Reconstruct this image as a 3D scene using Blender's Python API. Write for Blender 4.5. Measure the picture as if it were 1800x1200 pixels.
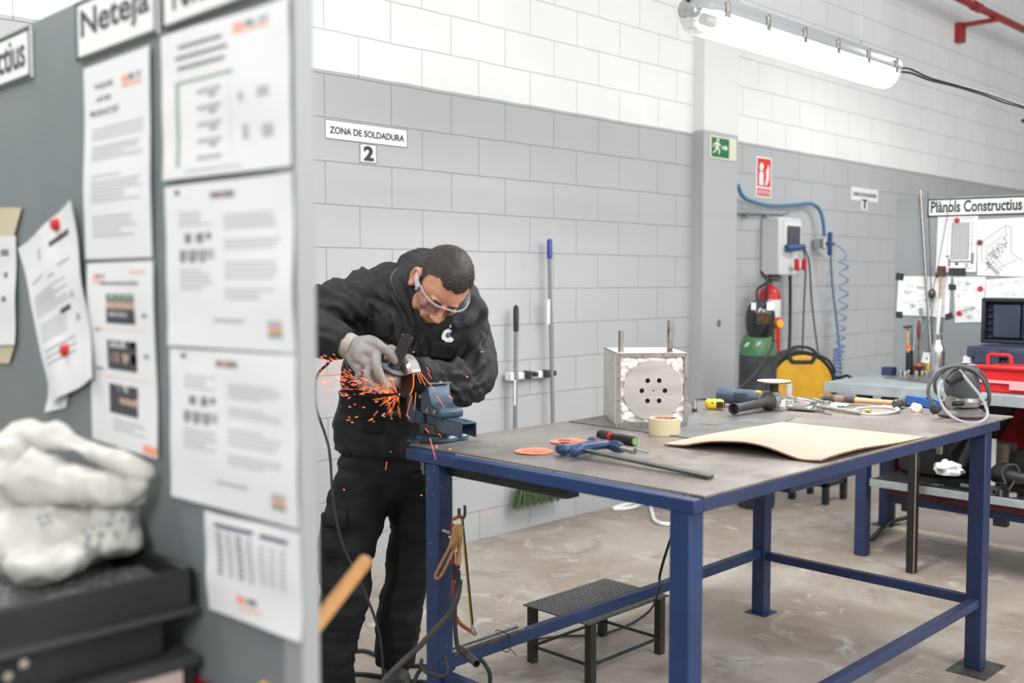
import bpy, bmesh, math, random
from mathutils import Vector, Matrix, noise
from mathutils.bvhtree import BVHTree
random.seed(7)
for o in list(bpy.data.objects): bpy.data.objects.remove(o)
SC = bpy.context.scene
COL = SC.collection
V = Vector
PI = math.pi
# ------------------------------------------------------------------ camera
F = 1810.0; YAW = math.radians(44.93); PITCH = math.atan(108.5/1810); H = 1.415
FW = V((math.cos(YAW)*math.cos(PITCH), math.sin(YAW)*math.cos(PITCH), -math.sin(PITCH)))
RT = V((math.sin(YAW), -math.cos(YAW), 0)); UP = RT.cross(FW)
CAM = V((0, 0, H))
cd = bpy.data.cameras.new('camera'); cam = bpy.data.objects.new('camera', cd); COL.objects.link(cam)
Rm = Matrix((RT, UP, -FW)).transposed().to_4x4()
cam.matrix_world = Matrix.Translation(CAM) @ Rm
cd.sensor_fit = 'HORIZONTAL'; cd.sensor_width = 36; cd.lens = 36*F/1800; cd.clip_start = .05
cd.dof.use_dof = True; cd.dof.focus_distance = 3.65; cd.dof.aperture_fstop = 2.2
SC.camera = cam
# ------------------------------------------------------------------ light
SC.view_settings.view_transform = 'Standard'; SC.view_settings.look = 'None'
SC.view_settings.gamma = 1; SC.view_settings.use_curve_mapping = False
SC.view_settings.exposure = 0.15
w = bpy.data.worlds.new('daylight'); SC.world = w; w.use_nodes = True
w.node_tree.nodes['Background'].inputs[0].default_value = (.93, .96, 1, 1)
w.node_tree.nodes['Background'].inputs[1].default_value = .29
def area(name, loc, sx, sy, power, col=(1, .99, .975), target=None):
    l = bpy.data.lights.new(name, 'AREA'); l.shape = 'RECTANGLE'; l.size = sx; l.size_y = sy
    l.energy = power; l.color = col
    o = bpy.data.objects.new(name, l); o.location = loc; COL.objects.link(o)
    if target is not None:
        o.rotation_euler = (V(target)-V(loc)).to_track_quat('-Z', 'Y').to_euler()
    return o
# hanging hall tubes, unseen but for the first, and added fill lights
area('tube_and_fill', (3.75, 2.1, 2.25), 1.5, .12, 40)
area('tube_and_fill', (7.6, 2.1, 3.3), 1.5, .15, 45)
area('tube_and_fill', (0.2, 2.6, 3.4), 1.5, .15, 60)
area('wall_fill', (4.5, -4.9, 3.6), 14, 3.4, 450, (.97, .985, 1), target=(4.5, 4, 2.2))  # unseen fill, added to light the block wall evenly
area('tube_and_fill', (3.2, -1.6, 3.4), 1.5, .2, 110)
area('tube_and_fill', (-1.6, -0.6, 2.9), .2, 1.5, 80, target=(.8, 1.6, 1.1))  # unseen fill, aimed at the near notice board to brighten it
area('overhead_fill', (3.5, 1.0, 6.0), 7, 5, 95, (1, 1, 1))  # large unseen soft fill added overhead
# ------------------------------------------------------------------ pixel <-> place
def ray(x, y): return FW + RT*((x-900)/F) - UP*((y-600)/F)
def at_z(x, y, z): d = ray(x, y); return CAM + d*((z-H)/d.z)
def at_y(x, y, Y): d = ray(x, y); return CAM + d*(Y/d.y)
def at_x(x, y, X): d = ray(x, y); return CAM + d*(X/d.x)
def at_d(x, y, dep): return CAM + ray(x, y)*dep
# ------------------------------------------------------------------ mesh builder
def catmull(P, n):
    P = [V(p) for p in P]
    if len(P) < 3: return P
    out = []
    for i in range(len(P)-1):
        p0 = P[max(i-1, 0)]; p1 = P[i]; p2 = P[i+1]; p3 = P[min(i+2, len(P)-1)]
        for k in range(n):
            t = k/n
            out.append(.5*((2*p1)+(p2-p0)*t+(2*p0-5*p1+4*p2-p3)*t*t+(3*p1-p0-3*p2+p3)*t**3))
    out.append(P[-1]); return out
class MB:
    def __init__(s, M=None): s.v = []; s.f = []; s.m = []; s.cur = 0; s.M = M
    def add(s, vs, fs):
        b = len(s.v); M = s.M
        for p in vs: s.v.append(M @ V(p) if M is not None else V(p))
        for f in fs: s.f.append([i+b for i in f]); s.m.append(s.cur)
        return s
    def box(s, c, size, R=None):
        hx, hy, hz = size[0]/2, size[1]/2, size[2]/2
        vs = [V((x, y, z)) for x in (-hx, hx) for y in (-hy, hy) for z in (-hz, hz)]
        if R is not None: vs = [R @ p for p in vs]
        vs = [p+V(c) for p in vs]
        return s.add(vs, [(0,1,3,2),(4,6,7,5),(0,4,5,1),(2,3,7,6),(0,2,6,4),(1,5,7,3)])
    def bx(s, x0, x1, y0, y1, z0, z1):
        return s.box(((x0+x1)/2, (y0+y1)/2, (z0+z1)/2), (abs(x1-x0), abs(y1-y0), abs(z1-z0)))
    def bar(s, a, b, w, h, up=(0, 0, 1)):
        a = V(a); b = V(b); d = (b-a); L = d.length; d.normalize()
        u = V(up); x = d.cross(u)
        if x.length < 1e-5: x = d.cross(V((1, 0, 0)))
        x.normalize(); z = x.cross(d)
        R = Matrix((x, d, z)).transposed()
        return s.box((a+b)/2, (w, L, h), R)
    def rings(s, rs, capa=True, capb=True):
        n = len(rs[0]); vs = [p for r in rs for p in r]; fs = []
        for i in range(len(rs)-1):
            for j in range(n):
                fs.append((i*n+j, i*n+(j+1) % n, (i+1)*n+(j+1) % n, (i+1)*n+j))
        if capa: fs.append(tuple(range(n))[::-1])
        if capb: fs.append(tuple(range((len(rs)-1)*n, len(rs)*n)))
        return s.add(vs, fs)
    def cyl(s, a, b, r0, r1=None, n=20, cap=True):
        a = V(a); b = V(b); r1 = r0 if r1 is None else r1
        d = (b-a).normalized(); x = d.orthogonal().normalized(); y = d.cross(x)
        rr = lambda c, r: [c+x*(r*math.cos(2*PI*k/n))+y*(r*math.sin(2*PI*k/n)) for k in range(n)]
        return s.rings([rr(a, r0), rr(b, r1)], cap, cap)
    def pipe(s, a, b, r, t, n=24):
        a = V(a); b = V(b); d = (b-a).normalized(); x = d.orthogonal().normalized(); y = d.cross(x)
        rr = lambda c, q: [c+x*(q*math.cos(2*PI*k/n))+y*(q*math.sin(2*PI*k/n)) for k in range(n)]
        return s.rings([rr(a, r-t), rr(a, r), rr(b, r), rr(b, r-t), rr(a, r-t)], False, False)
    def tube(s, P, r, n=10, res=6, smooth=True, flat=1.0):
        rad = isinstance(r, (list, tuple))
        if smooth and len(P) > 2:
            Q = catmull(P, res)
            if rad:
                R = []
                for i in range(len(P)-1):
                    for k in range(res): R.append(r[i]+(r[i+1]-r[i])*k/res)
                R.append(r[-1])
        else: Q = [V(p) for p in P]; R = list(r) if rad else None
        if not rad: R = [r]*len(Q)
        ts = []
        for i in range(len(Q)):
            t = Q[min(i+1, len(Q)-1)]-Q[max(i-1, 0)]
            ts.append(t.normalized() if t.length > 1e-9 else V((0, 0, 1)))
        x = ts[0].orthogonal().normalized(); rs = []
        for i, c in enumerate(Q):
            t = ts[i]; x = (x-t*x.dot(t))
            x = x.normalized() if x.length > 1e-6 else t.orthogonal().normalized()
            y = t.cross(x)
            rs.append([c+x*(R[i]*math.cos(2*PI*k/n))+y*(R[i]*flat*math.sin(2*PI*k/n)) for k in range(n)])
        return s.rings(rs)
    def lathe(s, prof, c=(0, 0, 0), axis=(0, 0, 1), n=28, a0=0, a1=2*PI, closed=True):
        c = V(c); d = V(axis).normalized(); x = d.orthogonal().normalized(); y = d.cross(x)
        if abs(d.z) > .999: x = V((1, 0, 0)); y = V((0, 1, 0))*(1 if d.z > 0 else -1)
        rs = [[c+d*z+x*(max(r, 1e-5)*math.cos(2*PI*k/n))+y*(max(r, 1e-5)*math.sin(2*PI*k/n)) for k in range(n)] for r, z in prof]
        return s.rings(rs)
    def prism(s, poly, z0, z1, M=None):
        n = len(poly); vs = [V((p[0], p[1], z0)) for p in poly]+[V((p[0], p[1], z1)) for p in poly]
        if M is not None: vs = [M @ p for p in vs]
        fs = [tuple(range(n))[::-1], tuple(range(n, 2*n))]+[(i, (i+1) % n, n+(i+1) % n, n+i) for i in range(n)]
        return s.add(vs, fs)
    def ell(s, c, r, R=None, n=20, m=12):
        c = V(c); r = (r, r, r) if not hasattr(r, '__len__') else r
        rs = []
        for i in range(m+1):
            th = PI*i/m; q = max(math.sin(th), 1e-4); z = -math.cos(th)
            ring = []
            for k in range(n):
                p = V((r[0]*q*math.cos(2*PI*k/n), r[1]*q*math.sin(2*PI*k/n), r[2]*z))
                ring.append(c+(R @ p if R is not None else p))
            rs.append(ring)
        return s.rings(rs)
    def grid(s, fn, nu, nv, th=0, nrm=None):
        """surface fn(u,v) -> point; th>0 makes it a slab along nrm"""
        top = [[V(fn(i/nu, j/nv)) for j in range(nv+1)] for i in range(nu+1)]
        idx = lambda i, j: i*(nv+1)+j
        vs = [p for r in top for p in r]
        fs = [(idx(i, j), idx(i+1, j), idx(i+1, j+1), idx(i, j+1)) for i in range(nu) for j in range(nv)]
        if th:
            N = len(vs); nr = V(nrm)
            vs = vs+[p-nr*th for p in vs]
            fs = fs+[tuple(N+q for q in f)[::-1] for f in fs]
            bd = [(i, 0) for i in range(nu)]+[(nu, j) for j in range(nv)]+[(i, nv) for i in range(nu, 0, -1)]+[(0, j) for j in range(nv, 0, -1)]
            for k in range(len(bd)):
                a = idx(*bd[k]); b = idx(*bd[(k+1) % len(bd)]); fs.append((b, a, N+a, N+b))
        return s.add(vs, fs)
    def build(s, name, mats, parent=None, bevel=0, origin=None, sharp=35, fix=True, bseg=2):
        me = bpy.data.meshes.new(name)
        if parent is not None: Mi = WM[parent.name].inverted(); vs = [Mi @ p for p in s.v]
        elif origin is not None: o_ = V(origin); vs = [p-o_ for p in s.v]
        else: vs = s.v
        me.from_pydata([tuple(p) for p in vs], [], s.f)
        if not isinstance(mats, (list, tuple)): mats = [mats]
        for m_ in mats: me.materials.append(m_)
        if len(mats) > 1: me.polygons.foreach_set('material_index', s.m)
        if fix:
            bm = bmesh.new(); bm.from_mesh(me); bmesh.ops.recalc_face_normals(bm, faces=bm.faces); bm.to_mesh(me); bm.free()
        me.polygons.foreach_set('use_smooth', [True]*len(me.polygons))
        try: me.set_sharp_from_angle(angle=math.radians(sharp))
        except Exception: pass
        o = bpy.data.objects.new(name, me); COL.objects.link(o)
        if parent is not None: o.parent = parent; WM[o.name] = WM[parent.name]
        elif origin is not None: o.location = origin; WM[o.name] = Matrix.Translation(V(origin))
        else: WM[o.name] = Matrix.Identity(4)
        if bevel:
            md = o.modifiers.new('bevel', 'BEVEL'); md.width = bevel; md.segments = bseg; md.limit_method = 'ANGLE'; md.angle_limit = math.radians(40)
        return o
WM = {}
def tag(o, label, cat, group=None):
    o['label'] = label; o['category'] = cat
    if group: o['group'] = group
    return o
def struct(o): o['kind'] = 'structure'; return o
def stuff(o): o['kind'] = 'stuff'; return o
def plab(o, t): o['label'] = t; return o
def thing(name, label, cat, loc=(0, 0, 0), rz=0, group=None):
    o = bpy.data.objects.new(name, None); COL.objects.link(o); o.location = loc; o.rotation_euler = (0, 0, rz)
    o.empty_display_size = .05
    WM[o.name] = Matrix.Translation(V(loc)) @ Matrix.Rotation(rz, 4, 'Z')
    return tag(o, label, cat, group)
def dup(root, loc, rz=0, label=None):
    r = root.copy(); COL.objects.link(r); r.location = loc; r.rotation_euler = (0, 0, rz)
    if label: r['label'] = label
    for ch in list(root.children):
        c = ch.copy(); COL.objects.link(c); c.parent = r
        for g in list(ch.children):
            d = g.copy(); COL.objects.link(d); d.parent = c
    return r
def LM(loc, rz=0): return Matrix.Translation(V(loc)) @ Matrix.Rotation(rz, 4, 'Z')
def basis(o, x, y, z): # columns
    M = Matrix((V(x), V(y), V(z))).transposed().to_4x4(); M.translation = V(o); return M
# ------------------------------------------------------------------ text
_tc = {}
def glyphs(txt, bold=0.0, ext=0.0):
    k = (txt, bold, ext)
    if k in _tc: return _tc[k]
    cu = bpy.data.curves.new('t', 'FONT'); cu.body = txt; cu.size = 1; cu.offset = bold; cu.resolution_u = 4; cu.extrude = ext
    cu.align_x = 'LEFT'
    o = bpy.data.objects.new('t', cu); COL.objects.link(o)
    dg = bpy.context.evaluated_depsgraph_get(); me = bpy.data.meshes.new_from_object(o.evaluated_get(dg))
    vs = [v.co.copy() for v in me.vertices]; fs = [tuple(p.vertices) for p in me.polygons]
    bpy.data.objects.remove(o); bpy.data.curves.remove(cu); bpy.data.meshes.remove(me)
    if vs:
        x0 = min(v.x for v in vs); x1 = max(v.x for v in vs); y0 = min(v.y for v in vs); y1 = max(v.y for v in vs)
    else: x0 = x1 = y0 = y1 = 0
    _tc[k] = (vs, fs, x0, x1, y0, y1); return _tc[k]
def text(mb, txt, o, right, up, w, h, n, bold=0.0, off=.0008):
    """fit text into w x h, lower-left corner at o"""
    vs, fs, x0, x1, y0, y1 = glyphs(txt, bold)
    if not vs: return
    sx = w/(x1-x0); sy = h/(y1-y0); o = V(o); right = V(right); up = V(up); n = V(n)
    mb.add([o+right*((v.x-x0)*sx)+up*((v.y-y0)*sy)+n*off for v in vs], fs)
# ------------------------------------------------------------------ materials
def mat(name, col, rough=.5, metal=0, col2=None, scale=6, lo=.42, hi=.62, bump=0, bscale=60, rvar=0, stretch=None,
        col3=None, scale3=20, lo3=.6, hi3=.68, alpha=1, trans=0, ior=1.45, emit=None, estr=0, coat=0, spec=.5, detail=6, sheen=0):
    m = bpy.data.materials.new(name); m.use_nodes = True; nt = m.node_tree; N = nt.nodes; L = nt.links
    b = N['Principled BSDF']; c4 = lambda c: (c[0], c[1], c[2], 1)
    b.inputs['Base Color'].default_value = c4(col); b.inputs['Roughness'].default_value = rough
    b.inputs['Metallic'].default_value = metal; b.inputs['Specular IOR Level'].default_value = spec
    b.inputs['IOR'].default_value = ior
    if alpha < 1: b.inputs['Alpha'].default_value = alpha
    if trans: b.inputs['Transmission Weight'].default_value = trans
    if coat: b.inputs['Coat Weight'].default_value = coat; b.inputs['Coat Roughness'].default_value = .15
    if sheen: b.inputs['Sheen Weight'].default_value = sheen; b.inputs['Sheen Roughness'].default_value = .5
    if emit: b.inputs['Emission Color'].default_value = c4(emit); b.inputs['Emission Strength'].default_value = estr
    if col2 or bump or rvar or col3:
        tc = N.new('ShaderNodeTexCoord'); mp = N.new('ShaderNodeMapping'); L.new(tc.outputs['Object'], mp.inputs[0])
        if stretch: mp.inputs['Scale'].default_value = stretch
        def nz(sc, det=detail):
            t = N.new('ShaderNodeTexNoise'); t.inputs['Scale'].default_value = sc; t.inputs['Detail'].default_value = det
            t.inputs['Roughness'].default_value = .62; L.new(mp.outputs[0], t.inputs['Vector']); return t
        def ramp(src, lo, hi):
            r = N.new('ShaderNodeMapRange'); r.inputs[1].default_value = lo; r.inputs[2].default_value = hi; L.new(src, r.inputs[0]); return r
        cur = None
        if col2:
            t = nz(scale); r = ramp(t.outputs[0], lo, hi)
            mx = N.new('ShaderNodeMix'); mx.data_type = 'RGBA'; mx.inputs[6].default_value = c4(col); mx.inputs[7].default_value = c4(col2)
            L.new(r.outputs[0], mx.inputs[0]); cur = mx.outputs[2]
        if col3:
            t = nz(scale3); r = ramp(t.outputs[0], lo3, hi3)
            mx = N.new('ShaderNodeMix'); mx.data_type = 'RGBA'; mx.inputs[7].default_value = c4(col3)
            if cur: L.new(cur, mx.inputs[6])
            else: mx.inputs[6].default_value = c4(col)
            L.new(r.outputs[0], mx.inputs[0]); cur = mx.outputs[2]
        if cur: L.new(cur, b.inputs['Base Color'])
        if rvar:
            t = nz(scale*1.7); r = N.new('ShaderNodeMapRange'); r.inputs[1].default_value = .3; r.inputs[2].default_value = .7
            r.inputs[3].default_value = rough-rvar; r.inputs[4].default_value = rough+rvar; L.new(t.outputs[0], r.inputs[0]); L.new(r.outputs[0], b.inputs['Roughness'])
        if bump:
            t = nz(bscale); bp = N.new('ShaderNodeBump'); bp.inputs['Strength'].default_value = bump; bp.inputs['Distance'].default_value = .01
            L.new(t.outputs[0], bp.inputs['Height']); L.new(bp.outputs[0], b.inputs['Normal'])
    return m
def s2l(r, g, b):
    f = lambda c: (c/255/12.92) if c/255 <= .04045 else ((c/255+.055)/1.055)**2.4
    return (f(r), f(g), f(b))
M_blue = mat('blue_paint', s2l(34, 58, 98), .42, 0, s2l(29, 49, 85), 5, .4, .65, .03, 90, .08, col3=s2l(104, 98, 94), scale3=40, lo3=.7, hi3=.73)
M_blue2 = mat('blue_paint_clean', s2l(42, 55, 90), .42, 0, s2l(36, 47, 78), 4)
M_chip = mat('worn_blue_paint', s2l(36, 60, 104), .42, 0, s2l(31, 51, 90), 5, .4, .65, .05, 90, .08, col3=s2l(150, 148, 140), scale3=95, lo3=.665, hi3=.685)
M_plate = mat('table_steel', s2l(116, 108, 102), .36, .3, s2l(146, 141, 135), 3.2, .35, .68, .04, 80, .12, col3=s2l(88, 80, 74), scale3=7, lo3=.55, hi3=.75)
M_sheet = mat('dark_steel_sheet', s2l(100, 100, 100), .38, .4, s2l(128, 128, 127), 4, .35, .68, .02, 60, .1)
M_galv = mat('galvanised_steel', s2l(148, 156, 158), .45, .3, s2l(166, 173, 175), 7, .4, .6, .02, 60, .06)
M_panel = mat('grey_panel_steel', s2l(132, 139, 140), .48, .25, s2l(118, 127, 129), 2.2, .3, .7, .02, 40, .05)
M_panel_l = mat('light_panel_edge', s2l(156, 159, 158), .5, .15)
M_black = mat('black_paint', s2l(38, 38, 38), .45, 0, s2l(54, 52, 50), 12, .5, .7, .05, 80, .08)
M_blk = mat('black_plastic', s2l(32, 33, 35), .42, 0, s2l(42, 43, 45), 8)
M_rubber = mat('dark_rubber', s2l(48, 48, 49), .6, 0, s2l(60, 60, 61), 20)
M_dgrey = mat('dark_grey_plastic', s2l(70, 74, 78), .45, 0, s2l(82, 86, 90), 12)
M_gtool = mat('tool_blue_grey', s2l(74, 92, 110), .42, 0, s2l(84, 102, 120), 12)
M_steel = mat('bright_steel', s2l(190, 188, 184), .28, .9, s2l(160, 156, 150), 14, .35, .7, 0, 50, .08)
M_chrome = mat('chrome', s2l(215, 215, 214), .14, 1.0)
M_brush = mat('brushed_steel', s2l(196, 192, 188), .4, .35, s2l(176, 172, 168), 5, .35, .65, .03, 120, .08, stretch=(1, 1, 9))
M_cast = mat('cast_alu', s2l(150, 149, 147), .42, .5, s2l(128, 127, 125), 22, .4, .6, .08, 140, .08)
M_iron = mat('dark_iron', s2l(92, 90, 88), .42, .5, s2l(70, 67, 64), 20, .4, .65, .08, 90, .1)
M_rust = mat('rusty_steel', s2l(112, 92, 80), .5, .5, s2l(90, 96, 104), 12, .4, .62, .05, 90, .1)
M_vise = mat('vise_paint', s2l(66, 84, 102), .34, .3, s2l(84, 102, 118), 8, .4, .65, .05, 70, .1, col3=s2l(62, 60, 60), scale3=18, lo3=.62, hi3=.7)
M_brass = mat('brass', s2l(196, 154, 106), .4, .4, s2l(166, 124, 80), 18)
M_wood = mat('pale_wood', s2l(196, 152, 108), .55, 0, s2l(168, 124, 84), 18, .35, .65, .05, 60, .05, stretch=(1, 1, 6))
M_woodb = mat('orange_wood', s2l(206, 152, 92), .55, 0, s2l(178, 124, 70), 14, .35, .65, .04)
M_card = mat('cardboard', s2l(190, 163, 147), .9, 0, s2l(181, 153, 136), 2, .4, .6, .03, 30)
M_cardedge = mat('cardboard_edge', s2l(140, 104, 74), .85, 0, s2l(100, 72, 50), 60)
M_white = mat('white_plastic', s2l(222, 222, 220), .4)
M_paper = mat('paper', s2l(225, 226, 226), .6)
M_ink = mat('ink', s2l(70, 70, 74), .7)
M_inkl = mat('light_ink', s2l(175, 176, 178), .7)
M_inkm = mat('mid_ink', s2l(130, 131, 134), .7)
M_inko = mat('orange_ink', s2l(235, 160, 130), .7)
M_inkb = mat('navy_ink', s2l(70, 68, 100), .7)
M_inkg = mat('green_ink', s2l(140, 165, 145), .7)
M_signb = mat('sign_black', s2l(28, 30, 32), .4)
M_signw = mat('sign_white', s2l(228, 229, 227), .35)
M_red = mat('red_plastic', s2l(205, 38, 40), .35, 0, s2l(190, 30, 34), 5)
M_redp = mat('red_paint', s2l(158, 20, 30), .45, 0, s2l(128, 14, 22), 6)
M_pipe = mat('red_pipe_paint', s2l(158, 44, 42), .4)
M_magnet = mat('magnet_red', s2l(190, 40, 36), .35)
M_orange = mat('orange_fibre', s2l(228, 134, 104), .7, 0, s2l(210, 112, 84), 10)
M_tape = mat('beige_tape', s2l(206, 193, 158), .5, 0, s2l(198, 185, 149), 14)
M_yellow = mat('yellow_plastic', s2l(224, 172, 50), .4, 0, s2l(210, 158, 44), 8)
M_yel2 = mat('tool_yellow', s2l(222, 182, 40), .4)
M_hose = mat('blue_hose', s2l(78, 120, 152), .35)
M_coil = mat('coil_blue', s2l(112, 142, 185), .3)
M_green = mat('cylinder_green', s2l(70, 118, 76), .4, 0, s2l(62, 106, 68), 6)
M_navy = mat('navy_plastic', s2l(44, 52, 72), .45, 0, s2l(52, 60, 80), 5)
M_wool = mat('white_wool', s2l(240, 237, 232), .95, 0, s2l(226, 220, 212), 14, .4, .65, .2, 90)
M_cloth = mat('black_cloth', s2l(36, 37, 39), .68, 0, s2l(50, 51, 54), 5, .35, .7, .25, 300, .05, spec=.3)
M_cloth2 = mat('black_trouser_cloth', s2l(26, 28, 29), .7, 0, s2l(36, 38, 39), 6, .35, .7, .25, 320, .05, spec=.3)
M_glove = mat('grey_glove', s2l(150, 145, 142), .62, 0, s2l(134, 129, 126), 16, .35, .7, .1, 160)
M_cuff = mat('cream_cuff', s2l(176, 170, 158), .8, 0, s2l(160, 152, 140), 24, .35, .7, .2, 180)
M_bag = mat('bag_plastic', s2l(192, 190, 184), .5, 0, s2l(176, 173, 166), 6, .35, .7, .1, 30)
M_gold = mat('glow', (0, 0, 0), .5, emit=(1, .17, .06), estr=1.9)
M_glow2 = mat('glow_white', (0, 0, 0), .5, emit=(1, .26, .2), estr=2.2)
M_glow3 = mat('glow_orange', (0, 0, 0), .5, emit=(1, .2, .03), estr=1.5)
# ------------------------------------------------------------------ setting
WY = 4.05
def wall_mat():
    m = bpy.data.materials.new('painted_block_wall'); m.use_nodes = True; nt = m.node_tree; N = nt.nodes; L = nt.links; b = N['Principled BSDF']
    tc = N.new('ShaderNodeTexCoord'); sx = N.new('ShaderNodeSeparateXYZ'); L.new(tc.outputs['Object'], sx.inputs[0])
    cx = N.new('ShaderNodeCombineXYZ')
    a = N.new('ShaderNodeMath'); a.operation = 'ADD'; a.inputs[1].default_value = -2.823+.5*.3945; L.new(sx.outputs[0], a.inputs[0])
    c = N.new('ShaderNodeMath'); c.operation = 'ADD'; c.inputs[1].default_value = -2.1755; L.new(sx.outputs[2], c.inputs[0])
    # a little waviness of the joints
    nz = N.new('ShaderNodeTexNoise'); nz.inputs['Scale'].default_value = 5; L.new(tc.outputs['Object'], nz.inputs['Vector'])
    w1 = N.new('ShaderNodeMath'); w1.operation = 'MULTIPLY_ADD'; w1.inputs[1].default_value = .008; L.new(nz.outputs[0], w1.inputs[0]); L.new(c.outputs[0], w1.inputs[2])
    L.new(a.outputs[0], cx.inputs[0]); L.new(w1.outputs[0], cx.inputs[1])
    br = N.new('ShaderNodeTexBrick'); br.inputs['Scale'].default_value = 1; br.inputs['Brick Width'].default_value = .3945; br.inputs['Row Height'].default_value = .2017
    br.inputs['Mortar Size'].default_value = .0030; br.inputs['Mortar Smooth'].default_value = .6; br.inputs['Bias'].default_value = 0
    br.inputs['Color1'].default_value = (1, 1, 1, 1); br.inputs['Color2'].default_value = (.985, .985, .985, 1); br.inputs['Mortar'].default_value = (.7, .7, .7, 1)  # joint colour darkened for groove shade, with a little dirt
    L.new(cx.outputs[0], br.inputs['Vector'])
    st = N.new('ShaderNodeMath'); st.operation = 'GREATER_THAN'; st.inputs[1].default_value = 2.397
    w2 = N.new('ShaderNodeMath'); w2.operation = 'MULTIPLY_ADD'; w2.inputs[1].default_value = .012; L.new(nz.outputs[0], w2.inputs[0]); L.new(sx.outputs[2], w2.inputs[2]); L.new(w2.outputs[0], st.inputs[0])
    mx = N.new('ShaderNodeMix'); mx.data_type = 'RGBA'; mx.inputs[6].default_value = (*s2l(176, 178, 179), 1); mx.inputs[7].default_value = (*s2l(236, 236, 233), 1); L.new(st.outputs[0], mx.inputs[0])
    # scuffs and dirt
    n2 = N.new('ShaderNodeTexNoise'); n2.inputs['Scale'].default_value = 1.3; n2.inputs['Detail'].default_value = 8; L.new(tc.outputs['Object'], n2.inputs['Vector'])
    mr = N.new('ShaderNodeMapRange'); mr.inputs[1].default_value = .3; mr.inputs[2].default_value = .7; mr.inputs[3].default_value = .94; mr.inputs[4].default_value = 1.03; L.new(n2.outputs[0], mr.inputs[0])
    m1 = N.new('ShaderNodeMix'); m1.data_type = 'RGBA'; m1.blend_type = 'MULTIPLY'; m1.inputs[0].default_value = 1; L.new(mx.outputs[2], m1.inputs[6]); L.new(br.outputs['Color'], m1.inputs[7])
    m2 = N.new('ShaderNodeMix'); m2.data_type = 'RGBA'; m2.blend_type = 'MULTIPLY'; m2.inputs[0].default_value = 1; L.new(m1.outputs[2], m2.inputs[6]); L.new(mr.outputs[0], m2.inputs[7])
    L.new(m2.outputs[2], b.inputs['Base Color']); b.inputs['Roughness'].default_value = .55
    n3 = N.new('ShaderNodeTexNoise'); n3.inputs['Scale'].default_value = 70; n3.inputs['Detail'].default_value = 5; L.new(tc.outputs['Object'], n3.inputs['Vector'])
    hh = N.new('ShaderNodeMath'); hh.operation = 'MULTIPLY_ADD'; hh.inputs[1].default_value = .12; L.new(n3.outputs[0], hh.inputs[0])
    iv = N.new('ShaderNodeMath'); iv.operation = 'SUBTRACT'; iv.inputs[0].default_value = 1; L.new(br.outputs['Fac'], iv.inputs[1]); L.new(iv.outputs[0], hh.inputs[2])
    bp = N.new('ShaderNodeBump'); bp.inputs['Strength'].default_value = .7; bp.inputs['Distance'].default_value = .006; L.new(hh.outputs[0], bp.inputs['Height']); L.new(bp.outputs[0], b.inputs['Normal'])
    return m
def paint_mat(name):   # plain rendered concrete, painted grey below and white above
    m = bpy.data.materials.new(name); m.use_nodes = True; nt = m.node_tree; N = nt.nodes; L = nt.links; b = N['Principled BSDF']
    tc = N.new('ShaderNodeTexCoord'); sx = N.new('ShaderNodeSeparateXYZ'); L.new(tc.outputs['Object'], sx.inputs[0])
    st = N.new('ShaderNodeMath'); st.operation = 'GREATER_THAN'; st.inputs[1].default_value = 2.405; L.new(sx.outputs[2], st.inputs[0])
    mx = N.new('ShaderNodeMix'); mx.data_type = 'RGBA'; mx.inputs[6].default_value = (*s2l(176, 178, 179), 1); mx.inputs[7].default_value = (*s2l(226, 226, 222), 1); L.new(st.outputs[0], mx.inputs[0])
    L.new(mx.outputs[2], b.inputs['Base Color']); b.inputs['Roughness'].default_value = .5
    n3 = N.new('ShaderNodeTexNoise'); n3.inputs['Scale'].default_value = 9; n3.inputs['Detail'].default_value = 8; L.new(tc.outputs['Object'], n3.inputs['Vector'])
    bp = N.new('ShaderNodeBump'); bp.inputs['Strength'].default_value = .25; bp.inputs['Distance'].default_value = .01; L.new(n3.outputs[0], bp.inputs['Height']); L.new(bp.outputs[0], b.inputs['Normal'])
    return m
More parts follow.
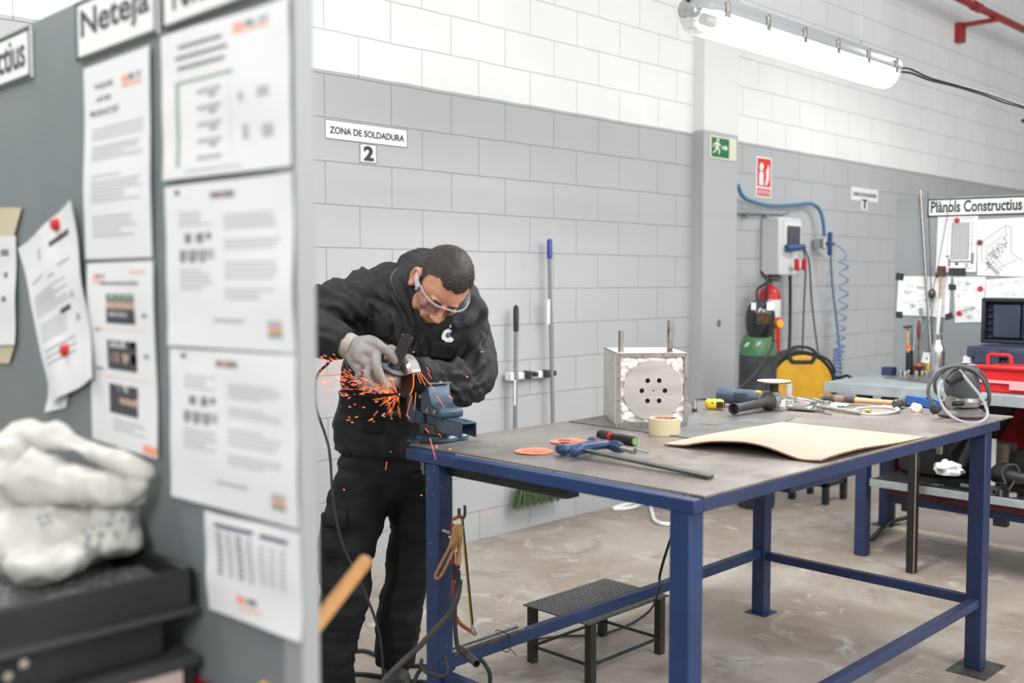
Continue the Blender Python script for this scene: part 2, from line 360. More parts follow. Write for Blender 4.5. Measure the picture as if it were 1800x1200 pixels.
def floor_mat():
    m = bpy.data.materials.new('worn_concrete'); m.use_nodes = True; nt = m.node_tree; N = nt.nodes; L = nt.links; b = N['Principled BSDF']
    tc = N.new('ShaderNodeTexCoord')
    def nz(sc, det, dist=0, st=None):
        t = N.new('ShaderNodeTexNoise'); t.inputs['Scale'].default_value = sc; t.inputs['Detail'].default_value = det; t.inputs['Distortion'].default_value = dist; t.inputs['Roughness'].default_value = .65
        if st:
            mp = N.new('ShaderNodeMapping'); mp.inputs['Scale'].default_value = st; L.new(tc.outputs['Object'], mp.inputs[0]); L.new(mp.outputs[0], t.inputs['Vector'])
        else: L.new(tc.outputs['Object'], t.inputs['Vector'])
        return t
    def mix(fac, a, c):
        mx = N.new('ShaderNodeMix'); mx.data_type = 'RGBA'; L.new(fac, mx.inputs[0])
        for k, q in ((6, a), (7, c)):
            if isinstance(q, tuple): mx.inputs[k].default_value = (*q, 1)
            else: L.new(q, mx.inputs[k])
        return mx.outputs[2]
    def rg(src, lo, hi):
        r = N.new('ShaderNodeMapRange'); r.inputs[1].default_value = lo; r.inputs[2].default_value = hi; L.new(src, r.inputs[0]); return r.outputs[0]
    c = mix(rg(nz(1.1, 8, .5).outputs[0], .41, .6), s2l(146, 134, 123), s2l(168, 161, 152))
    c = mix(rg(nz(2.6, 9, .8).outputs[0], .52, .66), c, s2l(134, 123, 113))
    c = mix(rg(nz(3.5, 9, 1.5).outputs[0], .56, .66), c, s2l(180, 175, 168))
    c = mix(rg(nz(7, 9, 2, (1, .25, 1)).outputs[0], .64, .7), c, s2l(120, 110, 101))
    c = mix(rg(nz(60, 4).outputs[0], .66, .72), c, s2l(130, 120, 110))
    L.new(c, b.inputs['Base Color'])
    r = N.new('ShaderNodeMapRange'); r.inputs[1].default_value = .3; r.inputs[2].default_value = .7; r.inputs[3].default_value = .42; r.inputs[4].default_value = .7
    L.new(nz(3, 6).outputs[0], r.inputs[0]); L.new(r.outputs[0], b.inputs['Roughness'])
    bp = N.new('ShaderNodeBump'); bp.inputs['Strength'].default_value = .12; bp.inputs['Distance'].default_value = .01; L.new(nz(30, 8).outputs[0], bp.inputs['Height']); L.new(bp.outputs[0], b.inputs['Normal'])
    return m
M_wall = wall_mat()
struct(MB().bx(-6, 16, WY, WY+.2, 0, 6).build('wall_back', M_wall))
struct(MB().bx(-6, 16, -5, WY+.2, -.1, 0).build('floor', floor_mat()))
struct(MB().bx(5.77, 6.18, 3.96, WY+.01, 0, 6).build('trim_1', paint_mat('painted_concrete_pillar'), bevel=.006))
# pale flat strip on the floor by the second workstation
lp = [at_z(1560, 930, 0), at_z(1800, 976, 0)]
struct(MB().bx(5.62, 5.71, .6, 2.62, 0, .0015).build('trim_2', mat('pale_floor_strip', s2l(206, 196, 178), .6, 0, s2l(176, 166, 150), 12, .5, .7)))
# ---------------------------------------------------------------- wall signs
NY = V((0, -1, 0)); PX = V((1, 0, 0)); UZ = V((0, 0, 1))
def wall_rect(pl, pt, pr, pb, Y):   # px left, y top at left, px right, y bottom at left
    a = at_y(pl, pt, Y); b = at_y(pl, pb, Y); c = at_y(pr, pt, Y); return a.x, c.x, b.z, a.z
def sign(x0, x1, z0, z1, Y, label, txts, cat='sign', face=None, border=None, extra=None, name='wall_sign'):
    t = thing(name, label, cat, ((x0+x1)/2, Y, z0))
    mb = MB()
    mb.bx(x0, x1, Y-.004, Y, z0, z1); pt_ = mb.build('plate', face or M_signw, t)
    if border:
        bb = MB(); y = Y-.0045; e = border
        bb.bx(x0, x1, y-.0004, y, z0, z0+e); bb.bx(x0, x1, y-.0004, y, z1-e, z1); bb.bx(x0, x0+e, y-.0004, y, z0, z1); bb.bx(x1-e, x1, y-.0004, y, z0, z1)
        bb.build('border', M_signb, t)
    if txts:
        tb = MB()
        for (s, fx0, fx1, fz0, fz1, bold) in txts:
            text(tb, s, (x0+(x1-x0)*fx0, Y-.0055, z0+(z1-z0)*fz0), PX, UZ, (x1-x0)*(fx1-fx0), (z1-z0)*(fz1-fz0), NY, bold)
        tb.build('lettering', M_signb, pt_)
    if extra: extra(t)
    return t
x0, x1, z0, z1 = wall_rect(570.5, 209, 715, 243, WY)
sign(x0, x1, z0, z1, WY, 'long white sign reading ZONA DE SOLDADURA on grey block wall above the worker', [('ZONA DE SOLDADURA', .05, .955, .3, .66, .018)], border=.0025)
a = at_y(632, 252, WY); b = at_y(661, 288, WY); sign(a.x, b.x, at_y(632, 285, WY).z, a.z, WY, 'small square white sign with a black number 2', [('2', .2, .82, .1, .9, .045)], border=.0025)
a = at_y(1496, 328, WY); b = at_y(1543, 336, WY); sign(a.x, b.x, a.z-.105, a.z, WY, 'distant white sign reading ZONA DE SOLDADURA beside the grey notice board', [('ZONA DE SOLDADURA', .06, .94, .34, .64, .02)])
a = at_y(1514, 350, WY); b = at_y(1524, 370, WY); sign(a.x, b.x, b.z, a.z, WY, 'tiny white sign with number 1 below the distant zone sign', [('1', .35, .65, .15, .85, .04)])
# exit sign
GREEN = mat('exit_green', s2l(34, 110, 78), .4); CREAM = mat('exit_cream', s2l(222, 222, 196), .4)
a = at_y(1247, 237, 3.959); b = at_y(1293, 279, 3.959); ex0, ex1 = a.x, b.x; ez1 = a.z; ez0 = at_y(1247, 277, 3.959).z
t = thing('exit_sign', 'green emergency exit sign with running man and arrow on the pillar', 'sign', ((ex0+ex1)/2, 3.959, ez0))
MB().bx(ex0, ex1, 3.954, 3.959, ez0, ez1).build('plate', CREAM, t)
W_ = ex1-ex0; H_ = ez1-ez0; e = MB(); e.bx(ex0+.06*W_, ex1-.28*W_, 3.9532, 3.954, ez0+.07*H_, ez1-.07*H_); e.build('green_field', GREEN, t)
e = MB(); Yp = 3.9528
def ep(pts): e.prism([(ex0+u*W_, ez0+v*H_) for u, v in pts], 0, .0006, Matrix(((1,0,0,0),(0,0,-1,Yp),(0,1,0,0),(0,0,0,1))))
ep([(.24,.86),(.27,.9),(.32,.9),(.34,.86),(.33,.79),(.28,.77),(.24,.8)])
ep([(.22,.74),(.31,.76),(.36,.66),(.42,.6),(.4,.56),(.33,.6),(.32,.5),(.37,.4),(.35,.2),(.31,.2),(.32,.37),(.25,.42),(.21,.3),(.12,.22),(.1,.27),(.17,.34),(.2,.5),(.21,.64),(.16,.6),(.15,.5),(.11,.5),(.12,.63)])
ep([(.44,.46),(.56,.46),(.56,.38),(.68,.52),(.56,.66),(.56,.58),(.44,.58)])
e.build('pictogram', CREAM, t)
# extinguisher sign
a = at_y(1329, 274, WY); b = at_y(1356, 276, WY); ux0, ux1 = a.x, b.x; uz1 = a.z; uz0 = at_y(1329, 346, WY).z
RS = mat('sign_red', s2l(214, 56, 48), .4)
t = thing('extinguisher_sign', 'red and white fire extinguisher sign reading EXTINTOR', 'sign', ((ux0+ux1)/2, WY, uz0))
MB().bx(ux0, ux1, WY-.004, WY, uz0, uz1).build('plate', M_signw, t)
w_ = ux1-ux0; h_ = uz1-uz0
e = MB(); e.bx(ux0+.07*w_, ux1-.07*w_, WY-.005, WY-.004, uz0+.27*h_, uz1-.04*h_); e.bx(ux0+.07*w_, ux1-.07*w_, WY-.005, WY-.004, uz0+.04*h_, uz0+.22*h_); e.build('red_field', RS, t)
e = MB(); Yp = WY-.0052
def ep2(pts): e.prism([(ux0+u*w_, uz0+v*h_) for u, v in pts], 0, .0006, Matrix(((1,0,0,0),(0,0,-1,Yp),(0,1,0,0),(0,0,0,1))))
ep2([(.18,.3),(.46,.3),(.46,.58),(.4,.64),(.24,.64),(.18,.58)]); ep2([(.24,.66),(.4,.66),(.48,.78),(.36,.86),(.26,.84),(.18,.76)])
ep2([(.56,.32),(.66,.3),(.8,.42),(.84,.7),(.76,.84),(.7,.74),(.62,.66),(.64,.5)])
text(e, 'EXTINTOR', (ux0+.13*w_, WY-.0052, uz0+.08*h_), PX, UZ, .74*w_, .1*h_, NY, .02)
e.build('pictogram', M_signw, t)
# ---------------------------------------------------------------- red pipe with bracket
a = at_y(1700, -2, 3.78); d = at_y(1802, 56, 3.78)
t = thing('fire_pipe', 'red painted water pipe high on the white block wall', 'pipe', (10, 3.78, 3.9))
zp = a.z
c_ = at_y(1716, 6, 3.75); px0 = c_
pz = 3.86
t['label'] = 'red painted pipe on a bracket high on the white block wall'
MB().cyl((8.6, 3.72, pz+.02), (12.6, 3.72, pz+.02), .034, n=16).build('pipe', M_pipe, t)
q = at_y(1745, 28, 3.72)
bxx = q.x
MB().cyl((9.6, 3.72, pz+.02), (9.75, 3.72, pz+.02), .045, n=16).build('coupling', M_pipe, t)
br = MB(); br.bx(bxx-.03, bxx+.03, 3.68, 4.04, pz-.05, pz-.015); br.bx(bxx-.05, bxx+.05, 3.98, 4.048, pz-.19, pz-.01); br.build('bracket', M_pipe, t)
# ---------------------------------------------------------------- lamp
LY = 2.1
t = thing('strip_light', 'long hanging fluorescent strip light with clear cover above the workbench', 'ceiling lamp', (3.75, LY, 2.2))
lx0 = at_y(1204, 40, LY).x+.02; lx1 = at_y(1568, 130, LY).x-.01; LZ = 2.345
M_lh = mat('lamp_housing', s2l(160, 163, 164), .35)
M_cov = bpy.data.materials.new('clear_cover'); M_cov.use_nodes = True
nt = M_cov.node_tree; N = nt.nodes; L = nt.links; N.clear()
out = N.new('ShaderNodeOutputMaterial'); tr = N.new('ShaderNodeBsdfTransparent'); gl = N.new('ShaderNodeBsdfGlossy'); gl.inputs['Roughness'].default_value = .12
tl = N.new('ShaderNodeBsdfTranslucent'); m1 = N.new('ShaderNodeMixShader'); m2 = N.new('ShaderNodeMixShader'); m1.inputs[0].default_value = .3; m2.inputs[0].default_value = .12
L.new(tr.outputs[0], m1.inputs[1]); L.new(tl.outputs[0], m1.inputs[2]); L.new(m1.outputs[0], m2.inputs[1]); L.new(gl.outputs[0], m2.inputs[2]); L.new(m2.outputs[0], out.inputs[0])
M_tube = mat('lit_tube', (1, 1, 1), .5, emit=(1, .99, .97), estr=26)
def channel(y0s, zs, x0, x1, round_=.05):   # lofted half-round trough along X
    rs = []
    L_ = x1-x0
    for fx, sc in ((0, .35), (.012, .75), (.035, 1), (.965, 1), (.988, .75), (1, .35)):
        rs.append([V((x0+fx*L_, LY+y*sc, LZ+z*(sc if z > 0 else (.3+.7*sc)))) for y, z in zip(y0s, zs)])
    return rs
hs = MB(); hs.rings(channel([-.075, -.078, -.07, -.045, .045, .07, .078, .075], [-.012, .005, .03, .052, .052, .03, .005, -.012], lx0, lx1)); hs.build('housing', M_lh, t)
cv = MB(); yy = [-.072, -.07, -.055, -.03, 0, .03, .055, .07, .072]; zz = [-.012, -.035, -.062, -.078, -.084, -.078, -.062, -.035, -.012]
cv.rings(channel(yy, zz, lx0, lx1), False, False)
cv.build('clear_cover', M_cov, t)
for s_ in (-1, 1):
    tb = MB(); tb.cyl((lx0+.1, LY+s_*.033, LZ-.04), (lx1-.08, LY+s_*.033, LZ-.04), .013, n=12); tb.build('tube', M_tube, t)
    tb = MB(); tb.cyl((lx0+.04, LY+s_*.033, LZ-.04), (lx0+.1, LY+s_*.033, LZ-.04), .02, n=14); tb.cyl((lx1-.08, LY+s_*.033, LZ-.04), (lx1-.04, LY+s_*.033, LZ-.04), .02, n=14); tb.build('socket', M_white, t)
for k in range(6):
    x = lx0+.12+(lx1-lx0-.24)*k/5
    c = MB(); c.bx(x-.012, x+.012, LY-.083, LY-.073, LZ-.03, LZ+.02); c.bx(x-.004, x+.004, LY-.086, LY-.08, LZ-.01, LZ+.03); c.build('clip', M_steel, t)
for x in (lx0+.3, lx1-.3):
    c = MB(); c.bx(x-.03, x+.03, LY-.02, LY+.02, LZ+.052, LZ+.058); c.tube([(x, LY, LZ+.058), (x, LY, LZ+.075), (x+.01, LY, LZ+.09)], .003); c.build('hanger', M_steel, t)
# lamp is carried by chains to the roof
for x in (lx0+.3, lx1-.3):
    MB().cyl((x, LY, LZ+.088), (x, LY, 5.9), .0012, n=6).build('suspension_wire', M_steel, t)
MB().lathe([(0, 0), (.014, .002), (.016, .02), (0, .03)], (lx1-.012, LY, LZ-.004), (1, 0, 0), 14).build('cable_gland', M_lh, t)
# cable out of the lamp
pa = [(lx1+.01, LY, LZ)]+[tuple(at_y(x, y, LY)) for x, y in ((1600, 128), (1635, 141), (1680, 152), (1730, 167), (1765, 180), (1800, 190), (1850, 210))]
pb = [(lx1+.01, LY, LZ)]+[tuple(at_y(x, y, LY)) for x, y in ((1595, 120), (1635, 137), (1680, 149), (1730, 163), (1765, 175), (1800, 187), (1850, 207))]
pa += [(6.2, LY, 2.3), (8, LY, 2.42), (10, LY, 2.4)]; pb += [(6.2, LY, 2.31), (8, LY, 2.43), (10, LY, 2.41)]; c = MB(); c.tube(pa, .005); c.tube(pb, .0045); c.build('lamp_cable', M_blk, origin=(lx1, LY, LZ)); tag(bpy.data.objects['lamp_cable'], 'pair of black cables running right from the strip light', 'cable')
c = MB(); c.tube([tuple(at_y(x, y, LY)) for x, y in ((1196, -14), (1212, 2), (1228, 10))]+[(lx0+.05, LY, LZ+.05)], .006); tag(c.build('lamp_lead', M_blk, origin=(lx0, LY, LZ)), 'short black cable entering the left end of the strip light', 'cable')
# ---------------------------------------------------------------- things on the wall
M_pole = mat('grey_pole', s2l(122, 126, 128), .45)
t = thing('tool_rack', 'white clip rack screwed to grey block wall', 'rack', tuple(at_y(930, 660, WY-.02)))
ra = at_y(893, 662, WY-.03); rb = at_y(968, 656, WY-.03)
MB().bar(ra, rb, .03, .04).build('rail', M_white, t, bevel=.006)
for x, y in ((903, 661), (934, 658), (966, 656)):
    p = at_y(x, y, WY-.06); c = MB(); c.bx(p.x-.04, p.x-.015, p.y-.02, p.y+.03, p.z-.022, p.z+.022); c.bx(p.x+.02, p.x+.04, p.y-.02, p.y+.03, p.z-.014, p.z+.014); c.bx(p.x-.02, p.x+.03, p.y+.02, p.y+.03, p.z-.01, p.z+.01); c.build('clip', M_rubber if x > 910 else M_white, t, bevel=.004)
t = thing('mop_pole', 'short grey pole with black grip hanging in the wall rack', 'pole', tuple(at_y(905, 745, WY-.075)))
a = at_y(907, 558, WY-.075); b = at_y(905, 900, WY-.075); b.z = .42; gz = at_y(907, 583, WY-.075)
MB().cyl(b, gz, .0125, n=14).build('shaft', M_pole, t); MB().lathe([(0, 0), (.015, .002), (.016, .12), (.013, .14), (0, .15)], gz, (a-gz), 14).build('grip', M_blk, t)
c = MB(); q = at_y(905, 690, WY-.088); c.bx(q.x-.006, q.x+.006, q.y-.001, q.y, q.z-.07, q.z+.07); c.build('sticker', M_white, t)
t = thing('broom', 'long broom with blue grip and green bristles leaning on the wall', 'broom', (b.x+.3, WY-.1, .1))
a = at_y(966, 428, WY-.075); gz = at_y(966, 455, WY-.075); b = V((a.x+.03, WY-.085, .3))
MB().cyl(b, gz, .0115, n=14).build('shaft', M_pole, t); MB().lathe([(0, 0), (.0155, .002), (.0155, .1), (.012, .11), (0, .115)], gz, (a-gz), 14).build('grip', mat('grip_blue', s2l(38, 66, 140), .4), t)
MB().box(at_y(964, 548, WY-.09), (.022, .004, .14)).build('sticker', M_white, t)
hx = at_y(950, 868, WY-.09)
hd = MB(); hd.box((hx.x, WY-.085, hx.z+.075), (.34, .05, .03)); hd.build('head', mat('broom_head_yellow', s2l(196, 176, 80), .6), t, bevel=.01)
bm_ = MB()
random.seed(3)
for i in range(420):
    x = hx.x+random.uniform(-.165, .165); y = WY-.085+random.uniform(-.02, .02)
    dx = (x-hx.x)*.25+random.uniform(-.02, .02); bm_.cyl((x, y, hx.z+.062), (x+dx, y+random.uniform(-.02, .02), hx.z-.05+random.uniform(-.015, .015)), .003, .0012, n=4)
bm_.build('bristles', mat('bristle_green', s2l(84, 102, 70), .85), t)['kind'] = 'stuff'
# conduit, power box, hose
t = thing('conduit', 'grey conduit running from the pillar to the power box', 'conduit', tuple(at_y(1340, 373, WY-.03)))
a = at_y(1296, 373, WY-.03); b = at_y(1384, 374, WY-.03); a.x = 6.19
MB().tube([a+V((0, -.02, .0)), b], .016, smooth=False).build('pipe', M_galv, t)
for x in (1310, 1345): p = at_y(x, 373, WY-.02); MB().box(p+V((0, 0, -.01)), (.02, .05, .05)).build('clip', M_galv, t)
bx0 = at_y(1366, 382, WY-.16).x; bxl = at_y(1366, 380, WY-.14)
t = thing('power_box', 'tall pale grey socket box with two red switches on the wall', 'electrical box', tuple(at_y(1388, 480, WY)))
# box stands out from the wall; its front faces the room
fy = WY-.15
A = at_y(1370, 383, fy); B = at_y(1409, 383, fy); z_top = at_y(1385, 382, fy).z; z_bot = at_y(1385, 484, fy).z
MB().bx(A.x, B.x, fy, WY, z_bot, z_top).build('case', mat('box_grey', s2l(205, 207, 206), .4), t, bevel=.012)
w2_ = B.x-A.x
MB().bx(A.x+.32*w2_, A.x+.92*w2_, fy-.01, fy, z_top-.2, z_top-.06).build('meter_window', M_dgrey, t, bevel=.004)
MB().bx(A.x+.25*w2_, A.x+.98*w2_, fy-.004, fy, z_top-.24, z_top-.03).build('cover_frame', M_white, t, bevel=.003)
pl = MB(); c0 = at_y(1398, 436, fy-.05); pl.cyl(c0+V((-.07, .03, .0)), c0+V((.09, -.02, .01)), .027, .022, 16); pl.build('plug', mat('plug_blue', s2l(50, 80, 130), .4), t)
for fx in (.45, .85):
    c0 = at_y(1391 if fx < .5 else 1404, 465, fy); k = MB(); k.cyl(c0, c0+V((0, -.03, 0)), .036, n=20); so1 = k.build('socket', M_white, t)
    k = MB(); k.box(c0+V((0, -.045, 0)), (.024, .035, .085)); k.build('switch', M_red, so1, bevel=.008)
    k = MB(); k.cyl(c0+V((0, 0, .085)), c0+V((0, -.015, .085)), .018, n=12); k.build('socket', M_white, t)
# cables from the box
def wcab(name, label, pts, r, m=M_blk, cat='cable', **kw):
    P = [tuple(at_y(x, y, Y_)) for x, y, Y_ in pts]; c = MB(); c.tube(P, r, **kw); o = c.build(name, m, origin=P[0]); return tag(o, label, cat)
wcab('power_cable', 'thick black cable dropping from the power box to the welder', [(1389, 483, 3.98), (1389, 540, 3.99), (1388, 600, 3.98), (1384, 650, 3.97), (1380, 720, 3.96), (1376, 780, 3.95)], .012)
wcab('plug_lead', 'thin dark cable hanging from the blue plug, left loop', [(1412, 436, 3.86), (1416, 470, 3.88), (1413, 540, 3.9), (1411, 600, 3.88), (1410, 640, 3.84)], .006, M_rubber)
wcab('plug_lead', 'thin dark cable hanging from the blue plug, right loop', [(1412, 434, 3.86), (1422, 460, 3.88), (1427, 530, 3.9), (1434, 590, 3.88), (1441, 636, 3.84)], .006, M_rubber)
wcab('air_hose', 'blue air hose fixed along the wall beside the pillar', [(1297, 325, 3.98), (1306, 345, 3.98), (1325, 355, 3.98), (1360, 362, 3.99), (1400, 360, 3.99), (1425, 358, 3.99), (1440, 368, 3.98), (1447, 390, 3.97), (1449, 415, 3.97)], .014, M_hose, 'hose')
t = thing('air_outlet', 'small metal air fitting with blue handle on the wall', 'air fitting', tuple(at_y(1449, 430, 4.0)))
p = at_y(1449, 428, 3.97); c = MB(); c.cyl(p+V((0, 0, .04)), p+V((0, 0, -.04)), .014); c.cyl(p, p+V((.12, -.02, 0)), .014); c.box(p+V((-.03, .03, 0)), (.06, .06, .07)); c.build('body', M_steel, t)
p = at_y(1459, 428, 3.93); c = MB(); c.box(p, (.035, .03, .18)); c.build('handle', mat('valve_blue', s2l(44, 72, 128), .4), t, bevel=.008)
wcab('thin_hose', 'thin blue hose dropping straight from the air fitting', [(1460, 445, 3.93), (1463, 500, 3.95), (1470, 560, 3.96), (1476, 620, 3.96), (1478, 660, 3.95)], .008, M_hose, 'hose')
# coiled hose: two strands of helix
def helix(pts, r, turns, wire, name, label):
    P = [at_y(x, y, Y_) for x, y, Y_ in pts]; Q = catmull(P, 40); n = turns*14; out = []
    for i in range(n+1):
        f = i/n*(len(Q)-1); k = min(int(f), len(Q)-2); c = Q[k].lerp(Q[k+1], f-k); a = 2*PI*i/14
        out.append(c+V((math.cos(a)*r, math.sin(a)*r, 0)))
    c = MB(); c.tube([at_y(1464, 430, 3.95), at_y(1474, 432, 3.94), at_y(1487, 445, 3.93)]+out if name == 'coiled_hose' else out, wire, n=6, smooth=False)
    return tag(c.build(name, M_coil, origin=P[0]), label, 'hose')
helix([(1483, 455, 3.92), (1483, 520, 3.92), (1478, 580, 3.92), (1476, 620, 3.92)], .034, 9, .006, 'coiled_hose', 'pale blue coiled air hose hanging in wide loops on the wall')
helix([(1474, 612, 3.9), (1472, 650, 3.9), (1476, 700, 3.9)], .036, 13, .0065, 'bunched_hose', 'tight bunch of pale blue coiled hose low on the wall')
# fire extinguisher
e0 = at_y(1353, 505, 3.9)
t = thing('fire_extinguisher', 'red fire extinguisher on the wall behind the gas cylinder', 'fire extinguisher', (e0.x, 3.9, .6))
tz = at_y(1353, 503, 3.9).z
MB().lathe([(0, tz-.52), (.07, tz-.52), (.078, tz-.5), (.078, tz-.06), (.06, tz-.02), (.025, tz+.005), (.02, tz+.02), (0, tz+.02)], (e0.x, 3.9, 0), n=28).build('body', M_red, t)
MB().lathe([(.0785, tz-.22), (.0792, tz-.215), (.0792, tz-.1), (.0785, tz-.095)], (e0.x, 3.9, 0), n=28).build('label_plate', M_white, t)
c = MB(); c.cyl((e0.x, 3.9, tz+.01), (e0.x, 3.9, tz+.06), .018); c.box((e0.x+.02, 3.88, tz+.075), (.12, .025, .018)); c.box((e0.x+.02, 3.88, tz+.045), (.09, .022, .012)); c.build('valve', M_blk, t)
MB().tube([(e0.x-.02, 3.88, tz+.04), (e0.x-.1, 3.86, tz-.0), (e0.x-.11, 3.86, tz-.2), (e0.x-.08, 3.87, tz-.42)], .011).build('hose', M_blk, t)
MB().bx(e0.x-.03, e0.x+.03, 3.97, 4.05, tz-.3, tz-.2).build('wall_hook', M_blk, t)
# hole pits in the pillar
M_hole = mat('raw_concrete', s2l(96, 94, 92), .9, 0, s2l(130, 128, 126), 30)
p = at_y(1264, 568, 3.957); MB().lathe([(0, 0), (.022, 0), (.026, .002), (0, .0021)], p, (0, 1, 0), 12).build('wall_pit', M_hole, origin=None)
tag(bpy.data.objects['wall_pit'], 'small chipped hole in the grey pillar', 'hole')
# gas cylinder
g0 = at_z(1332, 800, 0); GX, GY = 5.15, 3.42
gp = at_y(1332, 640, GY); GX = gp.x
zt = at_y(1332, 600, GY).z; rr = .115
t = thing('gas_cylinder', 'dark gas cylinder with green shoulder standing by the wall', 'gas cylinder', (GX, GY, 0))
zg = at_y(1332, 623, GY).z
MB().lathe([(0, 0.0), (rr-.01, 0), (rr, .02), (rr, zg)], (GX, GY, 0), n=36).build('body', mat('cylinder_black', s2l(44, 48, 50), .5, 0, s2l(58, 62, 64), 8), t)
MB().lathe([(rr, zg), (rr*.97, zg+.06), (rr*.8, zg+.11), (rr*.5, zg+.145), (.035, zg+.16), (.03, zg+.2), (0, zg+.2)], (GX, GY, 0), n=36).build('shoulder', M_green, t); shd = bpy.data.objects['shoulder']
c = MB()
for dx, dz in ((-.05, .07), (.03, .11)):
    nrm = V((-.35, -.9, .4)).normalized()
for (x, y) in ((1313, 606), (1334, 604)):
    p = at_y(x, y, GY-.1); c.box(p, (.03, .004, .026), Matrix.Rotation(.6, 3, 'X'))
c.build('sticker', M_white, t)
t = thing('pressure_regulator', 'brass pressure regulator with hose on the gas cylinder', 'regulator', (GX+.06, GY-.1, zg+.24))
p = at_y(1361, 571, GY-.06); c = MB(); c.cyl(p+V((-.1, .05, .0)), p+V((.03, 0, 0)), .014); c.ell(p, .026); c.cyl(p+V((0, 0, -.03)), p+V((0, 0, -.09)), .012); c.build('body', M_brass, t)
c = MB(); c.lathe([(0, 0), (.026, 0), (.026, .02), (0, .02)], p+V((-.035, -.05, .01)), (-.4, -1, .1)); c.build('gauge', mat('gauge_yellow', s2l(220, 150, 30), .4), t)
c = MB(); c.tube([tuple(at_y(x, y, GY-.14)) for x, y in ((1360, 582), (1358, 606), (1345, 630), (1328, 655), (1305, 678), (1294, 690), (1300, 720))], .008); c.build('hose', M_rubber, t)
# welding helmet hung on the cylinder valve
hp = at_y(1336, 563, GY-.03)
t = thing('welding_helmet', 'black welding helmet hung on top of the gas cylinder', 'helmet', tuple(hp))
def hel(u, v):
    a = (u-.5)*PI*1.25; z = (v-.5)*2; r = math.sqrt(max(0, 1-abs(z)**2.6))
    return hp+V((-.707*0, 0, 0))+RT*(math.sin(a)*.092*r)-FW*(math.cos(a)*.075*r)+V((0, 0, z*.135))
c = MB(); c.grid(hel, 22, 20); o = c.build('shell', mat('helmet_black', s2l(30, 32, 36), .18, 0, coat=.5), t)
md = o.modifiers.new('s', 'SOLIDIFY'); md.thickness = .004
c = MB(); fr = hp-FW*.082; R3 = Matrix((RT, UZ, -FW)).transposed()
c.box(fr+V((0, 0, .005)), (.1, .075, .02), R3); c.build('visor_frame', M_blk, t, bevel=.006)
c = MB(); c.box(fr-FW*.011+V((0, 0, .006)), (.08, .05, .003), R3); c.build('visor_glass', mat('visor_amber', s2l(90, 66, 40), .1, 0, s2l(40, 34, 30), 30), t)
c = MB(); c.box(hp-FW*.07+V((0, 0, .085))+RT*.045, (.045, .05, .004), R3); c.box(hp-FW*.062+V((0, 0, .085))-RT*.055, (.03, .045, .004), R3 @ Matrix.Rotation(-.5, 3, 'Y')); c.build('sticker', M_white, t)
c = MB(); c.tube([hp+RT*(-.02)+V((0, 0, .12)), hp+V((0, .02, .19)), hp+RT*.04+V((0, 0, .24)), hp+RT*.09+V((0, .1, .3)),], .008); c.build('strap', M_blk, t)
# round yellow welder
wc = at_z(1425, 760, 0)
WX, WYY = 5.62, 3.42
wp = at_y(1420, 700, 3.3); WX = wp.x; wz = wp.z
t = thing('welding_machine', 'round yellow welding machine with black rim and handle', 'welding machine', (WX, 3.4, 0))
AX = (-FW*1+V((0, 0, FW.z))).normalized(); SX = RT
R3w = Matrix((SX, UZ, AX)).transposed()
Rw = .215; wcn = V((WX, 3.36, at_y(1420, 676, 3.3).z))
def wring(rad, d): return [wcn+AX*d+SX*(rad*math.cos(2*PI*k/48))+UZ*(max(rad*math.sin(2*PI*k/48), -.2)) for k in range(48)]
c = MB(); c.rings([wring(Rw-.02, .045), wring(Rw, .06), wring(Rw+.004, .03), wring(Rw+.004, -.16), wring(Rw-.02, -.18)]); c.build('case', mat('welder_black', s2l(52, 54, 58), .45), t)
c = MB(); c.rings([wring(Rw-.022, .046), wring(Rw-.024, .066)]); c.build('side_cover', M_yellow, t, bevel=.004)
c = MB(); c.prism([(-.105, .178), (-.074, .138), (.062, .138), (.092, .185), (.068, .197), (.05, .16), (-.062, .16), (-.084, .193)], .06, .08, basis(wcn, SX, UZ, AX)); c.build('trim', M_blk, t, bevel=.003)
c = MB(); c.tube([wcn+SX*-.12+UZ*.178+AX*.02, wcn+SX*-.07+UZ*.23+AX*.02, wcn+UZ*.243+AX*.02, wcn+SX*.07+UZ*.226+AX*.02, wcn+SX*.11+UZ*.18+AX*.02], .01); c.build('handle', M_blk, t)
c = MB(); c.tube([wcn+SX*.14+UZ*.18+AX*-.04, wcn+SX*.2+UZ*.15+AX*-.06, wcn+SX*.24+UZ*.09+AX*-.06, wcn+SX*.24+UZ*.06+AX*-.06], .009); c.build('rear_handle', M_blk, t)
c = MB()
for k in range(7): c.box(wcn+SX*(Rw+.012)+UZ*(-.1+k*.02)+AX*-.07, (.02, .008, .16), R3w)
c.box(wcn+SX*(Rw+.004)+UZ*-.04+AX*-.07, (.014, .17, .17), R3w); c.build('vent', M_blk, t)
c = MB()
WZB = wcn.z-.2
for sx in (-.09, .09): c.box(V((wcn.x, wcn.y, WZB))-AX*.06+SX*sx, (.03, .02, .2), R3w)
c.build('foot', M_black, t)
# torch cable next to the welder
wcab('welding_cable', 'black welding cable looping from the welder to the bench', [(1462, 660, 3.25), (1475, 664, 3.2), (1490, 660, 3.1), (1502, 672, 3.05), (1508, 692, 3.0), (1506, 730, 3.0)], .009, M_blk)
# white hose on the floor
P = [tuple(at_z(x, y, .012)) for x, y in ((1074, 862), (1069, 885), (1080, 894), (1110, 892), (1140, 882), (1146, 900), (1152, 915), (1172, 921), (1200, 916), (1226, 905))]
P = [(x, min(y, 3.99), z) for x, y, z in P]; tag(MB().tube(P, .012).build('white_hose', mat('hose_white', s2l(232, 232, 228), .4), origin=P[2]), 'white flexible hose lying on the floor behind the workbench', 'hose')
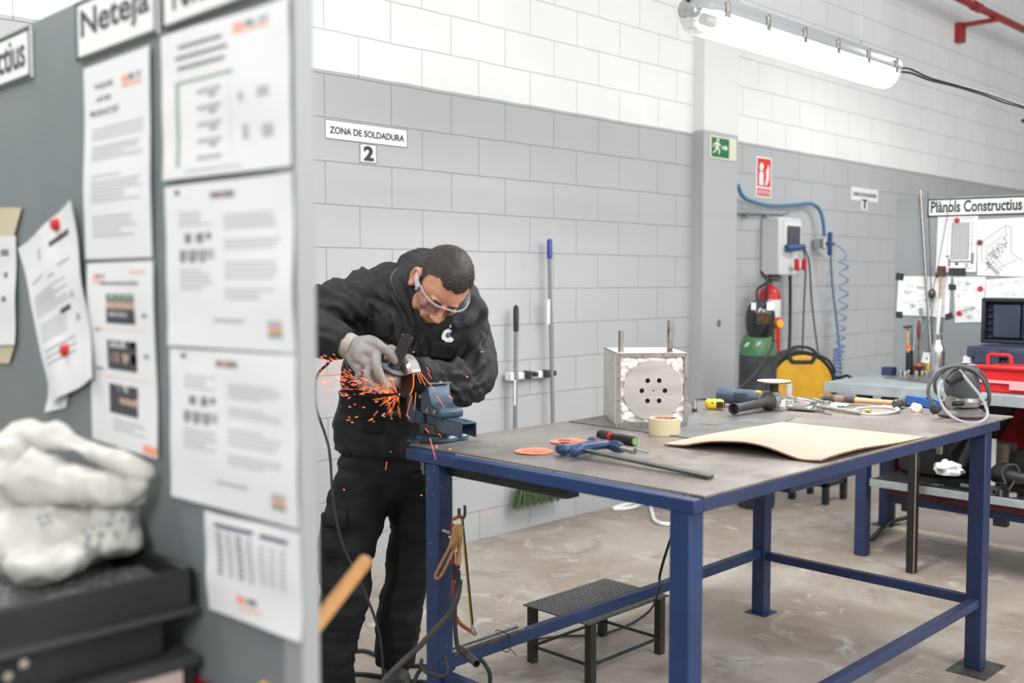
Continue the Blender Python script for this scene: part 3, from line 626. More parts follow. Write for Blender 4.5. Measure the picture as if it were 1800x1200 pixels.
# ------------------------------------------------------------------ workbench
ZT = .912
t = thing('workbench', 'large blue steel workbench with worn grey metal top in the middle of the room', 'workbench', (2.9, 1.86, 0))
TB = t
c = MB(); c.bx(2.0, 3.99, 1.36, 2.44, ZT-.006, ZT); c.build('tabletop', M_plate, t, bevel=.001)
z0, z1 = .872, .9055
for (x0, x1, y0, y1, m) in ((1.962, 2.0, 1.363, 2.412, M_chip), (2.0, 3.868, 1.363, 1.403, M_blue2), (2.0, 3.868, 2.372, 2.412, M_blue), (3.83, 3.868, 1.403, 2.372, M_blue)):
    MB().bx(x0, x1, y0, y1, z0, z1).build('frame_rail', m, t, bevel=.003)
LEG = [(1.965, 1.377, M_blue), (1.965, 2.267, M_chip), (3.775, 1.377, M_blue2), (3.775, 2.267, M_blue2)]
for x, y, m in LEG:
    MB().bx(x, x+.058, y, y+.058, .003, z0).build('leg', m, t, bevel=.004)
MB().bx(3.70, 3.90, 1.33, 1.47, 0, .003).build('foot_plate', M_iron, t)
MB().bx(3.755, 3.853, 2.247, 2.345, 0, .004).build('foot_plate', M_blue2, t)
MB().bx(1.945, 2.043, 2.247, 2.345, 0, .004).build('foot_plate', M_blue2, t); MB().bx(1.945, 2.043, 1.357, 1.455, 0, .004).build('foot_plate', M_blue2, t)
s0, s1 = .232, .266
MB().bx(2.02, 3.776, 1.385, 1.417, s0, s1).build('stretcher', M_blue2, t, bevel=.003)
MB().bx(2.02, 3.776, 2.28, 2.312, s0+.01, s1+.014).build('stretcher', M_blue, t, bevel=.003)
MB().bx(3.79, 3.82, 1.434, 2.268, s0, s1).build('stretcher', M_blue2, t, bevel=.003)
MB().bx(1.98, 2.01, 1.434, 2.268, s0-.02, s1-.02).build('stretcher', M_blue, t, bevel=.003)
# channels under the top
MB().bx(2.0, 2.05, at_x(1010, 862, 2.03).y, 2.26, .838, .8725).build('under_channel', M_black, t, bevel=.002)
p = at_z(1390, 867, .835); q = at_z(1498, 835, .835)
MB().bx(p.x, q.x+.05, p.y, p.y+.12, .835, .8725).build('under_channel', M_blue2, t, bevel=.002)
c = MB(); c.cyl((1.985, 2.352, .845), (1.985, 2.352, .872), .012, n=6); c.cyl((1.985, 2.352, .832), (1.985, 2.352, .85), .006, n=10); c.build('nut', M_steel, t)
# steel sheet + small offcuts on the top
def quad_plate(name, pts, z, th, m, label, cat):
    P = [at_z(x, y, z+th) for x, y in pts]; c = MB()
    vs = [V((p.x, p.y, z+th)) for p in P]+[V((p.x, p.y, z)) for p in P]; n = len(P)
    c.add(vs, [tuple(range(n)), tuple(range(n, 2*n))[::-1]]+[(i, i+n, (i+1) % n+n, (i+1) % n) for i in range(n)])
    return tag(c.build(name, m, origin=(P[0].x, P[0].y, z)), label, cat)
quad_plate('steel_sheet', [(1001, 740), (1290, 780), (1397, 733), (1160, 712)], ZT, .003, M_sheet, 'thin dark steel sheet lying under the metal box on the workbench', 'metal sheet')
quad_plate('thin_rod', [(1229, 742.5), (1266, 744.5), (1266, 746), (1229, 744)], ZT+.003, .002, M_steel, 'thin bright metal rod on the dark steel sheet', 'rod')
# ------------------------------------------------------------------ square metal box
zb = ZT+.003
A = at_z(1083, 749, zb); B = at_z(1209, 748, zb); ex = (B-A).normalized(); wbx = (B-A).length; ey = V((-ex.y, ex.x, 0))
M = basis(A, ex, ey, UZ)
bh = 1.415-(620-491.5)*((A-CAM).dot(FW))/1813-zb; bd = .30
t = thing('metal_box', 'open steel box stuffed with white insulation around a drilled round plate', 'metal box', tuple(A))
c = MB(M); th = .0025
c.bx(0, wbx, 0, bd, 0, th); c.bx(0, wbx, 0, bd, bh-th, bh); c.bx(0, th, 0, bd, 0, bh); c.bx(wbx-th, wbx, 0, bd, 0, bh); c.bx(0, wbx, bd-th, bd, 0, bh)
c.build('case', M_brush, t)
c = MB(M); f = .014
c.bx(0, f, -.002, 0, 0, bh); c.bx(wbx-f, wbx, -.002, 0, 0, bh); c.bx(f, wbx-f, -.002, 0, bh-f, bh); c.bx(f, wbx-f, -.002, 0, 0, f); c.build('front_flange', mat('flange_steel', s2l(158, 153, 149), .38, .4, s2l(138, 132, 127), 16), t)
c = MB(M)
for fx in (.04, .35, .65, .96):
    for zz in (.007, bh-.007): c.cyl((wbx*fx, -.003, zz), (wbx*fx, 0, zz), .0022, n=8)
for fz in (.35, .65):
    for xx in (.007, wbx-.007): c.cyl((xx, -.003, bh*fz), (xx, 0, bh*fz), .0022, n=8)
c.build('rivet_holes', M_blk, t)
# insulation: lumpy wool filling the mouth
cx, cz, R_ = wbx*.515, bh*.485, .103
def wool(u, v):
    x = .006+u*(wbx-.012); z = .006+v*(bh-.012); r = math.hypot(x-cx, z-cz)
    n1 = noise.fractal(V((x*28, 3.1, z*28)), 1, 2, 4)*.012
    dip = -max(0, 1-abs(r-.108)/.022)*.02
    return (x, .004-n1*1.1-dip*.8+(.02 if r < .098 else 0), z)
c = MB(M); random.seed(4); c.grid(lambda u, v: (.004+u*(wbx-.008), .022, .004+v*(bh-.008)), 4, 4, .01, ey)
for k in range(230):
    x, z = random.uniform(.014, wbx-.014), random.uniform(.014, bh-.014)
    if math.hypot(x-cx, z-cz) < R_-.004: continue
    c.ell((x, .017+random.uniform(-.004, .004), z), (random.uniform(.009, .017), .014, random.uniform(.009, .017)), n=10, m=6)
o = c.build('insulation', M_wool, t); m_ = o.modifiers.new('r', 'REMESH'); m_.mode = 'VOXEL'; m_.voxel_size = .003; m_.use_smooth_shade = True; m_ = o.modifiers.new('s', 'SMOOTH'); m_.iterations = 2
pl = MB(M)
ring_o = []; holes = [(cx+.04*math.cos(PI*k/3), cz+.04*math.sin(PI*k/3), .0082) for k in range(6)]+[(cx, cz, .0028)]
bmx = bmesh.new()
def circ(x, z, r, n=28): return [bmx.verts.new((x+r*math.cos(2*PI*k/n), 0, z+r*math.sin(2*PI*k/n))) for k in range(n)]
eds = []
for (x, z, r) in [(cx, cz, R_)]+holes:
    vv = circ(x, z, r, 56 if r > .05 else 20)
    for i in range(len(vv)): eds.append(bmx.edges.new((vv[i], vv[(i+1) % len(vv)])))
bmesh.ops.triangle_fill(bmx, use_beauty=True, use_dissolve=False, edges=eds)
bmx.verts.ensure_lookup_table(); vs = [v.co.copy() for v in bmx.verts]; fs = [[v.index for v in f.verts] for f in bmx.faces]; bmx.free()
pl.add([V((p.x, .0, p.z)) for p in vs], fs); pl.add([V((p.x, .006, p.z)) for p in vs], [f[::-1] for f in fs])
pl.rings([[V((cx+R_*math.cos(2*PI*k/56), y, cz+R_*math.sin(2*PI*k/56))) for k in range(56)] for y in (.0, .006)], False, False)
rp = pl.build('round_plate', M_brush, t)
c = MB(M)
for x, z, r in holes: c.lathe([(r*1.02, 0), (r*1.02, .05), (0, .05)], (x, .0003, z), (0, 1, 0), 18)
c.build('hole', mat('deep_black', (.004, .004, .004), .9), rp)
for i, (x, y) in enumerate(((.022/.25*wbx, .12), (wbx*.765, .03))):
    px_ = (1088.5, 1180)[i]; 
for (fx, fy, hh, r) in ((.09, .09, .075, .0095), (.765, .045, .11, .0098)):
    c = MB(M); c.pipe((wbx*fx, bd*fy+.02, bh), (wbx*fx, bd*fy+.02, bh+hh), r, .0016); c.build('pipe_stub', mat('heat_tinted_steel', s2l(186, 180, 174), .3, .85, s2l(130, 88, 56), 22, .5, .66), t)
# ------------------------------------------------------------------ tape roll, torch, discs
p = at_z(1168, 762, ZT); t = thing('masking_tape', 'roll of cream masking tape standing flat on the workbench', 'tape', (p.x, p.y, ZT))
r = 27.5/1813*((p-CAM).dot(FW)); p = p+V((.707, .707, 0))*0
MB().lathe([(r*.8, 0), (r, 0), (r, .052), (r*.8, .052), (r*.8, 0)], (p.x, p.y, ZT), n=48).build('tape', M_tape, t)
MB().lathe([(r*.78, .001), (r*.8, .001), (r*.8, .0525), (r*.76, .0525), (r*.76, .001)], (p.x, p.y, ZT), n=48).build('core', mat('core_card', s2l(196, 170, 160), .8, 0, s2l(190, 110, 100), 60), t)
a = at_z(1056, 764, ZT+.016); b = at_z(1113, 775, ZT+.014); d = (b-a).normalized(); L_ = (b-a).length+.01
t = thing('torch', 'black torch with red band and green end lying on the workbench', 'torch', (a.x, a.y, ZT))
o_ = a-d*.004
MB().lathe([(0, 0), (.0155, 0), (.017, .004), (.017, .03), (.0155, .034), (.0155, .044), (0, .044)], o_, d, 24).build('head', M_blk, t)
MB().lathe([(.0135, .044), (.0135, .058), (.0135, .06)], o_, d, 24).build('red_band', M_magnet, t)
MB().lathe([(.0135, .058), (.0138, .06), (.0138, .082), (.015, .086), (.015, L_), (.012, L_+.002), (.0, L_+.002)], o_, d, 24).build('body', M_blk, t)
MB().lathe([(0, L_), (.0115, L_+.0005), (.0115, L_+.003), (0, L_+.0035)], o_, d, 20).build('end_cap', mat('cap_green', s2l(120, 160, 100), .5), t)
for k, (x, y, rr_, z_, lab) in enumerate(((938, 794, .0575, ZT, 'orange fibre sanding disc nearest the left edge of the workbench'), (999, 777, .0575, ZT, 'orange fibre disc lying behind the clamp with a small grey plate on it'))):
    p = at_z(x, y, z_); t = thing('sanding_disc', lab, 'abrasive disc', (p.x, p.y, z_), 0, 'orange sanding discs on the workbench')
    def dsk(u, v, p=p): 
        a = u*2*PI; q = .008+v*(rr_-.008); return (p.x+q*math.cos(a), p.y+q*math.sin(a), z_+.003+.0012*math.sin(a*2+1)*(q/rr_)**2)
    c = MB(); c.grid(dsk, 48, 6, .0015, (0, 0, 1)); c.build('disc', M_orange, t)
    c = MB(); c.lathe([(.008, 0), (.03, .0004), (.008, .0008)], (p.x, p.y, z_+.004), n=30); c.build('centre', mat('disc_centre', s2l(208, 112, 88), .8), t)
p = at_z(993, 774, ZT+.012); c = MB(); c.lathe([(0, 0), (.019, 0), (.019, .0025), (0, .003)], p, (.15, .1, 1), 20); tag(c.build('grey_washer', M_iron, origin=tuple(p)), 'small grey disc resting on the rear orange disc', 'washer')
# ------------------------------------------------------------------ bar clamp
t = thing('bar_clamp', 'blue bar clamp with long dark steel bar lying on the workbench', 'clamp', tuple(at_z(1030, 800, ZT)))
a = at_z(1022, 790, ZT+.022); b = at_z(1250, 838, ZT+.006)
c = MB(); c.bar(a, b, .026, .008, UZ); c.build('bar', mat('clamp_bar', s2l(88, 84, 82), .4, .4, s2l(66, 62, 60), 14), t, bevel=.001)
d = (b-a).normalized(); sdv = d.cross(UZ).normalized(); 
M_cb = mat('clamp_blue', s2l(44, 68, 106), .38, .1, s2l(36, 56, 90), 12, .4, .6, .03, 70, col3=s2l(120, 112, 104), scale3=50, lo3=.66, hi3=.7)
def P_(x, y, z): return at_z(x, y, ZT+z)
c = MB(); c.tube([P_(983, 788, .018), P_(990, 790, .02), P_(1010, 786, .022), P_(1040, 778, .02)], [.014, .016, .012, .009], n=8); c.tube([P_(990, 795, .014), P_(998, 790, .018), P_(1004, 786, .02)], .012, n=8); c.build('fixed_jaw', M_cb, t)
c = MB(); c.tube([P_(1008, 796, .02), P_(1020, 790, .024), P_(1046, 784, .024), P_(1072, 781, .024), P_(1084, 783, .024)], [.015, .017, .012, .012, .017], n=8); c.tube([P_(1008, 800, .012), P_(1012, 792, .026), P_(1022, 786, .034)], .013, n=8)
c.tube([P_(1070, 782, .022), P_(1084, 785, .022), P_(1094, 788, .02)], [.012, .019, .014], n=6, smooth=False); c.build('sliding_jaw', M_cb, t, bevel=.002)
c = MB(); a2 = P_(1086, 786, .022); b2 = P_(1116, 793, .018); c.cyl(a2, b2, .0085); c.cyl(a2.lerp(b2, .75), b2, .0098); c.build('spindle', M_steel, t)
c = MB(); c.box(P_(1050, 778, .03), (.03, .018, .016), Matrix.Rotation(.4, 3, 'Z')); c.build('pad', M_rust, t, bevel=.003)
t = thing('screwdriver', 'screwdriver with dark grey handle lying beneath the blue clamp', 'screwdriver', tuple(P_(1060, 776, 0)))
a = P_(1037, 773, .014); b = P_(1096, 786, .012); d = (b-a).normalized()
MB().lathe([(0, 0), (.011, .003), (.013, .02), (.010, .05), (.0115, .075), (.006, .09), (0, .092)], a, d, 16).build('handle', mat('driver_handle', s2l(74, 80, 104), .4), t)
c = MB(); c.cyl(a+d*.088, P_(1140, 794.5, .005), .0032); c.build('shaft', M_chrome, t); c = MB(); c.ell(P_(1086, 779, .024), (.005, .005, .005)); c.build('red_button', M_magnet, t)
# ------------------------------------------------------------------ cardboard
CA, CB_, CC, CD = [at_z(x, y, ZT+.004) for x, y in ((1166, 781), (1375, 743), (1627, 767), (1440, 811))]
def card(u, v):   # u along A->D (front), v towards the back
    p = CA.lerp(CD, u).lerp(CB_.lerp(CC, u), v)
    li = .028*max(0, math.sin(PI*min(1, max(0, (u-.12)/.75))))**1.3*(1-v)**2+.006*math.sin(u*7+v*3)**2*(1-v)
    ed = .012*math.sin(u*9)*(1-v)**3
    return (p.x-.35*ed, p.y-ed, ZT+.0075+li+.004*math.sin(v*5)*u)
t = thing('cardboard_sheet', 'flat sheet of pale cardboard with lifted torn front edge on the workbench', 'cardboard', tuple(CA))
c = MB(); c.grid(card, 40, 18, .0045, (0, 0, 1)); c.build('sheet', M_card, t)
c = MB()
for i in range(100):
    u = (i+.5)/100; p = V(card(u, 0)); q = V(card(min(1, u+.006), 0)); c.bar(p+V((0, -.0012, -.0022)), q+V((0, -.0012, -.0022)), .003, .0044)
for i in range(50):
    v = (i+.5)/50; p = V(card(1, v)); q = V(card(1, min(1, v+.012))); c.bar(p+V((.001, 0, -.0022)), q+V((.001, 0, -.0022)), .0035, .0046)
c.build('corrugated_edge', M_cardedge, t)
# ------------------------------------------------------------------ angle grinder on the bench
hd = at_z(1360, 702, ZT+.04); be = at_z(1277, 694, ZT+.045)
t = thing('angle_grinder', 'blue grey angle grinder lying on the workbench with its disc facing up', 'angle grinder', (hd.x, hd.y, ZT))
bd_ = (be-hd).normalized(); L_ = (be-hd).length
M_gb = mat('grinder_blue', s2l(66, 82, 98), .42, 0, s2l(58, 72, 86), 9)
c = MB(); c.tube([hd+bd_*.045, hd+bd_*.08, hd+bd_*.15, hd+bd_*(L_*.8), hd+bd_*(L_+.03)], [.028, .031, .029, .033, .034], n=16, res=4); mb_ = c.build('motor_body', M_gb, t)
c = MB(); sd = UZ.cross(bd_).normalized()
for k in range(9):
    for sg in (1,):
        p = hd+bd_*(L_*.62+k*.009)-FW*.0; p = p+(-FW+V((0, 0, FW.z))).normalized()*.034; c.box(p+V((0, 0, .004)), (.004, .004, .022))
c.build('vents', M_blk, mb_)
c = MB(); c.lathe([(0, -.034), (.024, -.034), (.032, -.02), (.036, 0), (.034, .014), (.026, .022), (0, .022)], hd, UZ, 26); c.tube([hd+bd_*.01, hd+bd_*.05], [.034, .03], n=16); c.build('gear_head', M_cast, t)
MB().lathe([(0, .02), (.026, .02), (.026, .03), (.02, .034), (.0, .034)], hd, UZ, 24).build('spindle_collar', M_steel, t)
MB().cyl(hd+V((0, 0, .034)), hd+V((0, 0, .066)), .017, .019).build('spacer', M_blk, t)
MB().lathe([(0, .066), (.06, .068), (.064, .071), (.064, .074), (0, .076)], hd, UZ, 40).build('flap_disc', mat('flap_disc', s2l(206, 192, 180), .8, 0, s2l(160, 130, 118), 40), t)
MB().lathe([(.03, .0640), (.062, .0662), (.0635, .068), (.03, .069)], hd, UZ, 40).build('disc_backing', mat('disc_red', s2l(150, 76, 70), .7), t)
ha = hd+V((0, 0, -.004)); he = at_z(1291, 718, ZT+.03); hdv = (he-ha).normalized(); HL = (he-ha).length
MB().lathe([(.0, .03), (.022, .03), (.034, .035), (.036, .042), (.03, .05), (.019, .066), (.0165, .08), (.016, HL-.03), (.019, HL-.01), (.0225, HL+.004), (.0225, HL+.006), (.018, HL+.006), (.014, HL-.02), (0, HL-.02)], ha, hdv, 28).build('side_handle', M_rubber, t)
c = MB(); c.ell(at_z(1333, 689, ZT+.078), (.01, .014, .007)); c.build('switch', mat('switch_yellow', s2l(222, 160, 40), .5), t)
c = MB(); c.box(hd+bd_*-.03+V((0, 0, -.012)), (.02, .03, .03), Matrix.Rotation(.6, 3, 'Z')); c.build('nose_plate', M_white, t, bevel=.004)
# steel cup standing behind the disc
p = at_z(1387, 697, ZT); c = MB(); c.lathe([(0, 0), (.013, 0), (.014, .055), (.012, .055), (.011, .004), (0, .004)], (p.x, p.y, ZT), n=20); tag(c.build('steel_socket', M_brush, origin=(p.x, p.y, ZT)), 'tall pale steel socket standing behind the bench grinder disc', 'socket')
# socket beside the box
p = at_z(1221, 723, ZT+.003); t = thing('impact_socket', 'small steel socket standing beside the metal box', 'socket', (p.x, p.y, ZT+.003))
MB().lathe([(0, 0), (.009, 0), (.0105, .002), (.0105, .012), (0, .012)], tuple(p), n=18).build('base', M_iron, t); MB().lathe([(.009, .012), (.0092, .048), (.0075, .048), (.007, .02), (0, .02)], tuple(p), n=18).build('barrel', M_chrome, t)
# tape measure
p = at_z(1256, 719, ZT+.003); t = thing('tape_measure', 'yellow tape measure lying on the workbench by the grinder', 'tape measure', (p.x, p.y, ZT+.003)); Rz = Matrix.Rotation(YAW-PI/2-.1, 3, 'Z')
MB().box(p+V((0, 0, .02)), (.072, .045, .038), Rz).build('case', M_yel2, t, bevel=.012); MB().box(p+V((0, 0, .02))+Rz @ V((.036, -.004, 0)), (.004, .03, .024), Rz).build('side_plate', M_blk, t, bevel=.002)
MB().box(p+V((0, 0, .02))+Rz @ V((.018, -.0225, 0)), (.026, .003, .024), Rz).build('badge', M_blk, t, bevel=.001)
c = MB(); c.tube([at_z(1217, 711, ZT+.01), at_z(1219, 703, ZT+.02), at_z(1232, 701, ZT+.02), at_z(1246, 703, ZT+.02), at_z(1252, 708, ZT+.03)], .0035); tag(c.build('strap_loop', M_blk, origin=tuple(at_z(1217, 711, ZT))), 'thin black strap looping behind the yellow tape measure', 'strap')
# ------------------------------------------------------------------ wrenches and bars
def spanner(name, label, x0, y0, x1, y1, r, zz=.01, m=M_chrome, cat='spanner', tip=None):
    a = at_z(x0, y0, ZT+zz); b = at_z(x1, y1, ZT+.006); d = (b-a).normalized(); s = d.cross(UZ).normalized()
    t = thing(name, label, cat, (a.x, a.y, ZT))
    c = MB(); c.bar(a, b, .012, .006); c.build('shank', m, t, bevel=.0015)
    c = MB(basis(a, d, s, UZ)); poly = [(-.022, .013), (-.008, .008), (-.008, -.008), (-.022, -.013), (-.012, -.02), (.006, -.018), (.018, -.008), (.018, .008), (.006, .018), (-.012, .02)]
    poly = [(u*r, v*r) for u, v in poly]; c.prism(poly, -.004, .006); c.build('open_jaw', m, t, bevel=.001)
    c = MB(basis(b, d, s, UZ)); c.lathe([(.007*r, -.004), (.015*r, -.004), (.015*r, .006), (.007*r, .006), (.007*r, -.004)], n=20); c.build('ring_end', m, t)
spanner('spanner', 'chrome spanner lying rearmost of the four by the grinder', 1392, 698, 1436, 706, 1.0, .02)
spanner('spanner', 'chrome spanner with large jaw next to the grinder head', 1386, 704, 1452, 712, 1.25, .016)
spanner('spanner', 'short chrome spanner crossing the pile near the white bag', 1452, 707, 1418, 700, .9, .022)
spanner('spanner', 'dark handled spanner at the right of the tool pile', 1440, 704, 1475, 709, .9, .02, M_steel)
quad_plate('flat_bar', [(1382, 709), (1458, 722), (1462, 727), (1382, 714)], ZT, .006, M_steel, 'flat bright steel bar in front of the spanners', 'bar')
quad_plate('flat_bar', [(1384, 714), (1450, 720), (1450, 722), (1384, 717)], ZT+.006, .004, M_iron, 'thin dark steel bar lying over the flat bright bar', 'bar')
t = thing('ratchet', 'chrome ratchet with long round handle lying in front of the hammer', 'ratchet', tuple(at_z(1430, 718, ZT)))
a = at_z(1430, 713, ZT+.016); b = at_z(1512, 725, ZT+.009); d = (b-a).normalized()
MB().cyl(a, b, .0085).build('handle', M_steel, t); MB().lathe([(0, -.012), (.016, -.012), (.018, -.006), (.018, .008), (.014, .012), (0, .012)], a, (d*-.5+V((-.3, -.6, .1))), 22).build('head', M_chrome, t)
c = MB(); c.cyl(a, at_z(1418, 719, ZT+.006), .006, n=8); c.build('square_drive', M_chrome, t)
c = MB(); bagp = lambda x, y: at_z(x, y, ZT)
def crumple(name, label, cat, cen, rx, ry, rz, m, seed, fr=2.2, am=.45, n=26):
    c = MB(); cen = V(cen)
    o = MB(); o.ell((0, 0, 0), 1, n=n, m=n//2); vs = []
    for p in o.v:
        q = p*(1+am*noise.noise(p*fr+V((seed, 0, 0)))+.5*am*(.5-abs(noise.noise(p*fr*2.3+V((0, seed, 0)))))); q = V((q.x*rx, q.y*ry, max(q.z*rz, -rz*.75)))
        vs.append(cen+q)
    c.v = vs; c.f = o.f; c.m = o.m
    return tag(c.build(name, m, origin=tuple(cen), sharp=50), label, cat)
crumple('plastic_scrap', 'thin clear plastic scrap under the spanners', 'plastic bag', at_z(1465, 711, ZT+.004), .07, .05, .005, mat('clear_bag', s2l(190, 200, 202), .3), 3)
# hammer
t = thing('hammer', 'ball peen hammer with pale wooden handle and black taped grip on the workbench', 'hammer', tuple(at_z(1500, 705, ZT)))
a = at_z(1443, 698, ZT+.02); b = at_z(1582, 709, ZT+.022); d = (b-a).normalized(); L_ = (b-a).length
c = MB(); c.tube([a, a+d*(L_*.08), a+d*(L_*.25), a+d*(L_*.45)], [.016, .0175, .0165, .0145], n=14, flat=.8); c.build('grip', mat('taped_grip', s2l(58, 52, 48), .7, 0, s2l(120, 92, 72), 20, .5, .6, .2, 90), t)
c = MB(); c.tube([a+d*(L_*.42), a+d*(L_*.7), b], [.0135, .011, .0125], n=14, flat=.8); c.build('handle', M_wood, t)
hdir = (at_z(1591, 704, ZT+.022)-at_z(1570, 712, ZT+.022)).normalized(); hc = at_z(1580, 708, ZT+.022)
MB().lathe([(0, -.05), (.012, -.048), (.018, -.04), (.019, -.03), (.012, -.018), (.016, -.012), (.016, .012), (.012, .018), (.017, .024), (.018, .048), (0, .05)], hc, hdir, 22).build('head', M_iron, t)
# white braided loop, blue bracket, crumpled paper
P = [at_z(1513, 725, ZT+.004)]+[at_z(1539+39*math.cos(a), 721.5+6.5*math.sin(a), ZT+.004) for a in [PI*.75-2*PI*k/24 for k in range(25)]]
t = thing('braided_hose', 'thin white braided hose coiled in a loop in front of the hammer', 'hose', tuple(P[0]))
MB().tube(P, .0035).build('hose', mat('braid_white', s2l(214, 212, 206), .5, 0, s2l(184, 180, 174), 160), t)
MB().tube([p+V((.004, -.004, .005)) for p in P[3:16]], .0035).build('second_turn', M_white, t)
c = MB(); c.cyl(at_z(1522, 721, ZT+.008), at_z(1531, 722, ZT+.008), .007); c.build('fitting', mat('brass_fitting', s2l(214, 172, 80), .35, .5), t)
t = thing('blue_bracket', 'blue pressed steel bracket lying behind the crumpled paper', 'bracket', tuple(at_z(1620, 715, ZT)))
a = at_z(1592, 711, ZT); b = at_z(1645, 718, ZT); d = (b-a).normalized(); s = UZ.cross(d)
c = MB(basis(a, d, s, UZ)); Lb = (b-a).length; 
Mx = Matrix(((1, 0, 0, 0), (0, 0, 1, 0), (0, 1, 0, 0), (0, 0, 0, 1)))
c.prism([(0, 0), (Lb, 0), (Lb, .022), (Lb*.55, .036), (0, .038)], -.002, .002, Mx); c.prism([(0, 0), (Lb, 0), (Lb, .022), (Lb*.55, .036), (0, .038)], .038, .042, Mx); c.bx(0, Lb*.6, 0, .04, .034, .038)
c.build('body', mat('bracket_blue', s2l(50, 94, 162), .4), t, bevel=.001); c = MB(basis(a, d, s, UZ)); c.cyl((Lb*.3, -.003, .018), (Lb*.3, -.006, .018), .005, n=12); c.build('pin', M_steel, t)
crumple('crumpled_paper', 'small crumpled cream paper ball beside the sander', 'paper', at_z(1611, 718, ZT+.012), .021, .02, .02, mat('cream_paper', s2l(222, 212, 194), .8), 9, 1.6, .6, 18)
# ------------------------------------------------------------------ sander
sp = at_z(1697, 734, ZT); sp = sp+V((.02, .02, 0))
t = thing('orbital_sander', 'grey random orbital sander standing at the right end of the workbench', 'sander', (sp.x, sp.y, ZT))
sp = V((sp.x, sp.y, ZT)); FD = V((-FW.x, -FW.y, 0)).normalized()
MB().lathe([(0, 0), (.078, 0), (.083, .006), (.083, .010), (0, .010)], sp, n=44).build('sanding_pad', mat('pad_brown', s2l(96, 58, 54), .7), t)
MB().lathe([(0, .010), (.083, .010), (.08, .018), (.062, .03), (.05, .034), (0, .034)], sp, n=44).build('backing_plate', mat('pad_grey', s2l(104, 102, 102), .5), t)
c = MB(); c.lathe([(0, .034), (.05, .036), (.06, .042), (.062, .06), (.055, .072), (.045, .076), (0, .076)], sp, n=40); c.tube([sp+V((0, 0, .056)), sp+RT*-.055+FD*.03+V((0, 0, .056))], [.04, .024], n=16); c.build('skirt', mat('skirt_metal', s2l(160, 156, 150), .35, .6, s2l(120, 116, 110), 16), t)
c = MB(); R3 = Matrix((RT, UZ, FD)).transposed(); c.box(sp+RT*-.04+FD*.056+V((0, 0, .056)), (.046, .018, .012), R3); c.build('dust_port', M_blk, t, bevel=.008)
c = MB()
prof = [(0, .074, .052, .046), (0, .09, .06, .052), (-.004, .12, .06, .052), (-.004, .15, .055, .05), (.004, .175, .052, .045), (.006, .192, .036, .034), (.006, .199, .014, .014)]
c.rings([[sp+RT*(dx+rx*math.copysign(abs(math.cos(a))**.75, math.cos(a)))+FD*(ry*math.copysign(abs(math.sin(a))**.75, math.sin(a)))+V((0, 0, z)) for a in [2*PI*k/36 for k in range(36)]] for dx, z, rx, ry in prof])
c.build('motor_housing', mat('sander_grey', s2l(78, 82, 84), .32, 0, s2l(70, 74, 76), 9), t)
c = MB(); c.tube([sp+RT*-.035+FD*.04+V((0, 0, .16)), sp+RT*-.075+FD*.05+V((0, 0, .132))], [.026, .014], n=16); c.build('cable_guard', M_blk, t)
c = MB(); c.ell(sp+RT*.008+V((0, 0, .2)), (.012, .012, .006)); c.build('top_button', M_white, t)
def SP(x, y, dz=0): return at_d(x, y, (sp-CAM).dot(FW)+dz)
gc = MB()
gc.tube([SP(1656, 668, -.06), SP(1650, 685, -.08), SP(1653, 705, -.09), SP(1668, 728, -.12), SP(1695, 742, -.16), SP(1722, 742, -.17), SP(1736, 728, -.15), SP(1726, 700, -.12), SP(1706, 675, -.09), SP(1686, 650, -.06)], .0056, n=10); gc.build('cord', mat('cord_light', s2l(150, 152, 156), .45), t)
gd = MB()
gd.tube([SP(1641, 712, -.06), SP(1632, 695, -.05), SP(1634, 675, -.05), SP(1650, 652, -.05), SP(1680, 643, -.06), SP(1710, 650, -.06), SP(1730, 670, -.06), SP(1739, 695, -.05), SP(1737, 712, -.03), SP(1728, 722, 0), SP(1716, 722, .03)], .0062, n=10)
gd.tube([SP(1655, 700, .02), SP(1644, 685, .0), SP(1646, 665, -.02), SP(1668, 646, -.04), SP(1700, 640, -.03), SP(1725, 655, 0), SP(1738, 680, .03), SP(1738, 698, .04), SP(1725, 705, .05), SP(1715, 706, .06)], .006, n=10)
gd.build('coiled_cord', mat('cord_dark', s2l(84, 86, 88), .5), t)
c = MB(); c.tube([SP(1641, 713, -.05), SP(1643, 720, -.05), SP(1651, 716, -.04)], [.014, .017, .013], n=14); c.build('plug', M_rubber, t)
# ------------------------------------------------------------------ step stool
t = thing('step_stool', 'low black step stool with chequer plate top standing under the workbench', 'step stool', (2.9, 2.45, 0))
sx0, sx1, sy0, sy1, sh = 2.668, 3.14, 2.29, 2.605, .222
M_chq = mat('chequer_steel', s2l(96, 94, 92), .42, .5, s2l(80, 78, 76), 12, .4, .6)
MB().bx(sx0, sx1, sy0, sy1, sh-.005, sh).build('top_plate', M_chq, t, bevel=.001)
c = MB(); nx, ny = 22, 14
for i in range(nx):
    for j in range(ny):
        x = sx0+.012+(sx1-sx0-.024)*i/(nx-1); y = sy0+.012+(sy1-sy0-.024)*j/(ny-1)
        a = PI/4 if (i+j) % 2 else -PI/4
        c.ell((x, y, sh), (.009, .0026, .0016), Matrix.Rotation(a, 3, 'Z'), n=6, m=4)
c.build('raised_tread', mat('tread_steel', s2l(150, 148, 146), .35, .7), t)
for x in (sx0+.022, sx1-.048):
    for y in (sy0+.004, sy1-.03): MB().bx(x, x+.03, y, y+.03, 0, sh-.005).build('leg', M_black, t, bevel=.002)
xa, xb, ya, yb = sx0+.037, sx1-.033, sy0+.019, sy1-.015
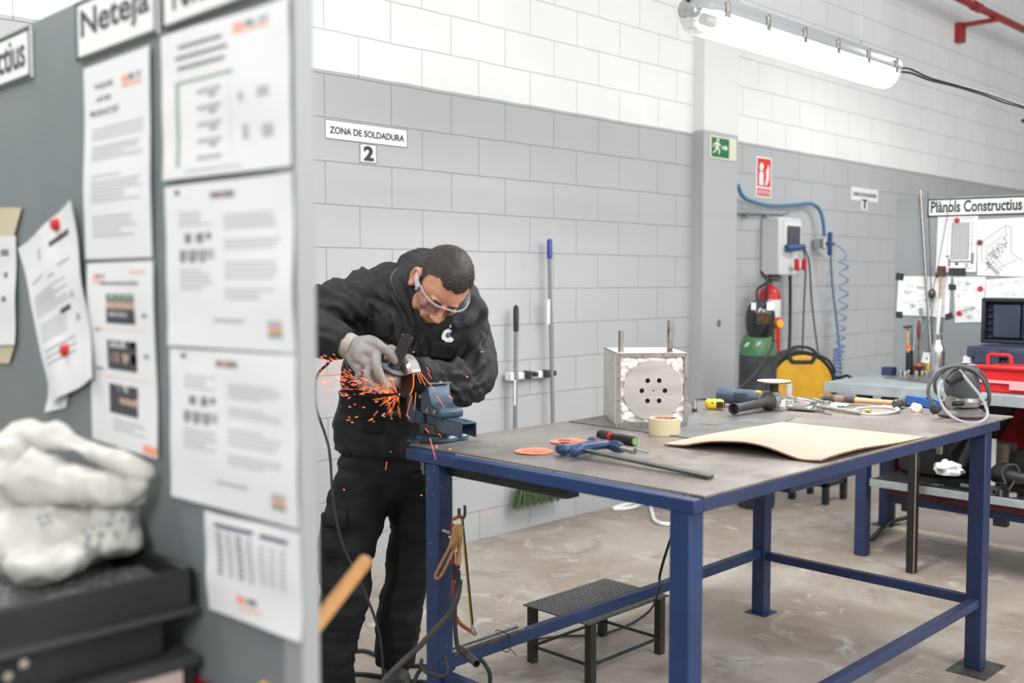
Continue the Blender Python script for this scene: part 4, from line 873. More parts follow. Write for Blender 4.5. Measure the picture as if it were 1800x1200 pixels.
for a, b in (((xa, ya), (xb, ya)), ((xa, yb), (xb, yb)), ((xa, ya), (xa, yb)), ((xb, ya), (xb, yb))):
    MB().cyl((a[0], a[1], .06), (b[0], b[1], .06), .006, n=10).build('brace', M_black, t)
# small cable behind the leg into stool
c = MB(); c.tube([at_d(1206, 768, 3.6), at_d(1200, 890, 3.6), at_d(1176, 955, 3.6), at_d(1160, 1010, 3.65), at_d(1158, 1040, 3.6), at_z(1140, 1075, .03), at_z(1100, 1100, .01), at_z(1050, 1115, .008), at_z(980, 1118, .008), at_z(920, 1125, .008)], .005); tag(c.build('floor_lead', M_blk, origin=tuple(at_z(1100, 1100, 0))), 'thin black cable falling behind the step stool', 'cable')
# ------------------------------------------------------------------ stuff hanging by the left leg
def LP(x, y, dx=0): return at_d(x, y, 2.98+dx)
# earth clamp
t = thing('earth_clamp', 'brass welding earth clamp hanging on the left bench leg', 'clamp', tuple(LP(790, 960)))
def flatstrip(c, pts, wd, th_):
    for i in range(len(pts)-1): c.bar(pts[i], pts[i+1], wd, th_, -FW)
c = MB(); d0 = .0
c.tube([LP(803, 924), LP(797, 945), LP(787, 968), LP(775, 990), LP(767, 1007), LP(765, 1014), LP(770, 1016), LP(777, 1008), LP(787, 988), LP(798, 965), LP(806, 948)], .0046, n=8); K_ = [(803, 920), (815, 925), (812, 943), (800, 958), (788, 966), (792, 942)]; PP = [LP(x, y, -.003) for x, y in K_]; c.add(PP+[q+FW*.008 for q in PP], [tuple(range(6)), tuple(range(6, 12))[::-1]]+[(i, i+6, (i+1) % 6+6, (i+1) % 6) for i in range(6)]); c.build('lever', M_brass, t)
c = MB(); c.tube([LP(800, 925), LP(796, 945)], [.013, .010], n=4, smooth=False, flat=.5); c.tube([LP(805, 926, .01), LP(808, 950, .01), LP(806, 975, .01)], [.012, .016, .01], n=6, flat=.5); c.tube([LP(806, 970, .01), LP(806, 992, .01)], .009, n=6); c.build('jaws', M_brass, t)
c = MB(); c.ell(LP(791, 944, -.015), .005); c.cyl(LP(779, 932, .02), LP(792, 936, 0), .005, n=8); c.build('rivet', M_steel, t)
c = MB(); c.tube([LP(801, 992, .01), LP(802, 1005, .01), LP(802, 1018, .01)], .0125, n=12); c.build('taped_joint', M_blk, t)
P = [LP(808, 1018, .01), LP(805, 1045, 0), LP(794, 1072, -.04), LP(770, 1100, -.08), LP(738, 1135, -.1), LP(705, 1165, -.12), LP(672, 1200, -.16), LP(655, 1240, -.2)]
c = MB(); c.tube(P, .0085, n=12); tag(c.build('earth_cable', M_rubber, origin=tuple(P[3])), 'thick grey cable sweeping from the earth clamp down to the left', 'cable')
P = [LP(806, 1018, .02), LP(800, 1060, .02), LP(800, 1100, .02), LP(804, 1135, .02), LP(812, 1148, .02)]
c = MB(); c.tube(P, .007, n=10); tag(c.build('hanging_cable', M_rubber, origin=tuple(P[0])), 'dark cable hanging straight behind the hacksaw', 'cable')
# hacksaw
t = thing('hacksaw', 'orange framed hacksaw with yellow and black blade hanging by the bench leg', 'saw', tuple(LP(815, 1000)))
c = MB(); flatstrip(c, [LP(796, 913, .06), LP(808, 907, .06), LP(814, 912, .06)], .008, .016); c.tube([LP(796, 920, .05), LP(797, 1000, .05), LP(799, 1070, .05), LP(805, 1090, .05), LP(814, 1100, .04), LP(833, 1112, .03)], .0062, n=6); c.build('frame', mat('saw_orange', s2l(176, 82, 44), .4, 0, s2l(120, 60, 40), 20), t)
c = MB(); c.bar(LP(812, 912, .04), LP(830, 1098, .03), .003, .008, RT); c.build('blade', mat('blade_yellow', s2l(190, 158, 50), .45), t)
c = MB(); c.bar(LP(813.6, 912, .036), LP(831.6, 1098, .026), .003, .004, RT); c.build('blade_teeth', M_blk, t)
c = MB(); c.tube([LP(807, 893, .05), LP(807, 905, .05)], .005); c.tube([LP(817, 888, .05), LP(817, 905, .05), LP(813, 912, .05)], .0045); c.build('hook', M_iron, t)
c = MB(); c.tube([LP(830, 1098, .03), LP(832, 1108, .03), LP(836, 1116, .03)], [.004, .006, .005], n=8); c.build('tension_bolt', M_chrome, t)
# bent tube and strapped bars on the stretcher
c = MB(); c.pipe(LP(812, 1142, .02), LP(838, 1166, -.08), .0115, .0025); tag(c.build('steel_tube', M_iron, origin=tuple(LP(812, 1142))), 'short dark steel tube poking forward past the left bench leg', 'tube')
t = thing('strapped_bars', 'steel flat bars wired onto the lower blue stretcher', 'bar', (2.1, 2.3, .28))
for k in range(4): 
    c = MB(); y = 2.272+k*.014; c.bx(2.03, 2.33+.02*(k % 2), y, y+.011, .2805, .289); c.build('bar', M_steel if k % 2 else M_iron, t)
c = MB(); c.tube([(2.26, 2.268, .288), (2.26, 2.272, .293), (2.26, 2.325, .293), (2.26, 2.33, .26), (2.26, 2.3, .236), (2.26, 2.27, .238), (2.26, 2.266, .27), (2.26, 2.268, .288)], .0015, n=6); c.tube([(2.26, 2.262, .25), (2.275, 2.25, .225)], .0015, n=6, smooth=False); c.build('wire_tie', M_blk, t)
# cable wrapped round the leg + floor cables
c = MB(); c.tube([LP(741, 1160, .06), LP(741, 1170, 0), LP(752, 1182, -.03), LP(775, 1188, -.03), LP(786, 1183, -.03), LP(787, 1168, -.02), LP(783, 1155, 0), LP(779, 1157, .03)], .006, n=10); c.tube([LP(746, 1172, -.0), LP(735, 1182, .02), LP(726, 1205, .02)], .006); tag(c.build('leg_cable', M_rubber, origin=tuple(LP(760, 1180))), 'dark cable looped around the foot of the left bench leg', 'cable')
for k, (pts, lab) in enumerate(((((610, 1146), (640, 1143), (665, 1152), (700, 1166), (745, 1170), (800, 1172)), 'dark cable on the floor crossing behind the boots, rear one'), (((606, 1187), (630, 1184), (660, 1187), (720, 1196), (780, 1200)), 'dark cable on the floor crossing between the boots, front one'))):
    c = MB(); c.tube([at_z(x, y, .008) for x, y in pts], .0075); tag(c.build('floor_cable', M_rubber, origin=tuple(at_z(*pts[2], 0))), lab, 'cable')
c = MB(); c.tube([LP(842, 1155, .3), LP(853, 1168, .3), LP(861, 1185, .3), LP(861, 1210, .3)], .007); tag(c.build('short_cable', M_rubber, origin=tuple(LP(853, 1168, .3))), 'short arc of dark cable right of the steel tube', 'cable')
# ------------------------------------------------------------------ vise
vb = at_z(768, 774, ZT); az = math.radians(255.2); sv = V((math.cos(az), math.sin(az), 0)); tv = UZ.cross(sv)
M = basis((vb.x, vb.y, ZT), sv, tv, UZ)
t = thing('bench_vise', 'blue grey bench vise bolted to the left corner of the workbench', 'vise', (vb.x, vb.y, ZT))
c = MB(M); c.lathe([(0, 0), (.062, 0), (.068, .005), (.068, .014), (.063, .02), (.045, .024), (0, .024)], n=40); c.lathe([(0, 0), (.036, 0), (.04, .005), (.04, .014), (.035, .02), (0, .022)], (.005, .065, 0), n=28); c.lathe([(0, 0), (.03, 0), (.03, .007), (0, .009)], (-.02, -.062, 0), n=24); sb_ = c.build('swivel_base', M_vise, t)
c = MB(M); c.cyl((-.022, -.038, .022), (-.022, -.038, .032), .011, n=6); c.build('base_bolt', M_iron, sb_, bevel=.001)
Mz = Matrix(((1, 0, 0, 0), (0, 0, 1, 0), (0, 1, 0, 0), (0, 0, 0, 1)))   # polygon (s,z) extruded along t
c = MB(M); c.prism([(-.06, .022), (.045, .022), (.04, .055), (-.055, .055)], -.034, .034, Mz); c.build('neck', M_rust, t, bevel=.004)
# inverted U channel slide
c = MB(M)
c.bx(-.02, .215, -.027, .027, .077, .083); c.bx(-.02, .215, -.027, -.021, .037, .083); c.bx(-.02, .215, .021, .027, .037, .083); c.build('slide_channel', M_vise, t, bevel=.003)
c = MB(M); c.prism([(-.04, .083), (.1, .083), (.106, .088), (.106, .106), (.099, .112), (.06, .114), (.036, .124), (.02, .15), (.012, .179), (-.03, .179), (-.036, .15), (-.036, .1)], -.04, .04, Mz); fj = c.build('fixed_jaw', M_vise, t, bevel=.005)
c = MB(M)
for s_ in (.02, .07): c.cyl((s_, -.04, .1), (s_, -.044, .1), .0075, n=14)
c.build('jaw_bolt', M_steel, fj)
c = MB(M); c.bx(-.038, -.032, -.04, .04, .145, .1795); c.build('jaw_plate', M_steel, fj)
c = MB(M); c.prism([(-.15, .045), (-.15, .14), (-.142, .15), (-.115, .15), (-.11, .14), (-.11, .095), (-.03, .085), (-.03, .05), (-.13, .04)], -.036, .036, Mz); c.build('moving_jaw', M_vise, t, bevel=.006)
c = MB(M); c.bx(-.1, -.02, -.024, .024, .083, .094); c.build('slide_bar', M_rust, t, bevel=.002)
c = MB(M); c.cyl((-.15, 0, .07), (-.2, 0, .07), .014, n=18); c.cyl((-.19, -.05, .068), (-.19, .05, .072), .0055, n=10); c.ell((-.19, -.053, .068), .011); c.ell((-.19, .053, .072), .011); c.build('screw_handle', M_iron, t)
# workpiece clamped in the jaws
c = MB(M); c.bx(-.06, -.04, -.035, .035, .13, .181); c.bx(-.075, .03, -.042, .036, .181, .185); c.bx(-.06, .02, .0, .008, .185, .189); tag(c.build('workpiece', M_steel, origin=tuple(vb)), 'thin bright steel plate held in the vise jaws', 'metal plate')
# ------------------------------------------------------------------ left notice board (near the camera)
XB = .73; NX = V((-1, 0, 0)); RB = V((0, -1, 0))
t = thing('notice_board', 'tall grey steel notice board panel in the left foreground', 'notice board', (XB, 1.6, 0))
MB().bx(XB, XB+.022, 1.152, 3.1, .3, 1.881).build('panel', M_panel, t, bevel=.002)
MB().bx(XB-.001, XB+.027, 1.108, 1.152, .3, 1.9).build('edge_post', M_panel_l, t, bevel=.003)
for yy in (3.06, 1.1): MB().bx(XB+.001, XB+.03, yy-.02, yy+.02, 0, .3).build('leg', M_black, t)
PM = [M_paper, M_ink, M_inkm, M_inkl, M_inko, M_inkb, M_inkg, M_card, M_magnet]
def page(name, label, corners, n, marks, cat='paper sheet', curl=.004, off=.003, texts=(), group=None, seed=0, segs=()):
    """corners TL,TR,BR,BL in world; marks (u0,u1,v0,v1,mat) with v down"""
    TL, TR, BR, BL = [V(p) for p in corners]; n = V(n)
    def f(u, v, h=0):
        p = TL.lerp(TR, u).lerp(BL.lerp(BR, u), v)
        b = curl*(noise.noise(V((u*2.1+seed, v*2.3, seed)))+.5)+curl*1.2*max(0, v-.8)*abs(math.sin(seed+u*3))
        return p+n*(off+max(0, b)+h)
    c = MB(); c.cur = 0; c.grid(f, 12, 14, .0004, n)
    for (u0, u1, v0, v1, m) in marks:
        c.cur = m; nu = max(1, int((u1-u0)*12)); nv = max(1, int((v1-v0)*14))
        c.grid(lambda a, b: f(u0+(u1-u0)*a, v0+(v1-v0)*b, .0004), nu, nv)
    for (s, u0, u1, v0, v1, m, bold) in texts:
        vs, fs, x0, x1, y0, y1 = glyphs(s, bold); c.cur = m
        c.add([f(u0+(u1-u0)*(q.x-x0)/(x1-x0), v1+(v0-v1)*(q.y-y0)/(y1-y0), .0006) for q in vs], fs)
    for (u0, v0, u1, v1, w_, m) in segs:
        c.cur = m; du, dv = u1-u0, v1-v0; q = math.hypot(du, dv)+1e-6; pu, pv = -dv/q*w_, du/q*w_
        c.add([f(u0+pu, v0+pv, .0006), f(u1+pu, v1+pv, .0006), f(u1-pu, v1-pv, .0006), f(u0-pu, v0-pv, .0006)], [(0, 1, 2, 3)])
    o = c.build(name, PM, origin=tuple((TL+BR)/2), fix=False)
    return tag(o, label, cat, group)
def XP(*pts): return [at_x(x, y, XB) for x, y in pts]
def lines(u0, u1, v0, v1, n, m=3, seed=1, h=.35):
    random.seed(seed); out = []
    for k in range(n):
        v = v0+(v1-v0)*k/n; e = u1-(u1-u0)*random.choice((0, .05, .1, .35)); out.append((u0, e, v, v+(v1-v0)/n*h, m))
    return out
# header labels
def label_board(label, s, px, pt, pb, fx0, fx1, full, cat='sign', wd=None):
    pass
def hdr(label, txt, yl, yr, z0, z1, u0, u1, bold=.018):
    t = thing('header_label', label, 'label', (XB, (yl+yr)/2, z0)); W_ = yl-yr
    pt_ = MB().bx(XB-.006, XB-.001, yr, yl, z0, z1).build('plate', M_signw, t)
    e = .006; x0, x1 = XB-.0068, XB-.006; c = MB()
    c.bx(x0, x1, yr, yl, z0, z0+e); c.bx(x0, x1, yr, yl, z1-e, z1); c.bx(x0, x1, yr, yr+e, z0, z1); c.bx(x0, x1, yl-e, yl, z0, z1); c.build('border', M_signb, t)
    c = MB(); text(c, txt, (XB-.006, yl-W_*u0, z0+.022), RB, UZ, W_*(u1-u0), (z1-z0)*(.66 if 'j' not in txt else .6), NX, bold); c.build('lettering', M_signb, pt_); return t
hdr('black framed white label ending in "uctius" at the left edge of the near board', 'Plànols Constructius', 2.62, 1.957, 1.783, 1.873, .04, .965)
hdr('black framed white label reading Neteja on the near board', 'Neteja', 1.752, 1.465, 1.779, 1.875, .07, .93)
hdr('black framed white label reading Toleràncies at the top right of the near board', 'Toleràncies', 1.446, 1.125, 1.779, 1.875, .06, .94)
rect = lambda yl, yr, z1, z0: [V((XB, yl, z1)), V((XB, yr, z1)), V((XB, yr, z0)), V((XB, yl, z0))]
logo = lambda u, v, w_=.2, h_=.05: [(u, u+w_*.3, v, v+h_, 4), (u+w_*.35, u+w_*.6, v, v+h_*.9, 2), (u+w_*.7, u+w_, v, v+h_*.9, 3), (u, u+w_, v+h_*1.25, v+h_*1.6, 4)]
page('paper_sheet', 'narrow white sheet with three centred heading words under the Neteja label', XP((152, 122), (268, 80), (272, 452), (155, 456)), NX,
     logo(.6, .1, .28, .035)+lines(.13, .9, .33, .4, 3, 3, 2)+lines(.13, .88, .42, .5, 6, 3, 3)+lines(.13, .6, .57, .59, 1, 3)+lines(.13, .9, .6, .72, 6, 3, 4)+lines(.13, .8, .78, .9, 5, 3, 5),
     texts=[('TASQUES', .17, .47, .1, .135, 1, .01), ('NETEJA', .2, .45, .17, .2, 1, .01), ('PRODUCCIÓ', .1, .55, .225, .265, 1, .01)], seed=1)
page('photo_sheet', 'white sheet with three dark photographs in a column, lower left of the near board', XP((158, 463), (274, 458), (284, 806), (168, 770)), NX,
     logo(.1, .06, .18, .03)+[(.68, .9, .05, .06, 4), (.2, .8, .105, .12, 2), (.08, .92, .36, .363, 4), (.08, .92, .62, .623, 4)]+
     [(.3, .72, .17, .33, 1), (.32, .7, .17, .2, 6), (.3, .72, .21, .25, 7), (.34, .6, .27, .29, 3), (.3, .72, .42, .58, 1), (.34, .7, .42, .46, 3), (.36, .72, .49, .54, 7), (.3, .72, .66, .82, 1), (.3, .6, .66, .72, 3), (.45, .72, .72, .79, 7)]+
     [(.1, .2, .36, .375, 2), (.1, .22, .58, .595, 2), (.82, .9, .27, .29, 2), (.82, .9, .48, .5, 2)]+lines(.35, .85, .85, .92, 4, 3, 7)+[(.8, .995, .945, .99, 4)], seed=2)
page('paper_sheet', 'large white sheet with a green edged table below the Toleràncies label', XP((288, 66), (513, -4), (519, 292), (293, 318)), NX,
     [(.16, .52, .1, .125, 2), (.13, .56, .17, .195, 2), (.14, .54, .24, .265, 2)]+logo(.6, .06, .26, .04)+[(.12, .6, .34, .36, 6), (.12, .15, .36, .92, 6), (.57, .573, .36, .88, 3)]+
     [(.3, .5, .42+k*.11, .45+k*.11, 3) for k in range(5)]+[(.4, .46, .46+k*.11, .48+k*.11, 2) for k in range(4)]+[(.64, .68, .5, .55, 3), (.78, .86, .49, .55, 3), (.66, .7, .7, .8, 3), (.8, .88, .72, .8, 3)]+lines(.2, .9, .95, .98, 1, 3, 9), seed=3)
def twocol(seed): return ([(.1, .14, .03, .06, 5), (.4, .58, .06, .1, 2), (.46, .5, .06, .1, 4)]+lines(.13, .42, .17, .27, 4, 3, seed)+[(.18, .24, .3, .36, 2), (.28, .34, .3, .36, 2), (.36, .4, .3, .34, 2), (.13, .42, .4, .46, 3), (.14, .18, .4, .48, 2), (.22, .27, .4, .48, 2), (.31, .35, .4, .48, 2)]
     +lines(.13, .42, .52, .66, 5, 3, seed+1)+lines(.5, .9, .2, .3, 5, 3, seed+2)+lines(.5, .92, .35, .42, 3, 3, seed+3)+lines(.5, .9, .48, .6, 4, 3, seed+4)+lines(.5, .92, .64, .72, 3, 3, seed+5)+[(.4, .65, .82, .84, 3), (.82, .92, .82, .86, 3), (.82, .92, .86, .885, 4), (.82, .92, .885, .92, 6)])
page('paper_sheet', 'upper of two matching two-column white sheets on the near board', XP((296, 330), (520, 303), (525, 621), (303, 606)), NX, twocol(11), seed=4, off=.004)
page('paper_sheet', 'lower of two matching two-column white sheets on the near board', XP((305, 611), (527, 624), (531, 929), (308, 870)), NX, twocol(21), seed=5, off=.004)
page('paper_sheet', 'bottom white sheet with a narrow dark headed table on the near board', XP((365, 896), (533, 936), (537, 1127), (372, 1068)), NX,
     [(.13, .54, .09, .13, 5), (.6, .88, .1, .14, 5)]+[(.14+k*.11, .2+k*.11, .17+j*.05, .2+j*.05, 2 if k % 2 == 0 else 3) for k in range(4) for j in range(9)]+[(.6+k*.1, .66+k*.1, .2+j*.05, .225+j*.05, 3) for k in range(3) for j in range(8)]+[(.33, .43, .76, .83, 4), (.45, .55, .76, .82, 2), (.36, .6, .86, .88, 4)], seed=6)
page('paper_sheet', 'tilted white sheet held by two red magnets on the near board', XP((43, 437), (137, 352), (180, 662), (105, 706)), NX,
     [(.55, .85, .12, .15, 1), (.3, .36, .1, .17, 3), (.1, .35, .26, .275, 3), (.45, .55, .3, .315, 3), (.62, .8, .27, .285, 3)]+lines(.1, .7, .36, .5, 6, 3, 31)+lines(.12, .6, .54, .66, 5, 3, 32)+[(.5, .68, .52, .55, 1), (.72, .78, .46, .5, 3), (.75, .8, .6, .64, 2)]+lines(.12, .7, .7, .82, 3, 3, 33), curl=.012, off=.006, seed=7)
page('paper_sheet', 'folded corner of a white sheet behind the tilted one', XP((92, 640), (128, 655), (120, 716), (84, 724)), NX, [], off=.002, seed=8)
page('paper_sheet', 'white sheet taped at the left edge of the picture', XP((-120, 415), (32, 415), (32, 605), (-120, 612)), NX, [(.85, .93, .12, .18, 2), (.88, .92, .33, .38, 2), (.86, .91, .55, .6, 2)], seed=9)
for (pts, lab) in ((((-60, 365), (42, 365), (28, 416), (-60, 416)), 'beige masking tape strip above the left edge sheet'), (((-60, 598), (30, 604), (20, 638), (-60, 640)), 'beige masking tape strip below the left edge sheet')):
    P = [at_x(x, y, XB) for x, y in pts]; c = MB(); c.grid(lambda u, v: P[0].lerp(P[1], u).lerp(P[3].lerp(P[2], u), v)+NX*(.005+.002*math.sin(u*6)), 8, 4, .0006, NX); tag(c.build('tape_strip', mat('masking', s2l(200, 190, 160), .6), origin=tuple(P[0])), lab, 'tape')
for x, y, lab in ((110, 395, 'small round red magnet near the top of the tilted sheet'), (127, 615, 'small round red magnet near the bottom of the tilted sheet')):
    p = at_x(x, y, XB); c = MB(); c.lathe([(0, .004), (.0105, .004), (.0115, .012), (.0085, .019), (0, .02)], p, NX, 22); tag(c.build('magnet', M_magnet, origin=tuple(p)), lab, 'magnet')
# ------------------------------------------------------------------ left foreground trolley with trays, bag
BY = 1.36; BX1 = .715; BX0 = -.75
t = thing('tool_trolley', 'black tray trolley in the lower left foreground in front of the grey board', 'trolley', (.2, 1.6, 0))
M_tray = mat('tray_black', s2l(28, 29, 30), .5, 0, s2l(36, 37, 39), 6)
M_trayl = mat('tray_edge', s2l(54, 56, 58), .45)
zt = 1.0
c = MB(); th = .012
c.bx(BX0, BX1, BY, BY+th, zt-.055, zt); c.bx(BX1-th, BX1, BY, BY+.48, zt-.055, zt); c.bx(BX0, BX0+th, BY, BY+.48, zt-.055, zt); c.bx(BX0, BX1, BY+.48-th, BY+.48, zt-.055, zt); c.bx(BX0, BX1, BY, BY+.48, zt-.06, zt-.05)
c.build('top_tray', M_tray, t, bevel=.004)
MB().bx(BX0, BX1+.003, BY-.004, BY+.004, zt-.066, zt-.056).build('lip', M_trayl, t, bevel=.002)
c = MB(); c.bx(BX0, BX1-.04, BY+.02, BY+.46, zt-.125, zt-.066); c.build('lower_tray', M_tray, t, bevel=.004)
c = MB(); c.bx(BX0, BX1+.002, BY-.006, BY+.48, zt-.142, zt-.125); c.build('shelf', M_trayl, t, bevel=.003)
for x in (BX0, BX1-.03):
    for y in (BY+.01, BY+.43): MB().bx(x, x+.03, y, y+.03, .1, zt-.142).build('leg', M_black, t)
for x in (BX0+.02, BX1-.02):
    for y in (BY+.03, BY+.44):
        c = MB(); c.cyl((x-.012, y, .05), (x+.012, y, .05), .05); c.cyl((x, y, .05), (x, y, .1), .008); c.build('castor', M_rubber, t)
for x, y in ((40, 1165), (12, 1187)):
    p = at_y(x, y, BY-.006); c = MB(); c.cyl(p, p+V((0, -.004, 0)), .006, n=10); c.build('rivet', M_steel, t)
# case below with pink side, blue strip
t = thing('storage_case', 'pale storage case with a blue band beneath the black trays', 'case', (.2, 1.5, .5))
MB().bx(BX0+.03, BX1-.02, BY+.0, BY+.4, .80, zt-.143).build('body', mat('case_pale', s2l(182, 164, 158), .6), t, bevel=.004)
MB().bx(BX0+.03, BX1-.02, BY+.0, BY+.4, .45, .799).build('base', mat('case_blue', s2l(50, 62, 128), .5), t, bevel=.004)
for yy in (BY+.1, BY+.3): MB().bx(BX0+.04, BX1-.04, yy, yy+.04, .3, .449).build('support', M_black, t)
MB().bx(BX0+.03, BX1-.03, BY+.02, BY+.44, .28, .3).build('support', M_black, t)
t = tag(MB().bx(.722, .7255, 1.15, 1.6, .45, .83).build('red_sheet', M_redp, origin=(.72, 1.4, .5)), 'red panel low on the near board beside the pale case', 'panel')
# filings in the tray
c = MB(); random.seed(12)
def fil(u, v): 
    x = -.4+u*1.1; y = BY+.02+v*.44; return (x, y, zt-.05+.012+.018*noise.fractal(V((x*9, y*9, 0)), 1, 2, 4)+.012*u*(1-v))
c.grid(fil, 60, 26, .02, (0, 0, 1)); o = c.build('metal_filings', mat('filings', s2l(84, 84, 86), .6, .3, s2l(140, 140, 142), 160, .45, .6, .6, 220), origin=(.2, 1.6, zt-.05)); tag(o, 'grey metal filings lying in the black tray under the bag', 'filings'); stuff(o)
# plastic bag: crumpled folded sheet body built from a blob
bc = at_d(95, 880, 1.62)
t = thing('plastic_bag', 'crumpled white plastic carrier bag in the black tray, lower left', 'plastic bag', (bc.x, bc.y, zt-.03))
FD = V((-FW.x, -FW.y, 0)).normalized()
def B_(x, y, d): return at_d(x, y, d)
def remesh(mb, name, mats, parent, vox, smooth=4, disp=None, origin=None, sf=.6):
    o = mb.build(name, mats, parent, origin=origin)
    m = o.modifiers.new('r', 'REMESH'); m.mode = 'VOXEL'; m.voxel_size = vox; m.use_smooth_shade = True
    if smooth: s_ = o.modifiers.new('s', 'SMOOTH'); s_.iterations = smooth; s_.factor = sf
    dg = bpy.context.evaluated_depsgraph_get(); dg.update(); me = bpy.data.meshes.new_from_object(o.evaluated_get(dg))
    o.modifiers.clear(); old = o.data; o.data = me; bpy.data.meshes.remove(old)
    if disp:
        Wm = WM[o.name]; Wi = Wm.to_3x3().inverted()
        nr = [v.normal.copy() for v in me.vertices]
        for v, n_ in zip(me.vertices, nr):
            p = Wm @ v.co; d = disp(p, Wm.to_3x3() @ n_)
            if isinstance(d, Vector): v.co += Wi @ d
            else: v.co += n_*d
        me.update()
    me.polygons.foreach_set('use_smooth', [True]*len(me.polygons))
    return o
def ridge(p, f, seed=0, st=(1, 1, 1)):
    q = V((p.x*st[0]*f+seed, p.y*st[1]*f, p.z*st[2]*f)); return 1-2*abs(noise.noise(q))
c = MB()
c.ell(B_(85, 940, 1.62), (.13, .1, .062)); c.ell(B_(190, 935, 1.58), (.05, .06, .045)); c.ell(B_(-60, 880, 1.62), (.11, .1, .1)); c.ell(B_(10, 850, 1.62), (.07, .07, .07)); c.ell(B_(95, 985, 1.52), (.07, .05, .03)); c.ell(B_(25, 790, 1.62), (.05, .05, .035)); c.ell(B_(210, 900, 1.6), (.03, .05, .03))
# two flat handles curling to the right
def band(pts, w1, w2):
    c.tube(pts, w1, n=10, res=8, flat=w2)
c.tube([B_(10, 770, 1.62), B_(60, 762, 1.61), B_(120, 775, 1.58), B_(190, 800, 1.56), B_(240, 822, 1.55), B_(258, 838, 1.55)], [.03, .026, .017, .016, .018, .012], n=10, flat=.7)
c.tube([B_(40, 830, 1.58), B_(100, 852, 1.57), B_(170, 862, 1.55), B_(225, 858, 1.55), B_(254, 842, 1.55)], [.045, .034, .026, .024, .014], n=10, flat=.8)
c.tube([B_(240, 840, 1.55), B_(225, 875, 1.57), B_(200, 900, 1.58)], [.014, .018, .03], n=10)
def bagd(p, n_):
    return .014*(ridge(p, 8, 2, (1, 1, 1.6))-.55)+.006*(ridge(p, 19, 5, (1.5, 1, .7))-.55)+.001*(ridge(p, 46, 5, (1.2, 1, .8))-.5)
o = bag_o = remesh(c, 'body', M_bag, t, .005, 2, bagd)
for v in o.data.vertices:
    zw = (WM[o.name] @ v.co).z
    if zw < zt-.036: v.co.z += (zt-.036-zw)
bvh_bag = BVHTree.FromObject(o, bpy.context.evaluated_depsgraph_get())
# grey print on the bag
def project(bvh, Wm, x, y):
    Wi = Wm.inverted(); o_ = Wi @ CAM; d = (Wi.to_3x3() @ ray(x, y)).normalized(); hit = bvh.ray_cast(o_, d)
    if hit[0] is None: return None
    return Wm @ hit[0], (Wm.to_3x3() @ hit[1]).normalized()
def decal(bvh, Wm, quad, nu, nv, off, th, mb, mask=None):
    """cover pixel quad (TL,TR,BR,BL) with a patch that follows the surface"""
    pts = {}; 
    for i in range(nu+1):
        for j in range(nv+1):
            u, v = i/nu, j/nv; a = [quad[0][k]+(quad[1][k]-quad[0][k])*u for k in (0, 1)]; b = [quad[3][k]+(quad[2][k]-quad[3][k])*u for k in (0, 1)]
            x, y = a[0]+(b[0]-a[0])*v, a[1]+(b[1]-a[1])*v
            if mask and not mask(u, v): continue
            h = project(bvh, Wm, x, y)
            if h: pts[(i, j)] = h[0]+h[1]*off
    for i in range(nu):
        for j in range(nv):
            ks = [(i, j), (i+1, j), (i+1, j+1), (i, j+1)]
            if all(k in pts for k in ks):
                q = [pts[k] for k in ks]
                if max((q[0]-q[2]).length, (q[1]-q[3]).length) < .06:
                    n_ = (q[1]-q[0]).cross(q[3]-q[0])
                    mb.add(q, [(0, 1, 2, 3)])
c = MB(); random.seed(5)
for k in range(34):
    x = 145+random.random()*85; y = 940-(x-145)*.55+random.random()*45-10; s_ = 3+random.random()*6; decal(bvh_bag, WM[o.name], [(x, y), (x+s_, y-s_*.4), (x+s_+2, y+s_), (x+2, y+s_*1.4)], 2, 2, .0012, 0, c)
for (x, y) in ((65, 908), (78, 905), (70, 918), (84, 915)): decal(bvh_bag, WM[o.name], [(x, y), (x+8, y), (x+8, y+5), (x, y+5)], 2, 2, .0012, 0, c)
if c.v: stuff(c.build('print', mat('bag_print', s2l(135, 137, 142), .6), bag_o, fix=False))
# wooden stick behind the board
a = at_d(643, 985, 1.62); b = at_d(470, 1195, 1.45); b = V((max(b.x, .79), b.y, b.z)); 
t = thing('wooden_handle', 'round wooden handle end sticking out from behind the near board', 'handle', tuple(a))
b = a+(at_d(571, 1078, 1.52)-a)*3.2
MB().cyl(b, a, .0118, n=24).build('shaft', M_woodb, t, bevel=.002); dd_ = (a-b).normalized(); MB().cyl(a-dd_*.001, a+dd_*.001, .0105, n=24).build('cut_end', M_card, t)
# ------------------------------------------------------------------ second workstation
t = thing('second_bench', 'grey topped workstation bench with blue legs at the right edge of the room', 'workbench', (5.3, 2.0, 0))
Zb = .885
bxf = 4.93
c = MB(); c.bx(bxf, 5.75, .2, 2.62, Zb-.008, Zb); c.bx(bxf-.004, bxf, .2, 2.62, Zb-.052, Zb); c.bx(bxf, 5.75, 2.616, 2.62, Zb-.052, Zb); c.build('top', M_galv, t, bevel=.002)
for x, y in ((4.95, 2.39), (5.67, 2.6), (5.68, .4), (4.95, .4)): MB().bx(x, x+.06, y, y+.06, .004, Zb-.008).build('leg', M_blue2, t, bevel=.003)
MB().bx(5.64, 5.76, 2.57, 2.69, 0, .006).build('foot_plate', M_blue2, t)
zs = .41
c = MB(); c.bx(bxf, 5.7, .2, 2.36, zs-.004, zs); c.build('lower_shelf', M_black, t); MB().bx(bxf-.006, bxf, .2, 2.36, zs-.036, zs+.002).build('shelf_lip', M_galv, t, bevel=.002)
MB().bx(bxf+.06, 5.7, .25, 2.3, zs-.078, zs-.038).build('shelf_drawer', mat('maroon', s2l(90, 28, 32), .5), t)
MB().bx(5.08, 5.12, .2, 2.34, .272, .322).build('rail', M_blue2, t)
